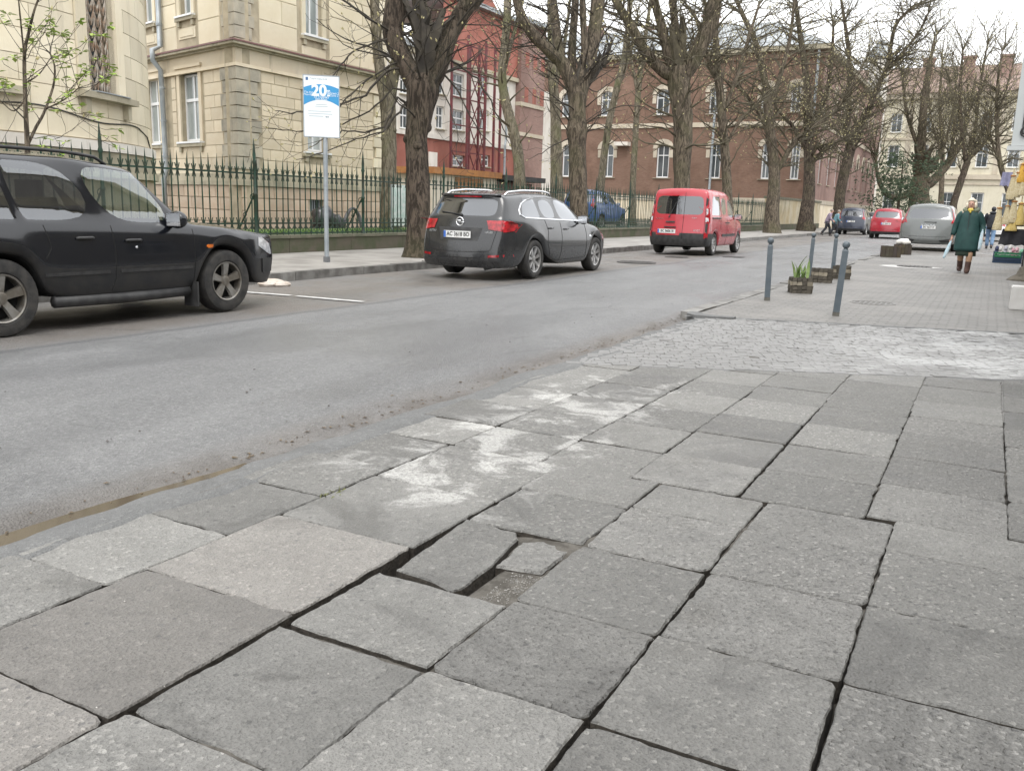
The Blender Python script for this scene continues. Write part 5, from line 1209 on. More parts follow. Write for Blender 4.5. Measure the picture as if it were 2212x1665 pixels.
b = MB(); F2.box(b, s0, s4, 0, 9.5, -8, -.45); b.build('wall_core', M['redplaster'], B2, org2)
b = MB(); F2.box(b, s2, s3, 0, 13.4, -7, .35); b.build('brick_tower_wall', M['brick2'], B2, org2)
b = MB(); F2.box(b, s3, s4, 1, 9.4, -3, .3); b.build('white_pilaster', M['whiteplaster'], B2, org2)
for i, zz in enumerate((6.0, 8.0)): b = MB(); F2.box(b, s2-.02, s3+.05, zz, zz+.25, -.1, .42); b.build('string_course', M['stonehead'], B2, org2)
b = MB(); F2.box(b, s1-.3, s2-.02, 13.2, 13.45, -7, .5); b.build('roof_edge', M['roof'], B2, org2)
b = MB(); F2.box(b, s2-.2, s3+.3, 13.4, 13.7, -7.4, .8); b.build('roof_edge', M['roof'], B2, org2)
gm = (s1+s2)/2; b = MB(); b.add([F2.p(gm-1.6, 13.45, .1), F2.p(gm+1.6, 13.45, .1), F2.p(gm, 14.4, .1), F2.p(gm-1.6, 13.45, -3), F2.p(gm+1.6, 13.45, -3), F2.p(gm, 14.4, -3)], [(0, 1, 2), (5, 4, 3), (0, 2, 5, 3), (1, 4, 5, 2)]); b.build('gable', M['redplaster'], B2, org2)
b = MB(); F2.box(b, s0, s2, zred-.1, zred+.15, -.05, .12); b.build('string_course', M['whiteplaster'], B2, org2); b = MB(); F2.box(b, s0, s2, 9.5, 9.75, -.1, .2); b.build('cornice', M['trim'], B2, org2)
b = MB(); F2.box(b, s0, s1+.01, 9.76, 10.1, -7, .35); b.build('roof_edge', M['roof'], B2, org2)
for h in win2: window(B2, F2, *h, d=-.2, fw=.09, mull=1, trans=.6, pane='pane_dark', sill=True, org=org2); room(F2, *h, -.2, B2, M['pane_dark'])
for k in range(3):
    for zz in (6.3, 8.6): b = MB(); F2.box(b, s2+.6+k*1.2, s2+1.15+k*1.2, zz+2.0, zz+3.0, .3, .36); b.build('blind_niche', M['redplaster'], B2, org2)
a0, z1 = F2.px(924, 328); a1, z0 = F2.px(941, 364); t = MB(); F2.box(t, a0, a1, z0, z1, .05, .12); o = t.build('wall_board', M['whiteplaster'], B2, org2)
b = MB(); a0 = F2.px(1075, 300)[0]; b.tube([F2.p(a0+.8, 9, .2), F2.p(a0+.8, 5.6, .2), F2.p(a0+.4, 5.2, .35), F2.p(a0+.4, .5, .35)], .08, 8); b.build('drainpipe', M['zinc'], B2, org2)
M['redsteel'] = mat('red_painted_steel', (.13, .022, .028), .6, (.09, .03, .03), 3)
FT = Fr((-28.6, 38), (0, 1), (1, 0)); tw = thing('steel_lattice', 'tall dark red steel lattice frame standing before the red building', 'steel frame', (-28.6, 49, 0))
ot = tw.location; la, lb = FT.px(974, 300)[0], FT.px(1046, 300)[0]; ll = [la, la+(lb-la)*.52, la+(lb-la)*.80, lb]; zt = FT.px(1010, 90)[1]
for a in ll:
    for dd in (0, 1.1): b = MB(); FT.box(b, a-.06, a+.06, .3, zt, dd-.06, dd+.06); b.build('upright', M['redsteel'], tw, ot)
nlev = 6
for k in range(nlev+1):
    zz = 1.2+(zt-1.4)*k/nlev
    b = MB(); b.bar(FT.p(ll[0], zz, .0), FT.p(ll[3], zz, .0), .07); b.build('cross_beam', M['redsteel'], tw, ot)
for k in range(nlev):
    z0, z1 = 1.2+(zt-1.4)*k/nlev, 1.2+(zt-1.4)*(k+1)/nlev
    for p, q in ((ll[1], ll[2]), (ll[0], ll[1]), (ll[2], ll[3])):
        if p == ll[0] and k > 1: continue
        for zz0, zz1 in ((z0, z1), (z1, z0)): b = MB(); b.bar(FT.p(p, zz0, .05), FT.p(q, zz1, .05), .05); b.build('brace', M['redsteel'], tw, ot)
FK = Fr((-20, 30), (0, 1), (1, 0)); kt = thing('kiosk', 'cream kiosk with an orange fascia and slatted shutter behind the railings', 'kiosk', (-20, 33, .35)); ok_ = kt.location
ka, kb, kc = FK.px(930, 372)[0], FK.px(1075, 372)[0], FK.px(1165, 388)[0]; M['orange'] = mat('orange_fascia', (.36, .16, .045), .6, (.28, .12, .04), 3); M['creamboard'] = mat('cream_board', (.50, .45, .36), .7, (.56, .52, .44), 1.5)
b = MB(); FK.box(b, ka+.1, kb-.05, .35, 2.4, -3, 0); b.build('wall', M['creamboard'], kt, ok_); b = MB(); FK.box(b, ka-.1, kb, 2.4, 2.66, -3.2, .25); b.build('fascia', M['orange'], kt, ok_)
b = MB(); FK.box(b, kb+.02, kc, 2.35, 2.58, -3.2, .35); b.build('canopy', M['plastic'], kt, ok_); b = MB(); FK.box(b, kb+.05, kc-.2, .35, 2.3, -3, -.3); b.build('rear_wall', M['brick2'], kt, ok_)
sa = FK.px(983, 390)[0]; sb = FK.px(1042, 390)[0]
for k in range(9): b = MB(); FK.box(b, sa, sb, 1.75+k*.065, 1.80+k*.065, 0, .03+.01*(k % 2)); b.build('shutter_slat', M['orange'], kt, ok_)
# ------------------------------------------------------------------ old brick school
BX, BY = -14.0, 80.0
F3 = Fr((BX, BY), (-1, 0), (0, -1)); F3s = Fr((BX, BY), (0, 1), (1, 0)); B3 = thing('brick_building', 'large old brick building with cream arched windows behind the row of bare trees', 'building', (BX, BY, 0)); o3 = B3.location
EV = 15.0; wins = []
for xc, hw in ((1312, 15), (1432, 16), (1545, 15), (1655, 13), (1718, 13), (1228, 15)):
    for yb, yt in ((384, 303), (250, 200)):
        a1, z0 = F3.px(xc-hw, yb+(1432-xc)*.0); a0, z1 = F3.px(xc+hw, yt); 
        z0, z1 = (4.15, 7.2) if yb > 300 else (9.75, 12.0)
        wins.append((a0, a1, z0, z1))
wall_cells(F3, 0, 36, 0, EV, wins, -.5, 0, M['brick'], 'front_wall', B3)
swins = []
for k in range(9): swins += [(2.2+k*4.6, 3.5+k*4.6, 3.9, 7.4), (2.2+k*4.6, 3.5+k*4.6, 9.7, 12.3)]
wall_cells(F3s, .502, 44, 0, EV, swins, -.5, -.001, M['brick2'], 'street_wall', B3)
b = MB(); F3.box(b, .6, 35.5, 0, EV-.1, -43, -.6); b.build('wall_core', M['brick'], B3, o3)
def arch_head(F, a0, a1, z1, parent, m, pane, d=-.22):
    # arched head: stone voussoirs over the opening and the wall filling above the arch
    n = 8; c = (a0+a1)/2; r0 = (a1-a0)/2; h = r0*.75
    for i in range(n):
        t0, t1 = math.pi*i/n, math.pi*(i+1)/n
        q = [(c-r0*1.0*math.cos(t0), z1-h+h*math.sin(t0)), (c-r0*1.0*math.cos(t1), z1-h+h*math.sin(t1)), (c-(r0+.42)*math.cos(t1), z1-h+(h+.42)*math.sin(t1)), (c-(r0+.42)*math.cos(t0), z1-h+(h+.42)*math.sin(t0))]
        bb = MB(); bb.add([F.p(a, zz, dd) for dd in (-.28, .07) for a, zz in q], [(0, 1, 2, 3), (7, 6, 5, 4), (0, 4, 5, 1), (1, 5, 6, 2), (2, 6, 7, 3), (3, 7, 4, 0)]); fixn(bb.build('voussoir', m, parent, o3))
    for sg in (-1, 1):       # spandrel corners that close the square opening
        pts = [(c+sg*r0, z1), (c+sg*r0, z1-h)]+[(c+sg*r0*math.cos(t), z1-h+h*math.sin(t)) for t in frange(0, math.pi/2, .3)]
        bb = MB(); k = len(pts); bb.add([F.p(a, zz, -.03) for a, zz in pts], [tuple(range(k))]); bb.build('spandrel', m, parent, o3)
for F, ws in ((F3, wins), (F3s, swins)):
    for h in ws:
        w = window(B3, F, *h, d=-.22, fw=.12, mull=1, trans=.66, pane='pane_dark', sill=True, org=o3, sill_w=.25); room(F, *h, -.22, B3, M['pane_dark']); arch_head(F, h[0], h[1], h[3], w, M['stonehead'], None)
        for a in (h[0], h[1]):
            bb = MB(); sg = -1 if a == h[0] else 1; F.box(bb, min(a, a+sg*.35), max(a, a+sg*.35), h[3]-1.25, h[3]-.55, -.1, .06); bb.build('jamb_stone', M['stonehead'], w, o3)
for z0, z1, d, m in ((8.6, 9.0, .12, 'stonehead'), (2.1, 2.5, .15, 'stonehead'), (EV-.9, EV-.5, .15, 'brick'), (EV-.3, EV+.1, .45, 'trim')):
    b = MB(); F3.box(b, -d, 36, z0, z1, -.3, d); b.build('string_course', M[m], B3, o3); b = MB(); F3s.box(b, .01, 44, z0+.01, z1-.01, -.3, d-.01); b.build('string_course', M[m], B3, o3)
b = MB(); F3.box(b, -.08, 36, 0, 2.09, -.3, .08); F3s.box(b, .01, 44, 0, 2.085, -.3, .075); b.build('base_course', M['ochre'], B3, o3)
b = MB(); e = EV+.1; b.add([(-13.5-BX, -.5, e), (-50.5-BX, -.5, e), (-50.5-BX, 45, e), (-13.5-BX, 45, e), (-20-BX, 7, e+3.4), (-44-BX, 7, e+3.4), (-44-BX, 38, e+3.4), (-20-BX, 38, e+3.4)], [(0, 1, 5, 4), (1, 2, 6, 5), (2, 3, 7, 6), (3, 0, 4, 7), (4, 5, 6, 7)]); fixn(b.build('roof', M['roof'], B3))
for a, dd, w_, hh in ((23.5, -6, 1.6, 3.4), (12, -7, 1.4, 4.2), (31, -5, 1.4, 3.0), (19, -10, 1.2, 4)):
    p = F3.p(a, EV+2.2, dd)-o3; b = MB(); b.box(p, (w_, .9, hh)); b.box(p+Vector((0, 0, hh/2+.08)), (w_+.25, 1.15, .16)); b.build('chimney', M['brick2'], B3)
for a in (8.9, 0.45): b = MB(); b.tube([F3.p(a, EV-.4, .3), F3.p(a, 9.2, .25), F3.p(a, .6, .25)], .11, 8); b.build('drainpipe', M['zinc'], B3, o3)
a0, z0 = F3.px(1362, 316); a1, z1 = F3.px(1333, 308); b = MB(); F3.box(b, a0, a1, z0, z1, 0, .8); b.build('door_canopy', M['whiteplaster'], B3, o3)
# little white turret beyond the brick building
tp = onY(1902, 126, 128); tt = thing('roof_turret', 'small white turret with a grey cap rising beyond the brick building', 'turret', (tp.x, tp.y, 0)); b = MB(); b.box((0, 0, tp.z/2), (2.2, 2.2, tp.z)); b.build('shaft', M['whiteplaster'], tt); b = MB(); b.lathe([(1.75, tp.z), (1.6, tp.z+.4), (1.1, tp.z+1.3), (.5, tp.z+1.9), (.05, tp.z+2.3)], 8); b.build('cap', M['roof'], tt)
# ------------------------------------------------------------------ cream apartment house across the end of the street
F4 = Fr((-34, 150), (1, 0), (0, -1)); B4 = thing('apartment_house', 'long cream apartment house closing the far end of the street', 'building', (-34, 150, 0)); o4 = B4.location; M['cream4'] = plaster('pale_cream_render', (.56, .52, .40), (.62, .58, .47), (.44, .40, .31), .5, .5)
w4 = []
for k in range(15):
    a = 2.2+k*4.05; w4 += [(a, a+1.7, 1.4, 5.1), (a, a+1.6, 8.7, 12.0), (a, a+1.6, 13.8, 16.6)]
wall_cells(F4, 0, 62, 0, 19, w4, -.5, 0, M['cream4'], 'front_wall', B4)
for i, h in enumerate(w4): window(B4, F4, *h, d=-.25, fw=.16, mull=1, trans=.62, pane='pane_dark', sill=True, org=o4, sill_w=.3); room(F4, *h, -.25, B4, M['pane_dark'])
for z0, z1, d in ((7.0, 7.7, .35), (6.2, 6.5, .15), (12.7, 13.0, .2), (18.6, 19.4, .7)): b = MB(); F4.box(b, -.3, 62.3, z0, z1, -.3, d); b.build('cornice', M['stonehead'], B4, o4)
for k in range(16): b = MB(); a = .5+k*4.05; F4.box(b, a, a+.7, 7.75, 18.55, -.1, .12); b.build('pilaster', M['stonehead'], B4, o4)
b = MB(); b.add([(-.8, -1, 19.4), (62.8, -1, 19.4), (62.8, 14, 19.4), (-.8, 14, 19.4), (4, 6, 24), (58, 6, 24)], [(0, 1, 5, 4), (1, 2, 5), (2, 3, 4, 5), (3, 0, 4)]); fixn(b.build('roof', M['rooftile'], B4))
for a in (15, 22.5, 28, 33, 38): b = MB(); p = F4.p(a, 22.4, -3)-o4; b.box(p, (1.6, 1.2, 4.4)); b.box(p+Vector((0, 0, 2.3)), (1.9, 1.5, .3)); b.build('chimney', M['brick2'], B4)
# shop house on the right-hand side, out of frame apart from what it carries
B5 = thing('shop_house', 'grey rendered shop house on the right that carries the hanging sign', 'building', (2.6, -12, 0)); F5 = Fr((2.6, -12), (0, 1), (-1, 0)); w5 = []
for k in range(11): a = 1.6+k*4.0; w5 += [(a, a+1.5, .9, 3.0)]
M['rgrey'] = plaster('grey_shop_render', (.26, .245, .22), (.32, .30, .27), (.18, .17, .15), .6, .5)
wall_cells(F5, 0, 45, 0, 5.4, w5, -.4, 0, M['rgrey'], 'front_wall', B5); b = MB(); F5.box(b, 0, 45, 0, 5.3, -9, -.42); b.build('wall_core', M['rgrey'], B5, B5.location)
for h in w5: window(B5, F5, *h, d=-.2, pane='pane_dark', sill=True, org=B5.location); room(F5, *h, -.2, B5, M['pane_dark'])
b = MB(); F5.box(b, -.2, 45.2, 5.4, 5.7, -9, .4); b.build('cornice', M['trim'], B5, B5.location); b = MB(); F5.box(b, 0, 45, 4.0, 4.3, -.1, .12); b.build('string_course', M['trim'], B5, B5.location)
# ------------------------------------------------------------------ yard, railings on their low wall
sheet('yard', -90, -13.55, -10, 84, .3, M['earth']); 
FXX = -13.45
lw = thing('low_wall', 'low mossy stone wall carrying the green iron railings', 'wall', (FXX, 3, 0)); k = 0; y = 2.0; rg = random.Random(3)
while y < 61:
    L = 2.1; b = MB(); b.box((0, y-3+L/2, .22), (.3, L-.012, .40)); b.build('wall_stone', M['lowwall'], lw); b = MB(); b.box((0, y-3+L/2, .44), (.36, L-.012, .06)); b.build('coping_stone', M['coping'], lw); y += L
pb = MB()
def bar_(b, p, q, w): b.bar(p, q, w)
SPC = .1822
# one picket: bar, spear, up and down leaves at the two rails, a diagonal of the foot lattice
pb.box((0, 0, 1.12), (.018, .018, 1.26)); pb.lathe([(.004, 1.74), (.019, 1.80), (.013, 1.90), (.002, 2.06)], 6)
for zr in (1.72, .72):
    for sg in (-1, 1):
        pb.bar((0, sg*.008, zr-.02), (0, sg*.052, zr+.12), .010, .016); pb.bar((0, sg*.008, zr+.0), (0, sg*.04, zr-.12), .010, .016)
    pb.box((0, 0, zr), (.03, .03, .05))
pb.bar((.004, 0, .50), (.004, SPC, .68), .010); pb.bar((-.004, 0, .68), (-.004, SPC, .50), .010); pb.lathe([(.002, .44), (.016, .49), (.009, .52)], 6)
picket_me = mesh('picket', pb.v, pb.f, M['green_iron'])
fence = thing('iron_railings', 'green iron railings with spear tips along the far pavement', 'fence', (FXX, 2, 0)); ys_ = [2+i*SPC for i in range(int(59/SPC))]
posts = [onX(x, yy, FXX).y for x, yy in ((217, 330), (550, 400), (784, 420), (958, 430))]; st = (posts[3]-posts[0])/3
py = [posts[0]+st*i for i in range(-2, 14) if 2 < posts[0]+st*i < 61]
vis = [yv for yv in ys_ if yv > 5.5]; near_p = vis[:300]; far_p = vis[300:]+[yv for yv in ys_ if yv <= 5.5]
for yv in near_p:
    if min(abs(yv-q) for q in py) < .06: continue
    link('picket', picket_me, fence, (0, yv-2, 0), (random.gauss(0, .006), random.gauss(0, .006), 0))
b = MB()
for yv in far_p: b.add([Vector(q)+Vector((0, yv-2, 0)) for q in pb.v], pb.f)
o = b.build('picket', M['green_iron'], fence); o['kind'] = 'stuff'
for zr in (1.72, .72, .505):
    b = MB(); b.bar((0, 0, zr), (0, 59, zr), .014, .034); b.build('rail', M['green_iron'], fence)
for q in py:
    b = MB(); b.lathe([(.045, .42), (.07, .46), (.045, .55), (.034, .7), (.034, 1.28), (.046, 1.30), (.046, 1.33), (.032, 1.35), (.03, 1.9), (.045, 1.95), (.03, 2.0), (.034, 2.1), (.004, 2.42)], 10, (0, q-2, 0)); p_ = b.build('post', M['green_iron'], fence, smooth=True, sharp=40)
    b = MB(); b.bar((-.03, q-2, 1.3), (-.55, q-2-.02, .45), .024); b.build('stay', M['green_iron'], p_)
    for cz, rr_ in ((1.25, .07), (.88, .055)):
        b = MB(); ph = (1.3-cz)/.85*.52; b.tube([(-ph-.05+rr_*math.cos(t*.5)*(1-t*.03), q-2, cz+rr_*math.sin(t*.5)*(1-t*.03)) for t in range(14)], .009, 5); b.build('scroll', M['green_iron'], p_)
# plastered wall that continues the railings further along
pw = thing('plaster_wall', 'flaking yellow plaster wall beyond the end of the railings', 'wall', (FXX, 61, 0)); b = MB(); b.box((0, 9.5, 1.15), (.45, 19, 2.1)); b.build('wall_body', plaster('flaking_yellow', (.42, .34, .21), (.5, .45, .34), (.16, .14, .08), .7, .9), pw); b = MB(); b.box((0, 9.5, 2.28), (.62, 19.1, .16)); b.build('coping', M['coping'], pw); b = MB(); b.box((.02, 9.5, .25), (.5, 19.05, .5)); b.build('footing', M['lowwall'], pw)
# grass behind the railings
b = MB(); rg = random.Random(21)
for _ in range(9000):
    yv = 9+rg.random()**1.3*24; x = -13.68-abs(rg.gauss(0, .8)); hgt = rg.uniform(.05, .14)*(.7+.6*noise.noise(Vector((x, yv*.8, 0)))); a = rg.random()*6.28; d = Vector((math.cos(a), math.sin(a), 0)); s_ = Vector((-d.y, d.x, 0))*.006; p = Vector((x, yv, .46)); q = p+d*hgt*.4+Vector((0, 0, hgt))
    b.add([p-s_, p+s_, q], [(0, 1, 2)])
o = b.build('grass', M['grass']); tag(o, 'short green grass growing behind the railings', 'grass', kind='stuff')
sheet('lawn', -16.4, -13.62, 8, 34, .46, mat('lawn', (.07, .13, .022), .9, (.11, .17, .04), 3))
# rubbish sack and wheel leaning on the plinth
rs_ = onX(700, 478, -16.6); t = thing('rubbish_sack', 'black rubbish sack heaped behind the railings beside the sign post', 'sack', (-16.6, rs_.y, .4)); b = MB(); b.sphere((0, 0, .3), (.3, .38, .38), 14, 10)
for p in b.v: p += p.normalized()*.1*noise.noise(p*5)
b.build('sack_body', mat('black_plastic_bag', (.02, .021, .024), .3, (.06, .062, .066), 9, .8, 9), t, smooth=True); b = MB(); b.sphere((.1, .42, .2), (.22, .3, .24), 12, 8); 
for p in b.v: p += p.normalized()*.09*noise.noise(p*6)
b.build('sack_lobe', mat('black_plastic_bag2', (.025, .026, .03), .3, (.07, .07, .075), 9, .8, 9), t, smooth=True)
ww_ = onX(748, 470, -16.8); t = thing('garden_hose', 'dark arched hose beside the rubbish sack behind the railings', 'hose', (-16.6, ww_.y, .4)); b = MB(); b.tube([(.05*math.sin(a_*2), -.42*math.cos(a_)+.05, .62*math.sin(a_)**.8) for a_ in frange(0.001, 3.14, .15)], [.05+.012*math.sin(a_*3) for a_ in frange(0.001, 3.14, .15)], 10); b.build('hose_arch', mat('grey_rubber', (.05, .05, .052), .6, (.13, .13, .135), 4), t, smooth=True); b = MB(); b.tube([(.0, .47, .02), (.05, .6, .03), (.1, .7, .03)], .045, 8); b.build('hose_end', M['rubber'], t, smooth=True)
bn = onX(867, 420, -14.4); t = thing('notice_banner', 'pale printed banner hung behind the railings left of the big tree', 'banner', (-14.4, bn.y, .3)); b = MB(); b.box((0, 0, .85), (.03, .85, 1.1)); b.build('sheet', mat('banner_print', (.6, .64, .62), .6, (.42, .55, .5), 6), t)
for s_ in (-.42, .42): MB().box((-.02, s_, .7), (.04, .04, 1.4)).build('banner_pole', M['zinc'], t)
# ------------------------------------------------------------------ trees
def bark(name, a, b_, moss=None, amt=.5):
    q = NT(name); co = q.co((9, 9, 1.5)); n1 = q.noise(1.6, 6, .7, co, .8); n2 = q.noise(.8, 4, .6)
    c = q.mix(q.mrange(n1, .42, .60), a, b_)
    if moss: c = q.mix(q.math('MULTIPLY', q.mrange(n2, .45, .65), amt), c, moss)
    q.set(c, .9, spec=.25); q.bump(q.math('ADD', n1, q.math('MULTIPLY', q.noise(50, 3), .3)), 1.0, .05); return q.m
M['bark_dark'] = bark('dark_chestnut_bark', (.026, .02, .015), (.105, .082, .063), (.07, .072, .035), .3)
M['bark_grey'] = bark('grey_brown_bark', (.042, .034, .025), (.15, .122, .09), (.085, .085, .042), .4)
M['bark_pale'] = bark('pale_mossy_bark', (.085, .073, .052), (.20, .175, .13), (.10, .11, .045), .6)
M['twig'] = mat('twig_bark', (.022, .018, .014), .85, (.05, .042, .03), 3)
M['twig_green'] = mat('lichen_twig', (.052, .044, .028), .85, (.095, .082, .05), 3)
M['bud'] = mat('pale_buds', (.30, .26, .12), .6, (.42, .38, .2), 5)
M['leaf'] = mat('young_leaf', (.22, .34, .05), .5, (.34, .44, .10), 5, rand=.0)
RMIN = [.003, 1.0]
def rotv(d, ang, rg):
    ax = d.cross(Vector((rg.gauss(0, 1), rg.gauss(0, 1), rg.gauss(0, 1))))
    if ax.length < 1e-4: ax = Vector((1, 0, 0))
    return Matrix.Rotation(ang, 3, ax.normalized()) @ d
def twig(mb, buds, p, d, L, r, lv, rg, seg=.24, droop=.1, dens=1.0, budp=.8, upt=.2, leaf=None, nk=3):
    n = max(3, min(14, int(L/seg))); st = L/n; p = p.copy(); d = d.normalized(); pts = [p.copy()]; rad = [r]
    for i in range(1, n+1):
        t = i/n; d = d+Vector((rg.gauss(0, .13), rg.gauss(0, .13), rg.gauss(0, .10)-droop*(1-t)+upt*t*t)); d.normalize(); p = p+d*st
        pts.append(p.copy()); rad.append(max(RMIN[0], r*(1-.78*t)))
        if lv > 0 and i >= 2 and rg.random() < .62*dens:
            twig(mb, buds, p, rotv(d, rg.uniform(.5, 1.1), rg), L*rg.uniform(.28, .6)*(1-.4*t), rad[-1]*.6, lv-1, rg, seg, droop*.7, dens, budp, upt, leaf, 3)
        elif lv == 0 and rg.random() < .06 and buds is not None: bud(buds, p, rotv(d, .7, rg), rg)
    mb.tube(pts, rad, nk, cap=False)
    if buds is not None and rg.random() < budp*.35: bud(buds, p, d, rg)
    if leaf is not None and rg.random() < .85: leaf_tuft(leaf, p, d, rg)
def bud(b, p, d, rg):
    s = rg.uniform(.010, .017)*RMIN[1]; L = s*rg.uniform(3, 5); d = (d+Vector((0, 0, -.3 if rg.random() < .4 else .6))).normalized(); x = d.orthogonal().normalized(); y = d.cross(x)
    m = p+d*L*.4; b.add([p, m+x*s, m+y*s, m-x*s, m-y*s, p+d*L], [(0, 2, 1), (0, 3, 2), (0, 4, 3), (0, 1, 4), (1, 2, 5), (2, 3, 5), (3, 4, 5), (4, 1, 5)])
def leaf_tuft(b, p, d, rg):
    for k in range(rg.randint(4, 7)):
        a = rg.random()*6.28; v = Vector((math.cos(a), math.sin(a), rg.uniform(-.5, .5))).normalized(); L = rg.uniform(.07, .14); s = v.cross(Vector((0, 0, 1))).normalized()*L*.28; q = p+v*.01
        b.add([q, q+v*L*.55+s+Vector((0, 0, .01)), q+v*L, q+v*L*.55-s+Vector((0, 0, .01))], [(0, 1, 2), (0, 2, 3)])
def tree(name, label, base, limbs, m, seed, nb=26, Lb=(1.4, 3.0), lv=2, dens=1.0, guided=(), dd_default=0, budp=.8, tw='twig', group='bare street trees', minz=2.4, cat='tree', leafy=False, rb=.028, dep=None, rough=.11, flare=True):
    """limbs: lists of (x,y,width_px[,depth offset]) read off the photograph, placed at the tree's own distance"""
    rg = random.Random(seed); base = Vector(base); dep = dep or depth(base+Vector((0, 0, 1.5))); root = thing(name, label, cat, base, 0, group); RMIN[0] = .0022+min(dep, 70)*.00009 if dep < 80 else .007; RMIN[1] = 1+min(dep, 80)/55; nb = int(nb*(1.0 if dep < 30 else (1.8 if dep < 80 else 1.0)))
    tb = MB(); cb = MB(); bb = MB(); lf = MB() if leafy else None; pathsW = []
    for li, lm in enumerate(limbs):
        off = 0 if li == 0 else rg.uniform(-.5, .5)
        raw = []
        for i, q in enumerate(lm):
            dd = q[3] if len(q) > 3 else off*(i/max(1, len(lm)-1))*1.6
            raw.append((atD(q[0], q[1], dep+dd), q[2]*(dep+dd)/FPX/2*(.93 if dep < 32 else .80)))
        # resample smoothly
        pts = []; rad = []
        for i in range(len(raw)-1):
            p0 = raw[max(i-1, 0)]; p1 = raw[i]; p2 = raw[i+1]; p3 = raw[min(i+2, len(raw)-1)]; k = 4
            for j in range(k):
                t = j/k; f = lambda a, b_, c, d_: .5*((2*b_)+(c-a)*t+(2*a-5*b_+4*c-d_)*t*t+(3*b_-a-3*c+d_)*t**3)
                pts.append(Vector([f(p0[0][u], p1[0][u], p2[0][u], p3[0][u]) for u in range(3)])); rad.append(max(.004, p1[1]+(p2[1]-p1[1])*t))
        pts.append(raw[-1][0]); rad.append(raw[-1][1])
        if li == 0:                                       # carry the trunk into the ground, roots flaring out
            pts.insert(0, Vector((pts[0].x, pts[0].y, base.z-.05))); rad.insert(0, rad[0]*(1.25 if flare else 1))
        n = 18 if rad[len(rad)//2] > .08 else 9
        tb.tube([q-base for q in pts], rad, n, True, rough, seed*3.1+li)
        if li == 0:                                       # burls
            for _ in range(5):
                j = rg.randrange(2, max(3, len(pts)-1)); a = rg.random()*6.28; tb.sphere(pts[j]-base+Vector((math.cos(a), math.sin(a), 0))*rad[j]*.75, rad[j]*rg.uniform(.3, .55), 8, 6)
        pathsW.append((pts, rad))
    allp = []
    for li, (pts, rad) in enumerate(pathsW):
        for i in range(1, len(pts)):
            if pts[i].z > minz: allp.append((pts[i]-base, rad[i], (pts[i]-pts[i-1]).normalized(), li))
    for _ in range(nb):
        if not allp: break
        p, r_, t_, li = rg.choice(allp); a = rg.random()*6.28; out = Vector((math.cos(a), math.sin(a), rg.uniform(.05, 1.0))).normalized()
        d = (out+(t_*.35 if dep < 80 else Vector((0, 0, 1.1))+t_*.5)).normalized(); L = rg.uniform(*Lb)*(1 if li else .75)
        twig(cb, bb, p+out*r_*.7, d, L, min(r_*.45, rb*(1 if dep < 30 else 1.5)*rg.uniform(.6, 1.3)), lv, rg, dens=dens, budp=budp, leaf=lf, nk=4)
    for (pts, rad) in pathsW:                              # limb ends break into twigs
        e = pts[-1]-base; t_ = (pts[-1]-pts[-2]).normalized()
        for _ in range(4): twig(cb, bb, e, rotv(t_, rg.uniform(.1, .6), rg), rg.uniform(*Lb)*.8, rad[-1]*.8, lv, rg, dens=dens, budp=budp, leaf=lf, nk=4, droop=.02)
    for g in guided:                                       # long low branches that can be followed in the photograph
        dd = g[0]; pts = [atD(x, y, dep+dd*i/(len(g)-2))-base for i, (x, y) in enumerate(g[1])] if False else [atD(x, y, dep+dd*i/(len(g[1])-1))-base for i, (x, y) in enumerate(g[1])]
        r0 = g[2]; fine = []
        for i in range(len(pts)-1):
            for j in range(4): fine.append(pts[i].lerp(pts[i+1], j/4)+Vector((rg.gauss(0, .012), rg.gauss(0, .012), rg.gauss(0, .012))))
        fine.append(pts[-1]); k = len(fine); rr_ = [r0*(1-.72*i/(k-1)) for i in range(k)]; cb.tube(fine, rr_, 6, False)
        for i in range(2, k):
            if rg.random() < .6*dens: twig(cb, bb, fine[i], rotv((fine[i]-fine[i-1]).normalized(), rg.uniform(.5, 1.1), rg), rg.uniform(.35, .9), rr_[i]*.55, 1, rg, dens=.9, budp=.9, upt=.25, leaf=lf)
        bud(bb, fine[-1], (fine[-1]-fine[-2]).normalized(), rg)
    tb.build('trunk', m, root, smooth=True); cr = cb.build('crown', M[tw], root); 
    if bb.v: o = bb.build('buds', M['bud'], cr); o['kind'] = 'stuff'
    if lf and lf.v: o = lf.build('leaves', M['leaf'], cr); o['kind'] = 'stuff'
    return root
b1_ = G(906, 553, .1)
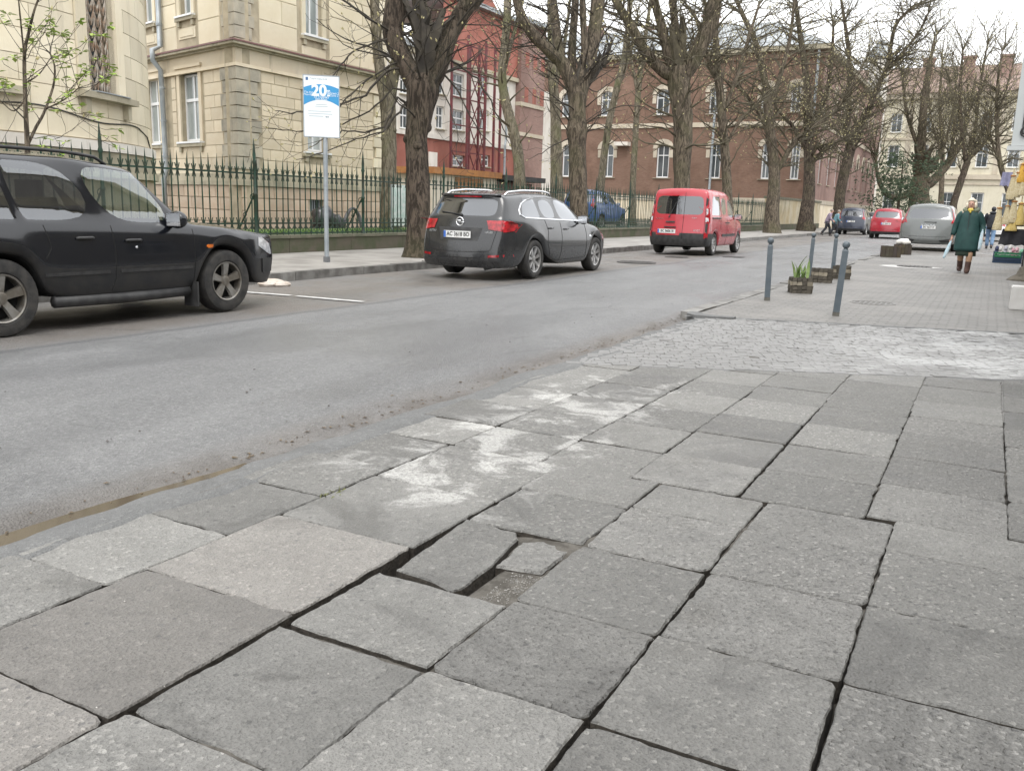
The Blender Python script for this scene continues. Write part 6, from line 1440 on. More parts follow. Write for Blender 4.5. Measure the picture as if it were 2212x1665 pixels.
tree('street_tree', 'thick dark forked chestnut trunk beside the dark grey estate car', b1_,
     [[(906, 556, 84), (906, 520, 62), (904, 460, 57), (902, 375, 52), (899, 302, 50), (905, 265, 60), (909, 230, 66), (914, 195, 76), (914, 168, 70)],
      [(909, 200, 52), (890, 165, 50), (871, 129, 46), (855, 95, 46), (848, 65, 48), (856, 14, 52), (862, -40, 46), (850, -140, 36), (835, -280, 22), (820, -420, 10)],
      [(918, 185, 36, .2), (930, 140, 32, .4), (925, 95, 33, .5), (915, 40, 36, .6), (905, -10, 34, .7), (915, -120, 26, .8), (935, -300, 12, .8)],
      [(915, 190, 50), (940, 160, 46), (958, 115, 44), (978, 63, 40), (1006, 17, 42), (1040, -20, 38), (1080, -90, 32), (1110, -220, 22), (1130, -360, 10)],
      [(1000, 25, 26), (1015, -30, 24), (1000, -120, 18), (990, -260, 8)]], M['bark_dark'], 11, 70, (1.3, 2.8), 2, 1.0,
     guided=[(-1.0, [(868, 72), (820, 90), (770, 105), (735, 140), (700, 190), (680, 240)], .028), (-.8, [(880, 130), (845, 140), (790, 175), (745, 215), (715, 262), (700, 290)], .026), (-1.4, [(878, 150), (838, 150), (790, 205), (740, 225), (680, 238), (630, 245), (595, 240)], .032),
             (-1.2, [(885, 235), (860, 210), (830, 275), (790, 286), (740, 284), (700, 300), (672, 318)], .03), (-1.6, [(885, 215), (855, 250), (825, 285), (770, 300), (700, 330), (640, 345)], .026), (-.6, [(890, 200), (850, 190), (800, 240), (720, 275), (640, 285), (580, 278)], .026),
             (1.0, [(955, 120), (990, 140), (1030, 170), (1060, 220), (1085, 270), (1100, 310)], .028), (.6, [(950, 150), (985, 190), (1010, 240), (1040, 290), (1080, 330)], .026), (-.4, [(945, 170), (970, 230), (990, 290), (985, 340)], .018)], minz=2.9)
def onXz(x, y, X): p = onX(x, y, X); p.z = .3; return p
tree('yard_tree', 'pale twin-stemmed tree behind the railings left of the big chestnut', onXz(840, 470, -15.3),
     [[(841, 492, 46), (841, 400, 35), (840, 300, 35), (838, 240, 37), (837, 205, 40)], [(832, 215, 26), (820, 144, 25), (811, 40, 22), (806, -60, 20), (800, -220, 10)], [(844, 215, 24), (850, 172, 22), (857, 110, 20), (870, 0, 18), (880, -160, 8)]],
     M['bark_pale'], 12, 14, (1.0, 2.2), 2, .9, tw='twig_green', group='trees in the yard', minz=4.5)
tree('yard_tree', 'pale leaning trunk with green moss in front of the kiosk', onXz(1124, 440, -18.2),
     [[(1128, 470, 40), (1123, 402, 32), (1120, 345, 29), (1110, 290, 29), (1100, 250, 28), (1088, 200, 25), (1085, 150, 23), (1092, 86, 23), (1097, 0, 21), (1100, -120, 14), (1095, -300, 6)], [(1090, 150, 12), (1105, 90, 11), (1125, 20, 9), (1140, -60, 6)]],
     M['bark_pale'], 13, 26, (1.2, 2.6), 2, .9, tw='twig_green', group='trees in the yard', minz=3.5)
tree('street_tree', 'grey burled chestnut with many limbs right behind the dark grey estate car', G(1250, 524, .1),
     [[(1250, 524, 62), (1250, 480, 44), (1249, 402, 41), (1246, 316, 40), (1246, 285, 50), (1247, 245, 40), (1248, 205, 46)],
      [(1244, 215, 34), (1238, 187, 34), (1215, 138, 32), (1192, 115, 28), (1163, 86, 25), (1134, 52, 24), (1118, 10, 20), (1105, -50, 16), (1090, -150, 8)], [(1212, 134, 24), (1205, 95, 23), (1200, 50, 22), (1194, 0, 20), (1190, -120, 14), (1180, -260, 6)],
      [(1240, 195, 22, .5), (1235, 138, 20, .7), (1238, 72, 18, .8), (1243, 0, 17, .9), (1245, -140, 9, 1)], [(1250, 210, 38), (1258, 170, 38), (1270, 130, 36), (1284, 72, 33), (1292, 0, 32), (1300, -80, 26), (1305, -220, 12)], [(1262, 165, 16), (1262, 80, 15), (1258, 0, 14), (1262, -150, 7)]],
     M['bark_grey'], 14, 80, (1.3, 3.2), 2, 1.0, guided=[(-1, [(1250, 280), (1290, 250), (1340, 228), (1390, 230), (1440, 262)], .03), (-.6, [(1252, 285), (1290, 265), (1330, 290), (1360, 330)], .024), (-.8, [(1245, 290), (1205, 310), (1170, 330), (1140, 345)], .024), (-.5, [(1245, 300), (1215, 330), (1190, 365)], .02), (.5, [(1250, 180), (1290, 200), (1330, 170), (1380, 150)], .024)], minz=3.2)
tree('street_tree', 'broad dark chestnut rising behind the red van', G(1475, 516, .1),
     [[(1473, 516, 66), (1473, 470, 48), (1473, 402, 42), (1473, 345, 47), (1475, 258, 54), (1468, 200, 58), (1464, 150, 60)],
      [(1455, 165, 32), (1433, 155, 30), (1396, 115, 28), (1364, 57, 24), (1338, 17, 22), (1315, -30, 18), (1290, -120, 10)], [(1455, 150, 30), (1440, 100, 28), (1430, 60, 25), (1416, 10, 22), (1400, -80, 16), (1390, -220, 7)],
      [(1463, 140, 26, .6), (1462, 80, 23, .9), (1453, 0, 20, 1.1), (1450, -160, 10, 1.2)], [(1472, 165, 46), (1492, 138, 46), (1512, 100, 44), (1534, 52, 41), (1545, 0, 38), (1555, -80, 30), (1560, -240, 12)]],
     M['bark_grey'], 15, 95, (1.4, 3.4), 2, 1.0, tw='twig_green', minz=3.4, guided=[(.4, [(1478, 330), (1500, 310), (1530, 270), (1556, 225)], .03), (-.8, [(1470, 210), (1430, 235), (1390, 260), (1350, 300)], .024)])
for lab, bp, lm, m, sd, nb_ in (
    ('slim pale tree in the yard right of the burled chestnut', (1296, 470), [[(1296, 470, 26), (1298, 402, 20), (1312, 287, 19), (1330, 201, 18), (1350, 115, 16), (1361, 0, 14), (1365, -150, 6)], [(1335, 190, 10), (1360, 120, 9), (1378, 40, 6)]], 'bark_pale', 16, 22),
    ('thin straight tree in the yard between the estate car and the red van', (1365, 466), [[(1366, 466, 22), (1367, 402, 17), (1373, 287, 16), (1381, 172, 15), (1393, 86, 12), (1405, 0, 8), (1410, -120, 4)], [(1378, 210, 8), (1362, 120, 7), (1345, 20, 5)]], 'bark_pale', 17, 22),
    ('pale thick trunk in the yard just left of the burled chestnut', (1205, 470), [[(1205, 470, 44), (1202, 396, 34), (1200, 258, 28), (1193, 144, 25), (1190, 40, 20), (1185, -120, 10)], [(1196, 200, 13), (1215, 120, 11), (1228, 30, 8)]], 'bark_pale', 18, 24)):
    tree('yard_tree', lab, onXz(bp[0], 450, {16: -17.5, 17: -18.5, 18: -18}[sd]), lm, M[m], sd, nb_, (1.0, 2.4), 2, .9, tw='twig_green', group='trees in the yard', minz=4)
tree('street_tree', 'slender dark tree just to the right of the red van', G(1572, 508, .1), [[(1572, 508, 36), (1571, 416, 26), (1565, 316, 24), (1559, 244, 23), (1551, 158, 20), (1546, 86, 17), (1540, 0, 14), (1530, -120, 7)], [(1560, 250, 12), (1590, 170, 11), (1615, 90, 9), (1640, 10, 6)], [(1556, 200, 12), (1530, 120, 10), (1500, 30, 7)], [(1565, 320, 10), (1600, 260, 8), (1640, 220, 5)]], M['bark_grey'], 19, 60, (1.4, 3.6), 2, 1.0, tw='twig_green', minz=3, rb=.03)
tree('street_tree', 'tapering chestnut between the red van and the plaster wall, left of a close pair', G(1667, 503, .1), [[(1667, 503, 50), (1668, 460, 36), (1673, 373, 30), (1664, 287, 26), (1656, 201, 21), (1642, 130, 17), (1630, 86, 15), (1596, 14, 11), (1570, -60, 6)], [(1675, 370, 16), (1688, 355, 15), (1722, 301, 13), (1802, 244, 10), (1831, 201, 7), (1860, 150, 4)], [(1660, 240, 14), (1690, 150, 12), (1710, 60, 9), (1720, -60, 5)], [(1664, 290, 12), (1630, 230, 10), (1595, 190, 7), (1560, 170, 4)]], M['bark_grey'], 20, 90, (1.8, 4.2), 2, 1.0, tw='twig_green', minz=3.5, rb=.034)
tree('street_tree', 'dark leaning chestnut, right of a close pair near the plaster wall', G(1740, 499, .1), [[(1739, 499, 48), (1742, 460, 36), (1748, 416, 32), (1748, 344, 27), (1745, 258, 23), (1742, 172, 18), (1728, 72, 14), (1715, -20, 9)], [(1746, 300, 14), (1775, 230, 12), (1795, 150, 9), (1800, 60, 6)], [(1745, 330, 12), (1710, 270, 10), (1680, 240, 6)], [(1748, 360, 12), (1785, 320, 10), (1820, 300, 6)]], M['bark_dark'], 21, 95, (1.8, 4.4), 2, 1.0, tw='twig_green', minz=3.8, rb=.036)
tree('street_tree', 'dark forked tree leaning over the two distant pedestrians', G(1812, 498, .1), [[(1810, 498, 34), (1814, 425, 27), (1831, 344, 27), (1838, 318, 30)], [(1835, 325, 20), (1831, 258, 17), (1836, 150, 13), (1825, 50, 9), (1810, -40, 5)], [(1842, 320, 20), (1868, 258, 16), (1895, 190, 13), (1917, 143, 12), (1934, 57, 9), (1972, 17, 6)], [(1905, 165, 9), (1945, 120, 8), (1985, 70, 6), (2005, 30, 4)]], M['bark_dark'], 22, 110, (2.2, 5.0), 2, 1.0, tw='twig_green', minz=4, rb=.04)
far_ = lambda x, Y: Vector((onY(x, 480, Y).x, Y, 0))
tree('street_tree', 'wide low-branching tree behind the silver estate car', far_(1986, 112), [[(1986, 455, 60), (1986, 416, 48), (1990, 385, 46)], [(1990, 395, 34), (1990, 316, 24), (1998, 201, 16), (2010, 130, 9), (2020, 80, 5)], [(1998, 398, 28), (2012, 394, 24), (2050, 350, 20), (2076, 301, 14), (2095, 230, 8)], [(1978, 410, 24), (1945, 425, 18), (1915, 420, 14), (1897, 385, 10), (1892, 340, 6)], [(1988, 330, 12), (1960, 250, 9), (1950, 170, 6)], [(2050, 352, 10), (2062, 270, 8), (2052, 180, 5)]], M['bark_grey'], 23, 90, (3, 7), 2, 1.0, tw='twig_green', minz=6, rb=.05)
tree('street_tree', 'leaning dark tree directly behind the walking woman', far_(2061, 104), [[(2058, 455, 22), (2061, 436, 18), (2078, 385, 17), (2090, 350, 17)], [(2088, 355, 13), (2105, 290, 10), (2112, 230, 8), (2124, 143, 6), (2135, 90, 3)], [(2086, 350, 11), (2078, 287, 9), (2074, 190, 7), (2080, 110, 4)], [(2092, 345, 9), (2125, 310, 7), (2140, 250, 5)]], M['bark_dark'], 24, 80, (2.5, 6.5), 2, 1.0, tw='twig_green', minz=5.5, rb=.045)
tree('street_tree', 'slim bent tree left of the hanging brooms', far_(2182, 86), [[(2186, 470, 20), (2179, 416, 15), (2165, 370, 14), (2157, 330, 12), (2153, 258, 10), (2155, 180, 7), (2165, 110, 4)], [(2155, 340, 7), (2140, 300, 6), (2128, 260, 4)], [(2154, 250, 6), (2175, 190, 5), (2190, 130, 3)]], M['bark_grey'], 25, 60, (2.2, 5.0), 2, 1.0, tw='twig_green', minz=5.5, rb=.04)
tree('street_tree', 'faint far tree at the end of the street between the two leaning ones', far_(2030, 136), [[(2032, 455, 16), (2034, 400, 13), (2036, 320, 11), (2030, 220, 8), (2036, 130, 4)], [(2036, 330, 7), (2056, 250, 6), (2066, 170, 3)], [(2036, 340, 7), (2012, 260, 5), (2006, 190, 3)]], M['bark_grey'], 26, 70, (3.5, 7.5), 2, 1.0, tw='twig_green', minz=6, rb=.05)
# young tree behind the black car, leaves just opening
yb = onX(60, 330, -12.3); yb.z = .1
tree('young_tree', 'slim young tree with fresh green leaf tufts behind the black car', (yb.x, yb.y, .1), [[(62, 470, 15), (61, 380, 14), (59, 316, 12), (54, 201, 9), (53, 115, 8), (62, 72, 7), (75, 20, 5), (95, -30, 4)], [(60, 314, 7), (78, 275, 7), (95, 244, 6), (115, 187, 5), (118, 144, 4), (108, 115, 3)], [(55, 215, 4), (30, 240, 3), (5, 222, 2.5), (-25, 200, 2)], [(53, 130, 4), (46, 60, 4), (40, 0, 3)], [(56, 180, 4), (85, 160, 3), (108, 128, 2)], [(100, 235, 4), (140, 215, 3), (170, 190, 2)]],
     M['bark_grey'], 31, 26, (.35, .95), 1, .7, budp=.1, cat='tree', leafy=True, minz=1.9, rb=.009, flare=False, rough=.08,
     guided=[(-.3, [(62, 298), (90, 296), (125, 297), (150, 285), (172, 264), (180, 255)], .006), (-.3, [(105, 225), (140, 210), (165, 195), (195, 180)], .006), (-.4, [(50, 240), (25, 225), (0, 215)], .006), (-.2, [(54, 130), (70, 105), (92, 75), (105, 40)], .006)])
# dark evergreen at the end of the street
M['needle'] = mat('dark_evergreen', (.018, .035, .016), .8, (.045, .07, .03), 2)
def evergreen(label, base, h, w, n, seed):
    rg = random.Random(seed); t = thing('evergreen_tree', label, 'tree', base, 0); b = MB(); b.tube([(0, 0, 0), (.1, 0, h*.5), (0, .1, h*.95)], [w*.06, w*.04, .02], 8); b.build('trunk', M['bark_dark'], t); b = MB()
    cl = [(Vector((rg.gauss(0, w*.42), rg.gauss(0, w*.42), h*(.12+.85*k/22))), w*rg.uniform(.16, .34)) for k in range(22)]
    for _ in range(n):
        c_, r_ = rg.choice(cl); p = c_+Vector((rg.gauss(0, r_), rg.gauss(0, r_), rg.gauss(0, r_*.7))); p.z = max(.2, p.z); s = rg.uniform(.12, .3)
        for k in range(4):
            v = Vector((rg.gauss(0, .7), rg.gauss(0, .7), rg.gauss(-.5, .4))).normalized(); x = v.orthogonal().normalized()*s*.22; b.add([p, p+v*s*.5+x, p+v*s, p+v*s*.5-x], [(0, 1, 2, 3)])
    b.build('crown', M['needle'], t)
evergreen('dark drooping evergreen at the corner of the brick building', far_(1935, 100), 7.6, 3.2, 2200, 3)
# shrubs climbing along the foot of the brick building
b = MB()
# ------------------------------------------------------------------ street furniture
M['bollard'] = mat('grey_bollard_paint', (.068, .088, .104), .42, (.095, .115, .13), 5, .1, 40)
def bollard(label, c, h, lean):
    t = thing('bollard', label, 'bollard', (c.x, c.y, 0), R(8), 'grey ball-top bollards'); t.rotation_euler = (lean[0], lean[1], R(10)); w = .072; hh = h-.11
    b = MB(); v = []
    for z, s in ((-.05, w*.55), (hh-.012, w*.5), (hh, w*.44)): v += [(sx*s, sy*s, z) for sx, sy in ((-1, -1), (1, -1), (1, 1), (-1, 1))]
    b.add(v, [(j*4+i, j*4+(i+1) % 4, (j+1)*4+(i+1) % 4, (j+1)*4+i) for j in range(2) for i in range(4)]+[(8, 9, 10, 11), (3, 2, 1, 0)]); b.build('post', M['bollard'], t)
    b = MB(); b.lathe([(.030, hh), (.026, hh+.012), (.03, hh+.02)], 14); b.build('neck', M['bollard'], t); b = MB(); b.sphere((0, 0, hh+.062), .046, 16, 12); b.build('ball', M['bollard'], t, smooth=True)
    b = MB(); b.box((0, 0, .02), (w*1.12, w*1.12, .06)); b.build('dirty_foot', mat('foot_dirt', (.08, .075, .065), .9, (.12, .115, .1), 9), t)
bollard('bollard left of the planter with green shoots, standing alone', G(1657, 649), .90, (0, R(-1.4))); bollard('nearest grey bollard, leaning to the right', G(1805, 682), .93, (0, R(2.6)))
bollard('bollard directly behind the planter with green shoots', G(1747, 601), .89, (0, R(1.2))); bollard('farthest bollard, standing before the rearmost of the three small planters', G(1797, 602), .89, (0, R(.3)))
M['log'] = mat('weathered_block', (.045, .038, .028), .9, (.08, .07, .055), 7, .7, 30, rand=.25); M['log_pale'] = mat('pale_worn_block', (.17, .145, .105), .9, (.22, .195, .15), 7, .7, 30, rand=.2); M['potsoil'] = mat('potting_soil', (.03, .024, .018), .95, (.06, .05, .035), 30, .6, 60)
def planter(label, c, w, d, h, rz, leaves=0, plain=False, seed=0):
    rg = random.Random(seed); t = thing('planter', label, 'planter', (c.x, c.y+d/2, 0), rz, 'planters on the pavement'); b = MB()
    b.box((0, 0, h*.46), (w*.84, d*.84, h*.86)); b.build('core', M['potsoil'], t)
    if plain:
        n = 5
        for s in range(4):
            L, D_ = (w, d) if s % 2 == 0 else (d, w)
            for k in range(n):
                x = -L/2+L*(k+.5)/n; M4 = Matrix.Rotation(s*math.pi/2, 3, 'Z'); b = MB(); b.box(M4 @ Vector((x, -D_/2, h/2)), (L/n-.008, .03, h*rg.uniform(.96, 1.02)) if s % 2 == 0 else (.03, L/n-.008, h*rg.uniform(.96, 1.02))); b.build('plank', mat('brown_plank_%d%d%d' % (seed, s, k), tuple(v*rg.uniform(.8, 1.2) for v in (.07, .052, .038)), .85, (.05, .04, .03), 8), t)
    else:
        rows, n = 4, 4
        for s in range(4):
            L, D_ = (w, d) if s % 2 == 0 else (d, w); M4 = Matrix.Rotation(s*math.pi/2, 3, 'Z')
            for r_ in range(rows):
                for k in range(n):
                    x = -L/2+L*(k+.5)/n; bulge = .012*(1-abs((r_+.5)/rows*2-1)); pale = r_ == 2 and rg.random() < .7
                    b = MB(); b.box((0, 0, 0), (L/n-.004, .05, h/rows-.004))
                    for p in b.v: p += Vector((rg.gauss(0, .003), rg.gauss(0, .004), rg.gauss(0, .003)))
                    o = b.build('block', M['log_pale'] if pale else M['log'], t); o.location = M4 @ Vector((x, -D_/2-bulge+.01, h*(r_+.5)/rows)); o.rotation_euler = (0, 0, s*math.pi/2+rg.gauss(0, .02))
    b = MB(); b.box((0, 0, h*.9), (w*.9, d*.9, .02)); 
    for p in b.v: p.z += rg.uniform(-.01, .01)
    b.build('soil', M['potsoil'], t)
    for k in range(leaves):
        a = rg.random()*6.28; bx = rg.uniform(-.36, .36)*w; by = rg.uniform(-.3, .3)*d; L = rg.uniform(.16, .40); lean = rg.uniform(.2, .75); dv = Vector((math.cos(a), math.sin(a)*.5, 0)); sv = Vector((-dv.y, dv.x, 0)).normalized()*rg.uniform(.022, .038); v = []
        for q in range(5):
            tt = q/4; p = Vector((bx, by, h*.9))+dv*lean*L*tt*tt+Vector((0, 0, L*tt)); ww = (1-tt)**.6*(.4+.9*min(1, tt*3)); v += [p-sv*ww, p+sv*ww+dv*.004]
        b = MB(); b.add(v, [(2*q, 2*q+1, 2*q+3, 2*q+2) for q in range(4)]); b.build('leaf', M['shoot'], t)
    return t
M['shoot'] = mat('iris_leaf', (.16, .27, .07), .5, (.27, .36, .14), 9)
planter('small block planter with fresh green shoots', G(1724, 634), .30, .26, .25, R(20), 15, seed=1); planter('small empty block planter between the green shoots and the rearmost one', G(1771, 611), .32, .28, .26, R(16), 0, seed=2); planter('rearmost of the three small block planters, half hidden by bollards', G(1812, 603), .33, .28, .26, R(10), 0, seed=3)
planter('dark plank planter box in front of the silver estate car', G(1921, 556), .54, .45, .345, R(10), 0, True, seed=4); p5 = planter('dark plank planter box with a white bag on it', G(1947, 550), .50, .45, .33, R(10), 0, True, seed=5)
b = MB(); b.sphere((0, 0, .07), (.24, .2, .12), 14, 9)
for p in b.v: p += Vector((1, 1, .8))*.05*noise.noise(p*11); p.z = max(p.z, 0)
o = b.build('plastic_bag', mat('white_bag', (.6, .58, .54), .5, (.7, .68, .64), 12, .6, 12), smooth=True); o.location = (p5.location.x, p5.location.y, .335); tag(o, 'crumpled white bag lying on a plank planter', 'bag')
# ---- parking tariff sign
sp_ = G(706, 566, .1); sg_ = thing('parking_sign', 'white and blue parking tariff sign on a grey pole at the far pavement', 'sign', (sp_.x, sp_.y, .1)); so_ = sg_.location
vd = Vector((sp_.x, sp_.y, 0)).normalized(); N_ = -vd; U_ = Vector((0, 0, 1)).cross(N_); V_ = Vector((0, 0, 1))
b = MB(); b.tube([(0, 0, -.02), (0, 0, 3.22)], .042, 14); b.build('pole', M['zinc'], sg_, smooth=True, sharp=40); b = MB(); b.box((.0, 0, .05), (.09, .09, .10)); b.build('pole_socket', mat('socket_steel', (.14, .145, .15), .7), sg_)
dsg = depth((sp_.x, sp_.y, 2.8)); pc = atD(694.5, 231.5, dsg)-so_; pc = pc+N_*.06; hw, hh = 75.5*dsg/FPX/2, 127*dsg/FPX/2
M['signwhite'] = mat('sign_white', (.72, .76, .78), .35, (.68, .72, .75), 2); M['signblue'] = mat('sign_blue', (.035, .25, .50), .4); M['signgrey'] = mat('sign_grey_print', (.22, .27, .30), .5)
def sf(u, v, d=0): return pc+U_*u+V_*v+N_*d
Fm = lambda u, v, d: frame(sf(u, v, d), U_, V_)
b = MB(); b.extr([(-hw, -hh), (hw, -hh), (hw, hh), (-hw, hh)], pc-N_*.012, U_, V_, N_, .024); panel = fixn(b.build('panel', M['signwhite'], sg_))
b = MB()
for e0, e1 in (((-hw, -hh), (hw, -hh)), ((hw, -hh), (hw, hh)), ((hw, hh), (-hw, hh)), ((-hw, hh), (-hw, -hh))): b.bar(sf(*e0), sf(*e1), .016, .034, N_)
b.build('frame', M['zinc'], sg_)
def band_arc(u, v0, dip): return v0-dip*(u/hw)**2
pts = [(u, band_arc(u, hh*.72, hh*.13)) for u in frange(-hw*.97, hw*.97, .05)]; low = [(u, band_arc(u, hh*.22, hh*.20)) for u in reversed(frange(-hw*.97, hw*.97, .05))]
b = MB(); b.extr(pts+low, pc+N_*.0125, U_, V_, N_, .002); fixn(b.build('blue_band', M['signblue'], panel))
text_mesh('20', hh*.50, M['signwhite'], 'price_text', panel, Fm(-hw*.12, hh*.50, .015), .001, bold=.010, sx=1.0)
b = MB(); b.extr([(hw*.32, hh*.34), (hw*.48, hh*.34), (hw*.48, hh*.54), (hw*.32, hh*.54)], pc+N_*.0146, U_, V_, N_, .002); fixn(b.build('currency_box', M['signwhite'], panel)); text_mesh('₴', hh*.18, M['signblue'], 'currency_text', panel, Fm(hw*.40, hh*.44, .0172), .0005)
for tx, u, v, s in (('за годину', 0, hh*.31, .10), ('per hour', 0, hh*.24, .10), ('Пн-Нд', -hw*.70, hh*.44, .09), ('Mon-Sun', -hw*.70, hh*.37, .085), ('Зона 2', hw*.72, hh*.44, .09), ('Zone 2', hw*.72, hh*.37, .085)): text_mesh(tx, hh*s*1.1, M['signwhite'], 'small_text', panel, Fm(u, v, .015), .0006)
text_mesh('ПАРКУВАННЯ', hh*.085, M['signgrey'], 'header_text', panel, Fm(-hw*.15, hh*.88, .0125), .0008)
b = MB(); b.extr([(-hw*.86, hh*.83), (-hw*.72, hh*.83), (-hw*.72, hh*.93), (-hw*.86, hh*.93)], pc+N_*.0122, U_, V_, N_, .0015); fixn(b.build('emblem', mat('emblem_blue', (.05, .12, .25), .5), panel))
for k, (u0, u1, v) in enumerate(((-.3, .3, .06), (-.35, .35, .0), (-.75, .55, -.16), (-.75, .6, -.24), (-.7, .1, -.32))): b = MB(); b.extr([(hw*u0, hh*v-.006), (hw*u1, hh*v-.006), (hw*u1, hh*v+.006), (hw*u0, hh*v+.006)], pc+N_*.0122, U_, V_, N_, .001); fixn(b.build('print_line', mat('faint_print', (.38, .43, .46), .5), panel))
for u in (.26, .36): b = MB(); b.lathe([(.014, 0), (.014, .002), (0, .002)], 12, sf(hw*u, -hh*.33, .0125), Matrix((U_, V_, N_)).transposed()); b.build('app_dot', M['signgrey'], panel)
# ---- things along the right edge
sb_ = onY(2184, 316, 9.0); hs_ = thing('hanging_sign', 'pale grey hanging shop sign with a scroll bracket at the top right edge', 'sign', (sb_.x, 9, sb_.z)); M['signpale'] = mat('pale_sign_panel', (.42, .45, .45), .5, (.48, .50, .50), 2)
b = MB(); b.box((.62, 0, .62), (1.24, .10, 1.24)); b.build('panel', M['signpale'], hs_); b = MB(); b.bar((.07, -.056, .10), (.07, -.056, 1.2), .012, .012); b.bar((.07, -.056, .10), (1.2, -.056, .10), .012, .012); b.build('frame_line', M['plastic'], hs_)
b = MB(); b.box((.62, 0, -.02), (1.30, .13, .035)); b.build('bottom_rail', M['signpale'], hs_)
def scroll(c, r, turns, w, n=26, d=1): return [(c[0]+d*r*(1-.75*i/n)*math.cos(turns*6.28*i/n+1.2), -.06, c[1]+r*(1-.75*i/n)*math.sin(turns*6.28*i/n+1.2)) for i in range(n+1)]
for c_, r_ in (((.10, .11), .05), ((.22, .07), .045), ((.34, .08), .05)): b = MB(); b.tube(scroll(c_, r_, 1.3, .008), .008, 6); b.build('scroll', M['plastic'], hs_)
b = MB(); b.bar((1.24, 0, 1.1), (2.6-sb_.x, 0, 1.1), .04); b.bar((1.24, 0, .2), (2.6-sb_.x, 0, .2), .04); b.build('bracket', M['plastic'], hs_)
wbx = G(2179, 669); t = thing('white_box', 'white rendered block on the pavement at the right edge', 'block', (wbx.x, wbx.y, 0)); b = MB(); b.box((.36, .17, .165), (.72, .34, .33)); o = b.build('block_body', mat('white_block', (.56, .55, .53), .6, (.48, .47, .45), 4), t); bm = bmesh.new(); bm.from_mesh(o.data); bmesh.ops.bevel(bm, geom=bm.edges[:], offset=.012, segments=2, affect='EDGES'); bm.to_mesh(o.data); bm.free(); b = MB(); b.box((.36, .17, .333), (.2, .345, .008)); b.build('top_stain', mat('grey_stain', (.36, .355, .35), .7), t)
pl_ = G(2207, 606); t = thing('utility_pole', 'grey weathered pole with an earth mound at its foot at the right edge', 'pole', (pl_.x+.12, pl_.y, 0)); b = MB(); b.tube([(0, 0, 0), (.01, 0, 1), (.0, 0, 4), (-.02, 0, 8.5)], [.15, .13, .12, .09], 16, True, .05, 3); b.build('shaft', mat('weathered_pole', (.30, .31, .29), .8, (.2, .21, .19), 3, .6, 20), t, smooth=True); b = MB(); b.lathe([(.42, -.01), (.36, .05), (.24, .13), (.16, .28), (.15, .3)], 18)
for p in b.v: p += Vector((1, 1, .5))*.08*noise.noise(p*6)
b.build('earth_mound', mat('mound_earth', (.13, .115, .09), .95, (.08, .07, .055), 9, .6, 30), t, smooth=True)
# stall: rail with hanging brooms and bath sponges, crate of slippers
SY = 27.0; st_ = thing('market_stall', 'dark market stall rack hung with straw brooms at the right edge', 'stall', (1.35, SY, 0)); b = MB()
for x in (-.55, .9): MB().box((x, 0, 1.15), (.05, .05, 2.3)).build('upright', M['plastic'], st_)
for z in (2.28, 1.62, 1.1): bb = MB(); bb.bar((-.95, 0, z), (1.0, 0, z), .03); bb.build('hanging_rail', M['plastic'], st_)
b = MB(); b.box((.3, .5, .45), (1.6, .8, .9)); b.build('counter', mat('dark_cloth', (.03, .03, .035), .9, (.06, .055, .05), 4), st_); b = MB(); b.box((.3, .75, 1.6), (1.7, .05, 1.4)); b.build('back_cloth', mat('stall_back_cloth', (.16, .14, .12), .9, (.08, .07, .07), 3), st_)
M['straw'] = mat('straw', (.46, .38, .22), .8, (.58, .51, .34), 30, .8, 60); M['yellow'] = mat('yellow_straw', (.5, .36, .10), .8, (.56, .44, .18), 30, .5, 60)
def broom(label, x, z, L, w, m, kind='straw_broom'):
    t = thing(kind, label, 'broom', (x, SY-.06, z), 0, 'brooms hung on the stall'); b = MB(); b.lathe([(.012, L*.28), (w*.2, L*.22), (w*.26, L*.05), (w*.36, -L*.2), (w*.48, -L*.5), (w*.55, -L*.70), (w*.5, -L*.74), (.01, -L*.72)], 14, sy=.55)
    for p in b.v: p += Vector((p.x, p.y, 0))*.45*noise.noise(Vector((math.atan2(p.y, p.x)*4, p.z*5, x*9)))
    b.build('bristles', m, t, smooth=True); b = MB(); b.tube([(0, 0, L*.2), (0, 0, L*.5)], .016, 8); b.build('handle', M['straw'], t); b = MB(); b.lathe([(w*.3, L*.16), (w*.33, L*.19), (w*.3, L*.22)], 12, sy=.65); b.build('binding', M['orange'], t)
i = 0
for (px, pyy, L, wpx, m, lab) in ((2157, 470, .62, 17, 'straw', 'straw broom hanging leftmost in the lower row of the stall'), (2174, 462, .52, 14, 'straw', 'slim straw broom second from the left in the stall\'s lower row'), (2189, 455, .60, 18, 'straw', 'wide straw broom third from the left in the stall\'s lower row'), (2204, 460, .6, 18, 'yellow', 'yellowish straw broom at the right end of the stall\'s lower row'), (2186, 484, .34, 20, 'yellow', 'short yellow brush hanging lowest on the stall'),
                              (2186, 402, .66, 15, 'straw', 'straw broom hanging leftmost in the upper row of the stall'), (2198, 396, .68, 15, 'straw', 'straw broom in the middle of the stall\'s upper row'), (2210, 392, .68, 15, 'straw', 'straw broom at the right end of the stall\'s upper row'), (2208, 372, .5, 16, 'orange2', 'orange brush hanging topmost on the stall')):
    if m == 'orange2': M.setdefault('orange2', mat('orange_bristle', (.55, .28, .03), .7, (.6, .36, .06), 20))
    p = onY(px, pyy, SY-.06); broom(lab, p.x, p.z+L*.2, L, wpx*SY*.9/FPX, M[m])
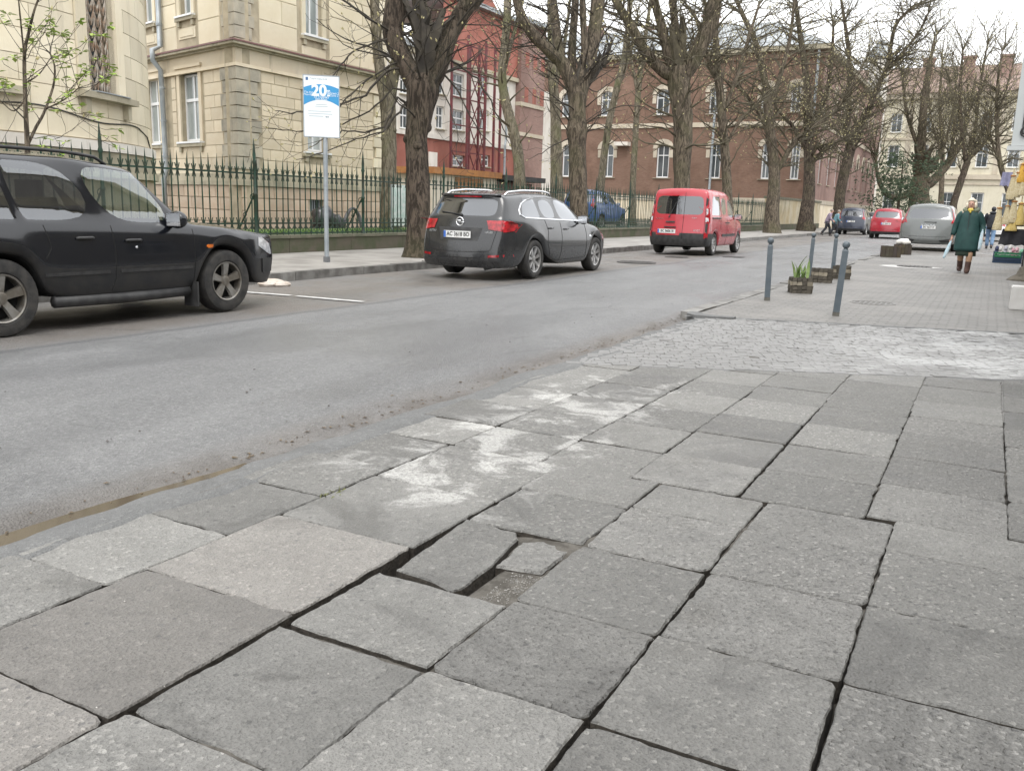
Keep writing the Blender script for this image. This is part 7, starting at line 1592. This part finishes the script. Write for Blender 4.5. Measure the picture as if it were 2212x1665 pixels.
def cloth(label, px, py0, py1, wpx, c):
    p = onY(px, py0, SY-.02); q = onY(px, py1, SY-.02); b = MB(); w = wpx*SY*.9/FPX; n = 9; m_ = 7; v = []
    for j in range(m_):
        for k in range(n): tt = j/(m_-1); x = (k/(n-1)-.5)*w*(1+.25*tt); v.append((x, .03*math.sin(k*1.6+j*.3)*(.4+tt), (q.z-p.z)*tt+.02*math.sin(k*2.1)*tt))
    b.add(v, [(j*n+k, j*n+k+1, (j+1)*n+k+1, (j+1)*n+k) for j in range(m_-1) for k in range(n-1)]); b.add([Vector(a)+Vector((0, .012, 0)) for a in v], [(j*n+k, (j+1)*n+k, (j+1)*n+k+1, j*n+k+1) for j in range(m_-1) for k in range(n-1)])
    o = b.build('hanging_cloth', mat('cloth_%d' % px, c, .8, tuple(v_*.7 for v_ in c), 9), smooth=True); o.location = (p.x, SY-.02, p.z); tag(o, label, 'cloth', 'cloths hung on the stall')
cloth('lilac cloth hanging above the brooms on the stall', 2178, 372, 402, 20, (.28, .28, .42)); cloth('pale blue cloth hanging between the two rows of brooms', 2186, 418, 446, 14, (.33, .42, .52)); cloth('dark cloth draped at the foot of the brooms', 2190, 495, 530, 40, (.025, .025, .03))
cr_ = G(2174, 568); cy_ = cr_.y; ct = thing('slipper_crate', 'blue and green plastic crate full of slippers on the pavement', 'crate', (cr_.x, cy_, 0)); M['crate_blue'] = mat('blue_crate_plastic', (.02, .045, .09), .5); M['crate_green'] = mat('green_crate_plastic', (.02, .16, .07), .5)
for k in range(4): b = MB(); z = .03+k*.085; mm = M['crate_blue'] if k < 2 else M['crate_green']; [b.bar(a_, c_, .02, .06) for a_, c_ in (((-.36, -.24, z), (.36, -.24, z)), ((-.36, .24, z), (.36, .24, z)), ((-.36, -.24, z), (-.36, .24, z)), ((.36, -.24, z), (.36, .24, z)))]; b.build('crate_slat_ring', mm, ct)
for x, y in ((-.36, -.24), (.36, -.24), (-.36, .24), (.36, .24)): MB().box((x, y, .16), (.03, .03, .33)).build('corner_post', M['crate_blue'], ct)
b = MB(); b.box((0, 0, .1), (.68, .44, .14)); b.build('crate_base', M['crate_blue'], ct)
for k, (x, z, c, nm, cn) in enumerate(((-.30, .42, (.05, .06, .12), 'navy', 'far left of'), (-.20, .40, (.62, .60, .58), 'white', 'at the left in'), (-.07, .43, (.40, .40, .46), 'grey', 'left of the middle in'), (.05, .46, (.7, .68, .66), 'tall white', 'in the middle of'), (.12, .38, (.62, .34, .40), 'pink', 'right of the middle in'), (.22, .40, (.64, .40, .44), 'pale pink', 'at the right in'), (.34, .36, (.25, .52, .36), 'mint green', 'at the right end of'))):
    b = MB(); Mr = Matrix.Rotation(R(70), 3, 'X') @ Matrix.Rotation(R(random.Random(k).uniform(-15, 15)), 3, 'Y'); b.sphere((0, 0, 0), (.055, .14, .022), 12, 8, Mr); b.sphere(Mr @ Vector((0, .06, .03)), (.05, .07, .035), 10, 7, Mr); o = b.build('slipper', mat('slipper_%d' % k, c, .8, tuple(v_*.8 for v_ in c), 20), smooth=True); o.location = (cr_.x+x, cy_-.10, z-.06); tag(o, '%s slipper standing %s the plastic crate' % (nm, cn), 'slipper', 'slippers in the crate')
# ------------------------------------------------------------------ people
def skin(name, V, Ed, m, parent, sub=2, root=0):
    me = bpy.data.meshes.new(name); me.from_pydata([v[:3] for v in V], Ed, []); ob = bpy.data.objects.new(name, me); col.objects.link(ob)
    ob.modifiers.new('s', 'SKIN'); md = ob.modifiers.new('u', 'SUBSURF'); md.levels = sub; md.render_levels = sub
    sv = me.skin_vertices[0].data
    for i, v in enumerate(V): r_ = v[3] if len(v) > 3 else .05; sv[i].radius = r_ if isinstance(r_, tuple) else (r_, r_); sv[i].use_root = (i == root)
    dg = bpy.context.evaluated_depsgraph_get(); m2 = bpy.data.meshes.new_from_object(ob.evaluated_get(dg)); bpy.data.objects.remove(ob)
    m2.materials.clear(); m2.materials.append(m); m2.shade_smooth(); m2.name = name; return link(name, m2, parent)
def rings(b, R_, n=18):
    """R_: (z, rx, ry, cx, cy) from bottom to top"""
    v = []
    for z, rx, ry, cx, cy in R_:
        for k in range(n): a = 2*math.pi*k/n; v.append((cx+rx*math.cos(a), cy+ry*math.sin(a), z))
    m_ = len(R_); b.add(v, [(i*n+k, i*n+(k+1) % n, (i+1)*n+(k+1) % n, (i+1)*n+k) for i in range(m_-1) for k in range(n)]+[tuple(range(n-1, -1, -1)), tuple((m_-1)*n+k for k in range(n))])
M['skin'] = mat('skin', (.46, .27, .20), .6, (.52, .31, .24), 8)
def person(label, loc, rz, H, J, skin_m=None):
    s = H/1.66; t = thing('person', label, 'person', loc, rz); t.scale = (s, s, s); V = []; E_ = []; ix = {}
    def a(k, p, r_, par=None):
        ix[k] = len(V); V.append((*p, r_))
        if par is not None: E_.append((ix[par], ix[k]))
    a('pel', J['pel'], (.13, .10)); a('bel', [(x+y)/2 for x, y in zip(J['pel'], J['che'])], (.125, .10), 'pel'); a('che', J['che'], (.145, .10), 'bel'); a('nk', J['nk'], .052, 'che')
    hd = Vector(J['hd']); a('jaw', hd+Vector((0, -.012, -.055)), (.055, .06), 'nk'); a('hd', hd, (.074, .088), 'jaw'); a('top', hd+Vector((0, .01, .075)), (.055, .065), 'hd')
    for sd in ('l', 'r'):
        a('sh'+sd, J['sh'+sd], .055, 'che'); a('el'+sd, J['el'+sd], .042, 'sh'+sd); a('wr'+sd, J['wr'+sd], .027, 'el'+sd)
        w = Vector(J['wr'+sd]); d = (w-Vector(J['el'+sd])).normalized(); xo = Vector((0, 1, 0)).cross(d).normalized(); a('pa'+sd, w+d*.055, (.032, .02), 'wr'+sd)
        for f in range(4): q = w+d*.095+xo*(.027*(f-1.5)/1.5); a('f%d%s' % (f, sd), q, .0085, 'pa'+sd); a('g%d%s' % (f, sd), q+d*(.035+.006*(1.5-abs(f-1.5)))+Vector((0, -.012, 0)), .007, 'f%d%s' % (f, sd))
        a('th'+sd, w+d*.05-Vector((0, .035, 0)), .009, 'pa'+sd); a('ti'+sd, w+d*.085-Vector((0, .045, 0)), .008, 'th'+sd)
        a('hi'+sd, J['hi'+sd], .085, 'pel'); a('kn'+sd, J['kn'+sd], .055, 'hi'+sd); k_ = [(x*.45+y*.55) for x, y in zip(J['kn'+sd], J['an'+sd])]; a('ca'+sd, k_, .052, 'kn'+sd); a('an'+sd, J['an'+sd], .034, 'ca'+sd); a('to'+sd, J['to'+sd], (.035, .025), 'an'+sd)
    t['_'] = 0; del t['_']
    body = skin('body', V, E_, skin_m or M['skin'], t)
    return t, body
def limb(name, pts, m, parent, jit=.06, n=12, seed=1):
    b = MB(); q = [Vector(p[:3]) for p in pts]; P = []; Rr = []
    for i in range(len(q)-1):
        for j in range(3): tt = j/3; P.append(q[i].lerp(q[i+1], tt)); Rr.append(pts[i][3]+(pts[i+1][3]-pts[i][3])*tt)
    P.append(q[-1]); Rr.append(pts[-1][3]); b.tube(P, Rr, n, True, jit, seed); return b.build(name, m, parent, smooth=True)
def face(t, hd, m_eye, lips=True):
    hd = Vector(hd)
    for sx in (-1, 1): MB().sphere(hd+Vector((sx*.030, -.080, .008)), (.011, .008, .006), 8, 6).build('eye', M['black'], t); b = MB(); b.bar(hd+Vector((sx*.016, -.087, .026)), hd+Vector((sx*.046, -.080, .027)), .006, .005); b.build('eyebrow', m_eye, t); MB().sphere(hd+Vector((sx*.074, .005, -.005)), (.012, .02, .03), 8, 6).build('ear', M['skin'], t)
    b = MB(); b.sphere(hd+Vector((0, -.095, -.014)), (.014, .018, .024), 8, 6); b.build('nose', M['skin'], t, smooth=True); MB().sphere(hd+Vector((0, -.082, -.048)), (.024, .008, .006), 10, 6).build('mouth', mat('lips', (.32, .12, .10), .5), t)
# walking woman in the green coat
COAT = mat('dark_green_quilted_coat', (.008, .042, .04), .65, (.013, .058, .053), 7, .5, 22)
J = dict(pel=(0, 0, .90), che=(0, 0, 1.20), nk=(0, -.01, 1.37), hd=(0, -.03, 1.53), shl=(.18, 0, 1.32), ell=(.27, .05, 1.07), wrl=(.30, -.05, .86), shr=(-.18, 0, 1.32), elr=(-.27, .02, 1.06), wrr=(-.31, -.02, .80),
         hil=(.09, 0, .84), knl=(.10, -.09, .47), anl=(.085, -.10, .09), tol=(.09, -.23, .03), hir=(-.09, 0, .84), knr=(-.10, .02, .48), anr=(-.105, .16, .12), tor=(-.11, .06, .04))
wp = G(2080, 590); t, body = person('woman in a dark green quilted coat and yellow scarf walking towards the camera', (wp.x, wp.y, .005), R(-6), 1.70, J)
b = MB(); rings(b, [(.50, .255, .19, 0, 0), (.56, .265, .20, 0, 0), (.75, .255, .185, 0, 0), (.95, .225, .16, 0, 0), (1.08, .215, .15, 0, 0), (1.22, .215, .14, 0, 0), (1.31, .195, .12, 0, 0), (1.37, .12, .09, 0, 0), (1.40, .085, .08, 0, -.005)], 26)
for p in b.v: a_ = math.atan2(p.y, p.x); k_ = .018*noise.noise(Vector((a_*2.2, p.z*5, 1)))+.006*math.sin(p.z*75); p.x += math.cos(a_)*k_; p.y += math.sin(a_)*k_
coat = b.build('coat', COAT, t, smooth=True)
for sd, sg in (('l', 1), ('r', -1)): limb('sleeve', [(*[x*.80 for x in J['sh'+sd][:2]], J['sh'+sd][2]+.0, .085), (*[x*1.1 for x in J['sh'+sd][:2]], J['sh'+sd][2]-.05, .078), (*J['el'+sd], .068), (*[J['el'+sd][i]*.12+J['wr'+sd][i]*.88 for i in range(3)], .05)], COAT, coat, .12, 14, 3+sg)
b = MB(); b.bar((0.0, -.165, .52), (0, -.155, 1.36), .010, .008); b.build('zip', M['plastic'], coat)
b = MB()
for k in range(20): a_ = math.pi*(k/19)*1.5-math.pi*.25; b.sphere((.13*math.cos(a_), .03+.095*math.sin(a_), 1.41+.03*math.sin(a_)), .045+.008*noise.noise(Vector((k, 0, 0))), 7, 5)
b.build('fur_collar', mat('grey_green_fur', (.13, .16, .11), .95, (.2, .22, .16), 40, 1, 60), coat, smooth=True)
b = MB(); b.sphere((0, -.07, 1.405), (.06, .05, .045), 12, 8); b.bar((.005, -.12, 1.38), (.005, -.125, 1.33), .05, .03); b.build('scarf', mat('yellow_scarf', (.62, .48, .08), .8, (.68, .56, .16), 12), t, smooth=True)
b = MB(); b.sphere((0, .008, 1.555), (.105, .112, .11), 18, 12)
b.v = [p+(p-Vector((0, 0, 1.55))).normalized()*.02*noise.noise(p*22) for p in b.v]
for p in b.v:
    if p.y < -.045 and p.z < 1.60: p.y = -.045+(.0 if abs(p.x) > .06 else .02)
for sx in (-1, 1): b.sphere((sx*.085, -.01, 1.50), (.035, .06, .075), 10, 8)
b.build('hair', mat('white_blond_hair', (.62, .55, .42), .7, (.72, .67, .56), 30, .8, 40), t, smooth=True); face(t, J['hd'], mat('brow', (.25, .18, .12), .8))
b = MB(); rings(b, [(.385, .215, .165, 0, 0), (.45, .21, .165, 0, 0), (.60, .20, .16, 0, 0)], 22); b.build('skirt', mat('dark_green_skirt', (.015, .03, .02), .85, (.025, .04, .028), 9), t, smooth=True)
ST = mat('tan_stockings', (.34, .21, .13), .6); BT = mat('brown_boot', (.055, .028, .022), .45, (.075, .04, .03), 9)
for sd in 'lr':
    kn, an, to = Vector(J['kn'+sd]), Vector(J['an'+sd]), Vector(J['to'+sd]); limb('stocking', [(*kn, .068), (*kn.lerp(an, .4), .066), (*kn.lerp(an, .75), .05)], ST, t, .02)
    b = MB(); d = (to-an); P = [kn.lerp(an, .55), kn.lerp(an, .8), an+Vector((0, .0, .0)), an+Vector((0, d.y*.35, -.035)), an+Vector((0, d.y*.8, -.045)), an+Vector((0, d.y*1.25, -.05))]; b.tube(P, [.064, .06, .062, .058, .05, .03], 12); b.box(an+Vector((0, .03, -.075)), (.06, .06, .05)); b.build('boot', BT, t, smooth=True, sharp=50)
BG = mat('white_blue_bag', (.58, .66, .70), .45, (.42, .58, .66), 14, .4, 16)
def held(label, hand, lean, L, w):
    Mw = t.matrix_basis; h = Mw @ Vector(hand); o = thing('shopping_bag', label, 'bag', h); b = MB(); b.lathe([(.012, .0), (w*.35, -.05), (w*.5, -.14), (w*.52, -L*.6), (w*.44, -L*.9), (w*.2, -L)], 14, sy=.7)
    b.v = [Matrix.Rotation(lean, 3, 'Y') @ (p+Vector((1, 1, 0))*.02*noise.noise(p*12)) for p in b.v]; b.build('bag_body', BG, o, smooth=True); b = MB(); b.tube([(0, 0, .03), (.0, 0, -.02)], .016, 8); b.build('bag_neck', BG, o)
bpy.context.view_layer.update()
held('rolled white bag held low in the woman\'s right hand', Vector(J['wrr'])+Vector((-.01, -.03, -.10)), R(16), .42, .07); held('rolled white bag tucked at the woman\'s left side', Vector(J['wrl'])+Vector((.0, -.07, .10)), R(4), .44, .075)
# man walking away
J2 = dict(pel=(0, 0, .92), che=(0, 0, 1.22), nk=(0, -.03, 1.40), hd=(0, -.07, 1.54), shl=(.19, 0, 1.35), ell=(.25, -.06, 1.10), wrl=(.18, -.18, .98), shr=(-.19, 0, 1.35), elr=(-.26, -.04, 1.10), wrr=(-.2, -.17, .97), hil=(.09, 0, .88), knl=(.10, -.12, .49), anl=(.09, -.06, .09), tol=(.10, -.19, .03), hir=(-.09, 0, .88), knr=(-.10, .05, .49), anr=(-.10, .22, .13), tor=(-.10, .12, .04))
JK = mat('black_jacket', (.012, .013, .018), .7, (.02, .022, .028), 8, .3, 20)
def jacket(t, J, m, hem=.78, hood=True, lean=0):
    b = MB(); rings(b, [(hem, .185, .13, 0, 0), (hem+.1, .19, .135, 0, 0), (1.05, .19, .13, 0, 0), (1.22, .2, .13, 0, 0), (1.33, .19, .115, 0, 0), (1.40, .09, .08, 0, -.01)], 22)
    for p in b.v: a_ = math.atan2(p.y, p.x); k_ = .015*noise.noise(Vector((a_*2, p.z*6, 2))); p.x += math.cos(a_)*k_; p.y += math.sin(a_)*k_
    o = b.build('jacket', m, t, smooth=True)
    for sd in 'lr': limb('sleeve', [(J['sh'+sd][0]*.8, *J['sh'+sd][1:], .095), (J['sh'+sd][0]*1.08, J['sh'+sd][1], J['sh'+sd][2]-.05, .085), (*J['el'+sd], .066), (*J['wr'+sd], .045)], m, o, .1, 12)
    return o
def trousers(t, J, m):
    for sd in 'lr': k = limb('trouser_leg', [(*J['hi'+sd], .105), (*J['kn'+sd], .078), (*[J['kn'+sd][i]*.05+J['an'+sd][i]*.95 for i in range(3)], .062)], m, t, .1, 12)
def shoes(t, J, m):
    for sd in 'lr': an, to = Vector(J['an'+sd]), Vector(J['to'+sd]); b = MB(); b.tube([an+Vector((0, .05, -.05)), an+Vector((0, 0, -.03)), an.lerp(to, .6)+Vector((0, 0, .0)), to], [.04, .048, .042, .028], 10); b.build('shoe', m, t, smooth=True)
mp = G(2142, 528); t, _ = person('person in a black jacket and blue jeans walking away beyond the woman', (mp.x-.1, 44, -.01), R(175), 1.80, J2); jk = jacket(t, J2, JK); trousers(t, J2, mat('blue_jeans', (.10, .17, .28), .8, (.16, .25, .38), 9)); shoes(t, J2, M['plastic']); face(t, J2['hd'], M['black'])
b = MB(); b.sphere((0, -.05, 1.56), (.088, .1, .105), 14, 10); b.build('dark_cap', JK, t, smooth=True); b = MB(); b.sphere((0, .05, 1.42), (.13, .09, .06), 12, 8); b.build('hood', JK, jk, smooth=True)
# two bent pedestrians crossing in the distance
J3 = dict(pel=(0, .05, .88), che=(0, -.06, 1.16), nk=(0, -.12, 1.32), hd=(0, -.18, 1.43), shl=(.17, -.06, 1.26), ell=(.22, -.12, 1.02), wrl=(.15, -.28, .92), shr=(-.17, -.06, 1.26), elr=(-.23, -.06, 1.0), wrr=(-.2, -.22, .88), hil=(.09, .05, .84), knl=(.10, -.14, .49), anl=(.09, -.18, .09), tol=(.10, -.30, .03), hir=(-.09, .05, .84), knr=(-.10, .10, .47), anr=(-.10, .32, .16), tor=(-.10, .24, .06))
for lab, px, Y, rz, c, H in (('bent pedestrian in a lilac coat crossing in the distance', 1786, 57, R(108), (.24, .19, .25), 1.74), ('pedestrian in a teal jacket walking beside the lilac coat', 1802, 57.8, R(120), (.12, .24, .28), 1.70)):
    q = onY(px, 506, Y); t, _ = person(lab, (q.x, Y, -.03), rz, H, J3); m = mat('coat_%d' % px, c, .8, tuple(v_*.8 for v_ in c), 8, .3, 20); b = MB()
    rings(b, [(.72, .19, .15, 0, .05), (.88, .185, .145, 0, .03), (1.02, .185, .14, 0, -.01), (1.18, .19, .13, 0, -.06), (1.27, .17, .11, 0, -.09), (1.33, .08, .07, 0, -.12)], 20); o = b.build('coat', m, t, smooth=True)
    for sd in 'lr': limb('sleeve', [(J3['sh'+sd][0]*.8, *J3['sh'+sd][1:], .09), (*J3['el'+sd], .062), (*J3['wr'+sd], .042)], m, o, .1, 12)
    trousers(t, J3, JK); shoes(t, J3, M['plastic']); face(t, J3['hd'], M['black']); b = MB(); b.sphere((0, -.155, 1.465), (.085, .095, .085), 14, 10); b.build('hair', mat('hair_%d' % px, (.2, .16, .13), .8, (.3, .26, .22), 20), t, smooth=True)
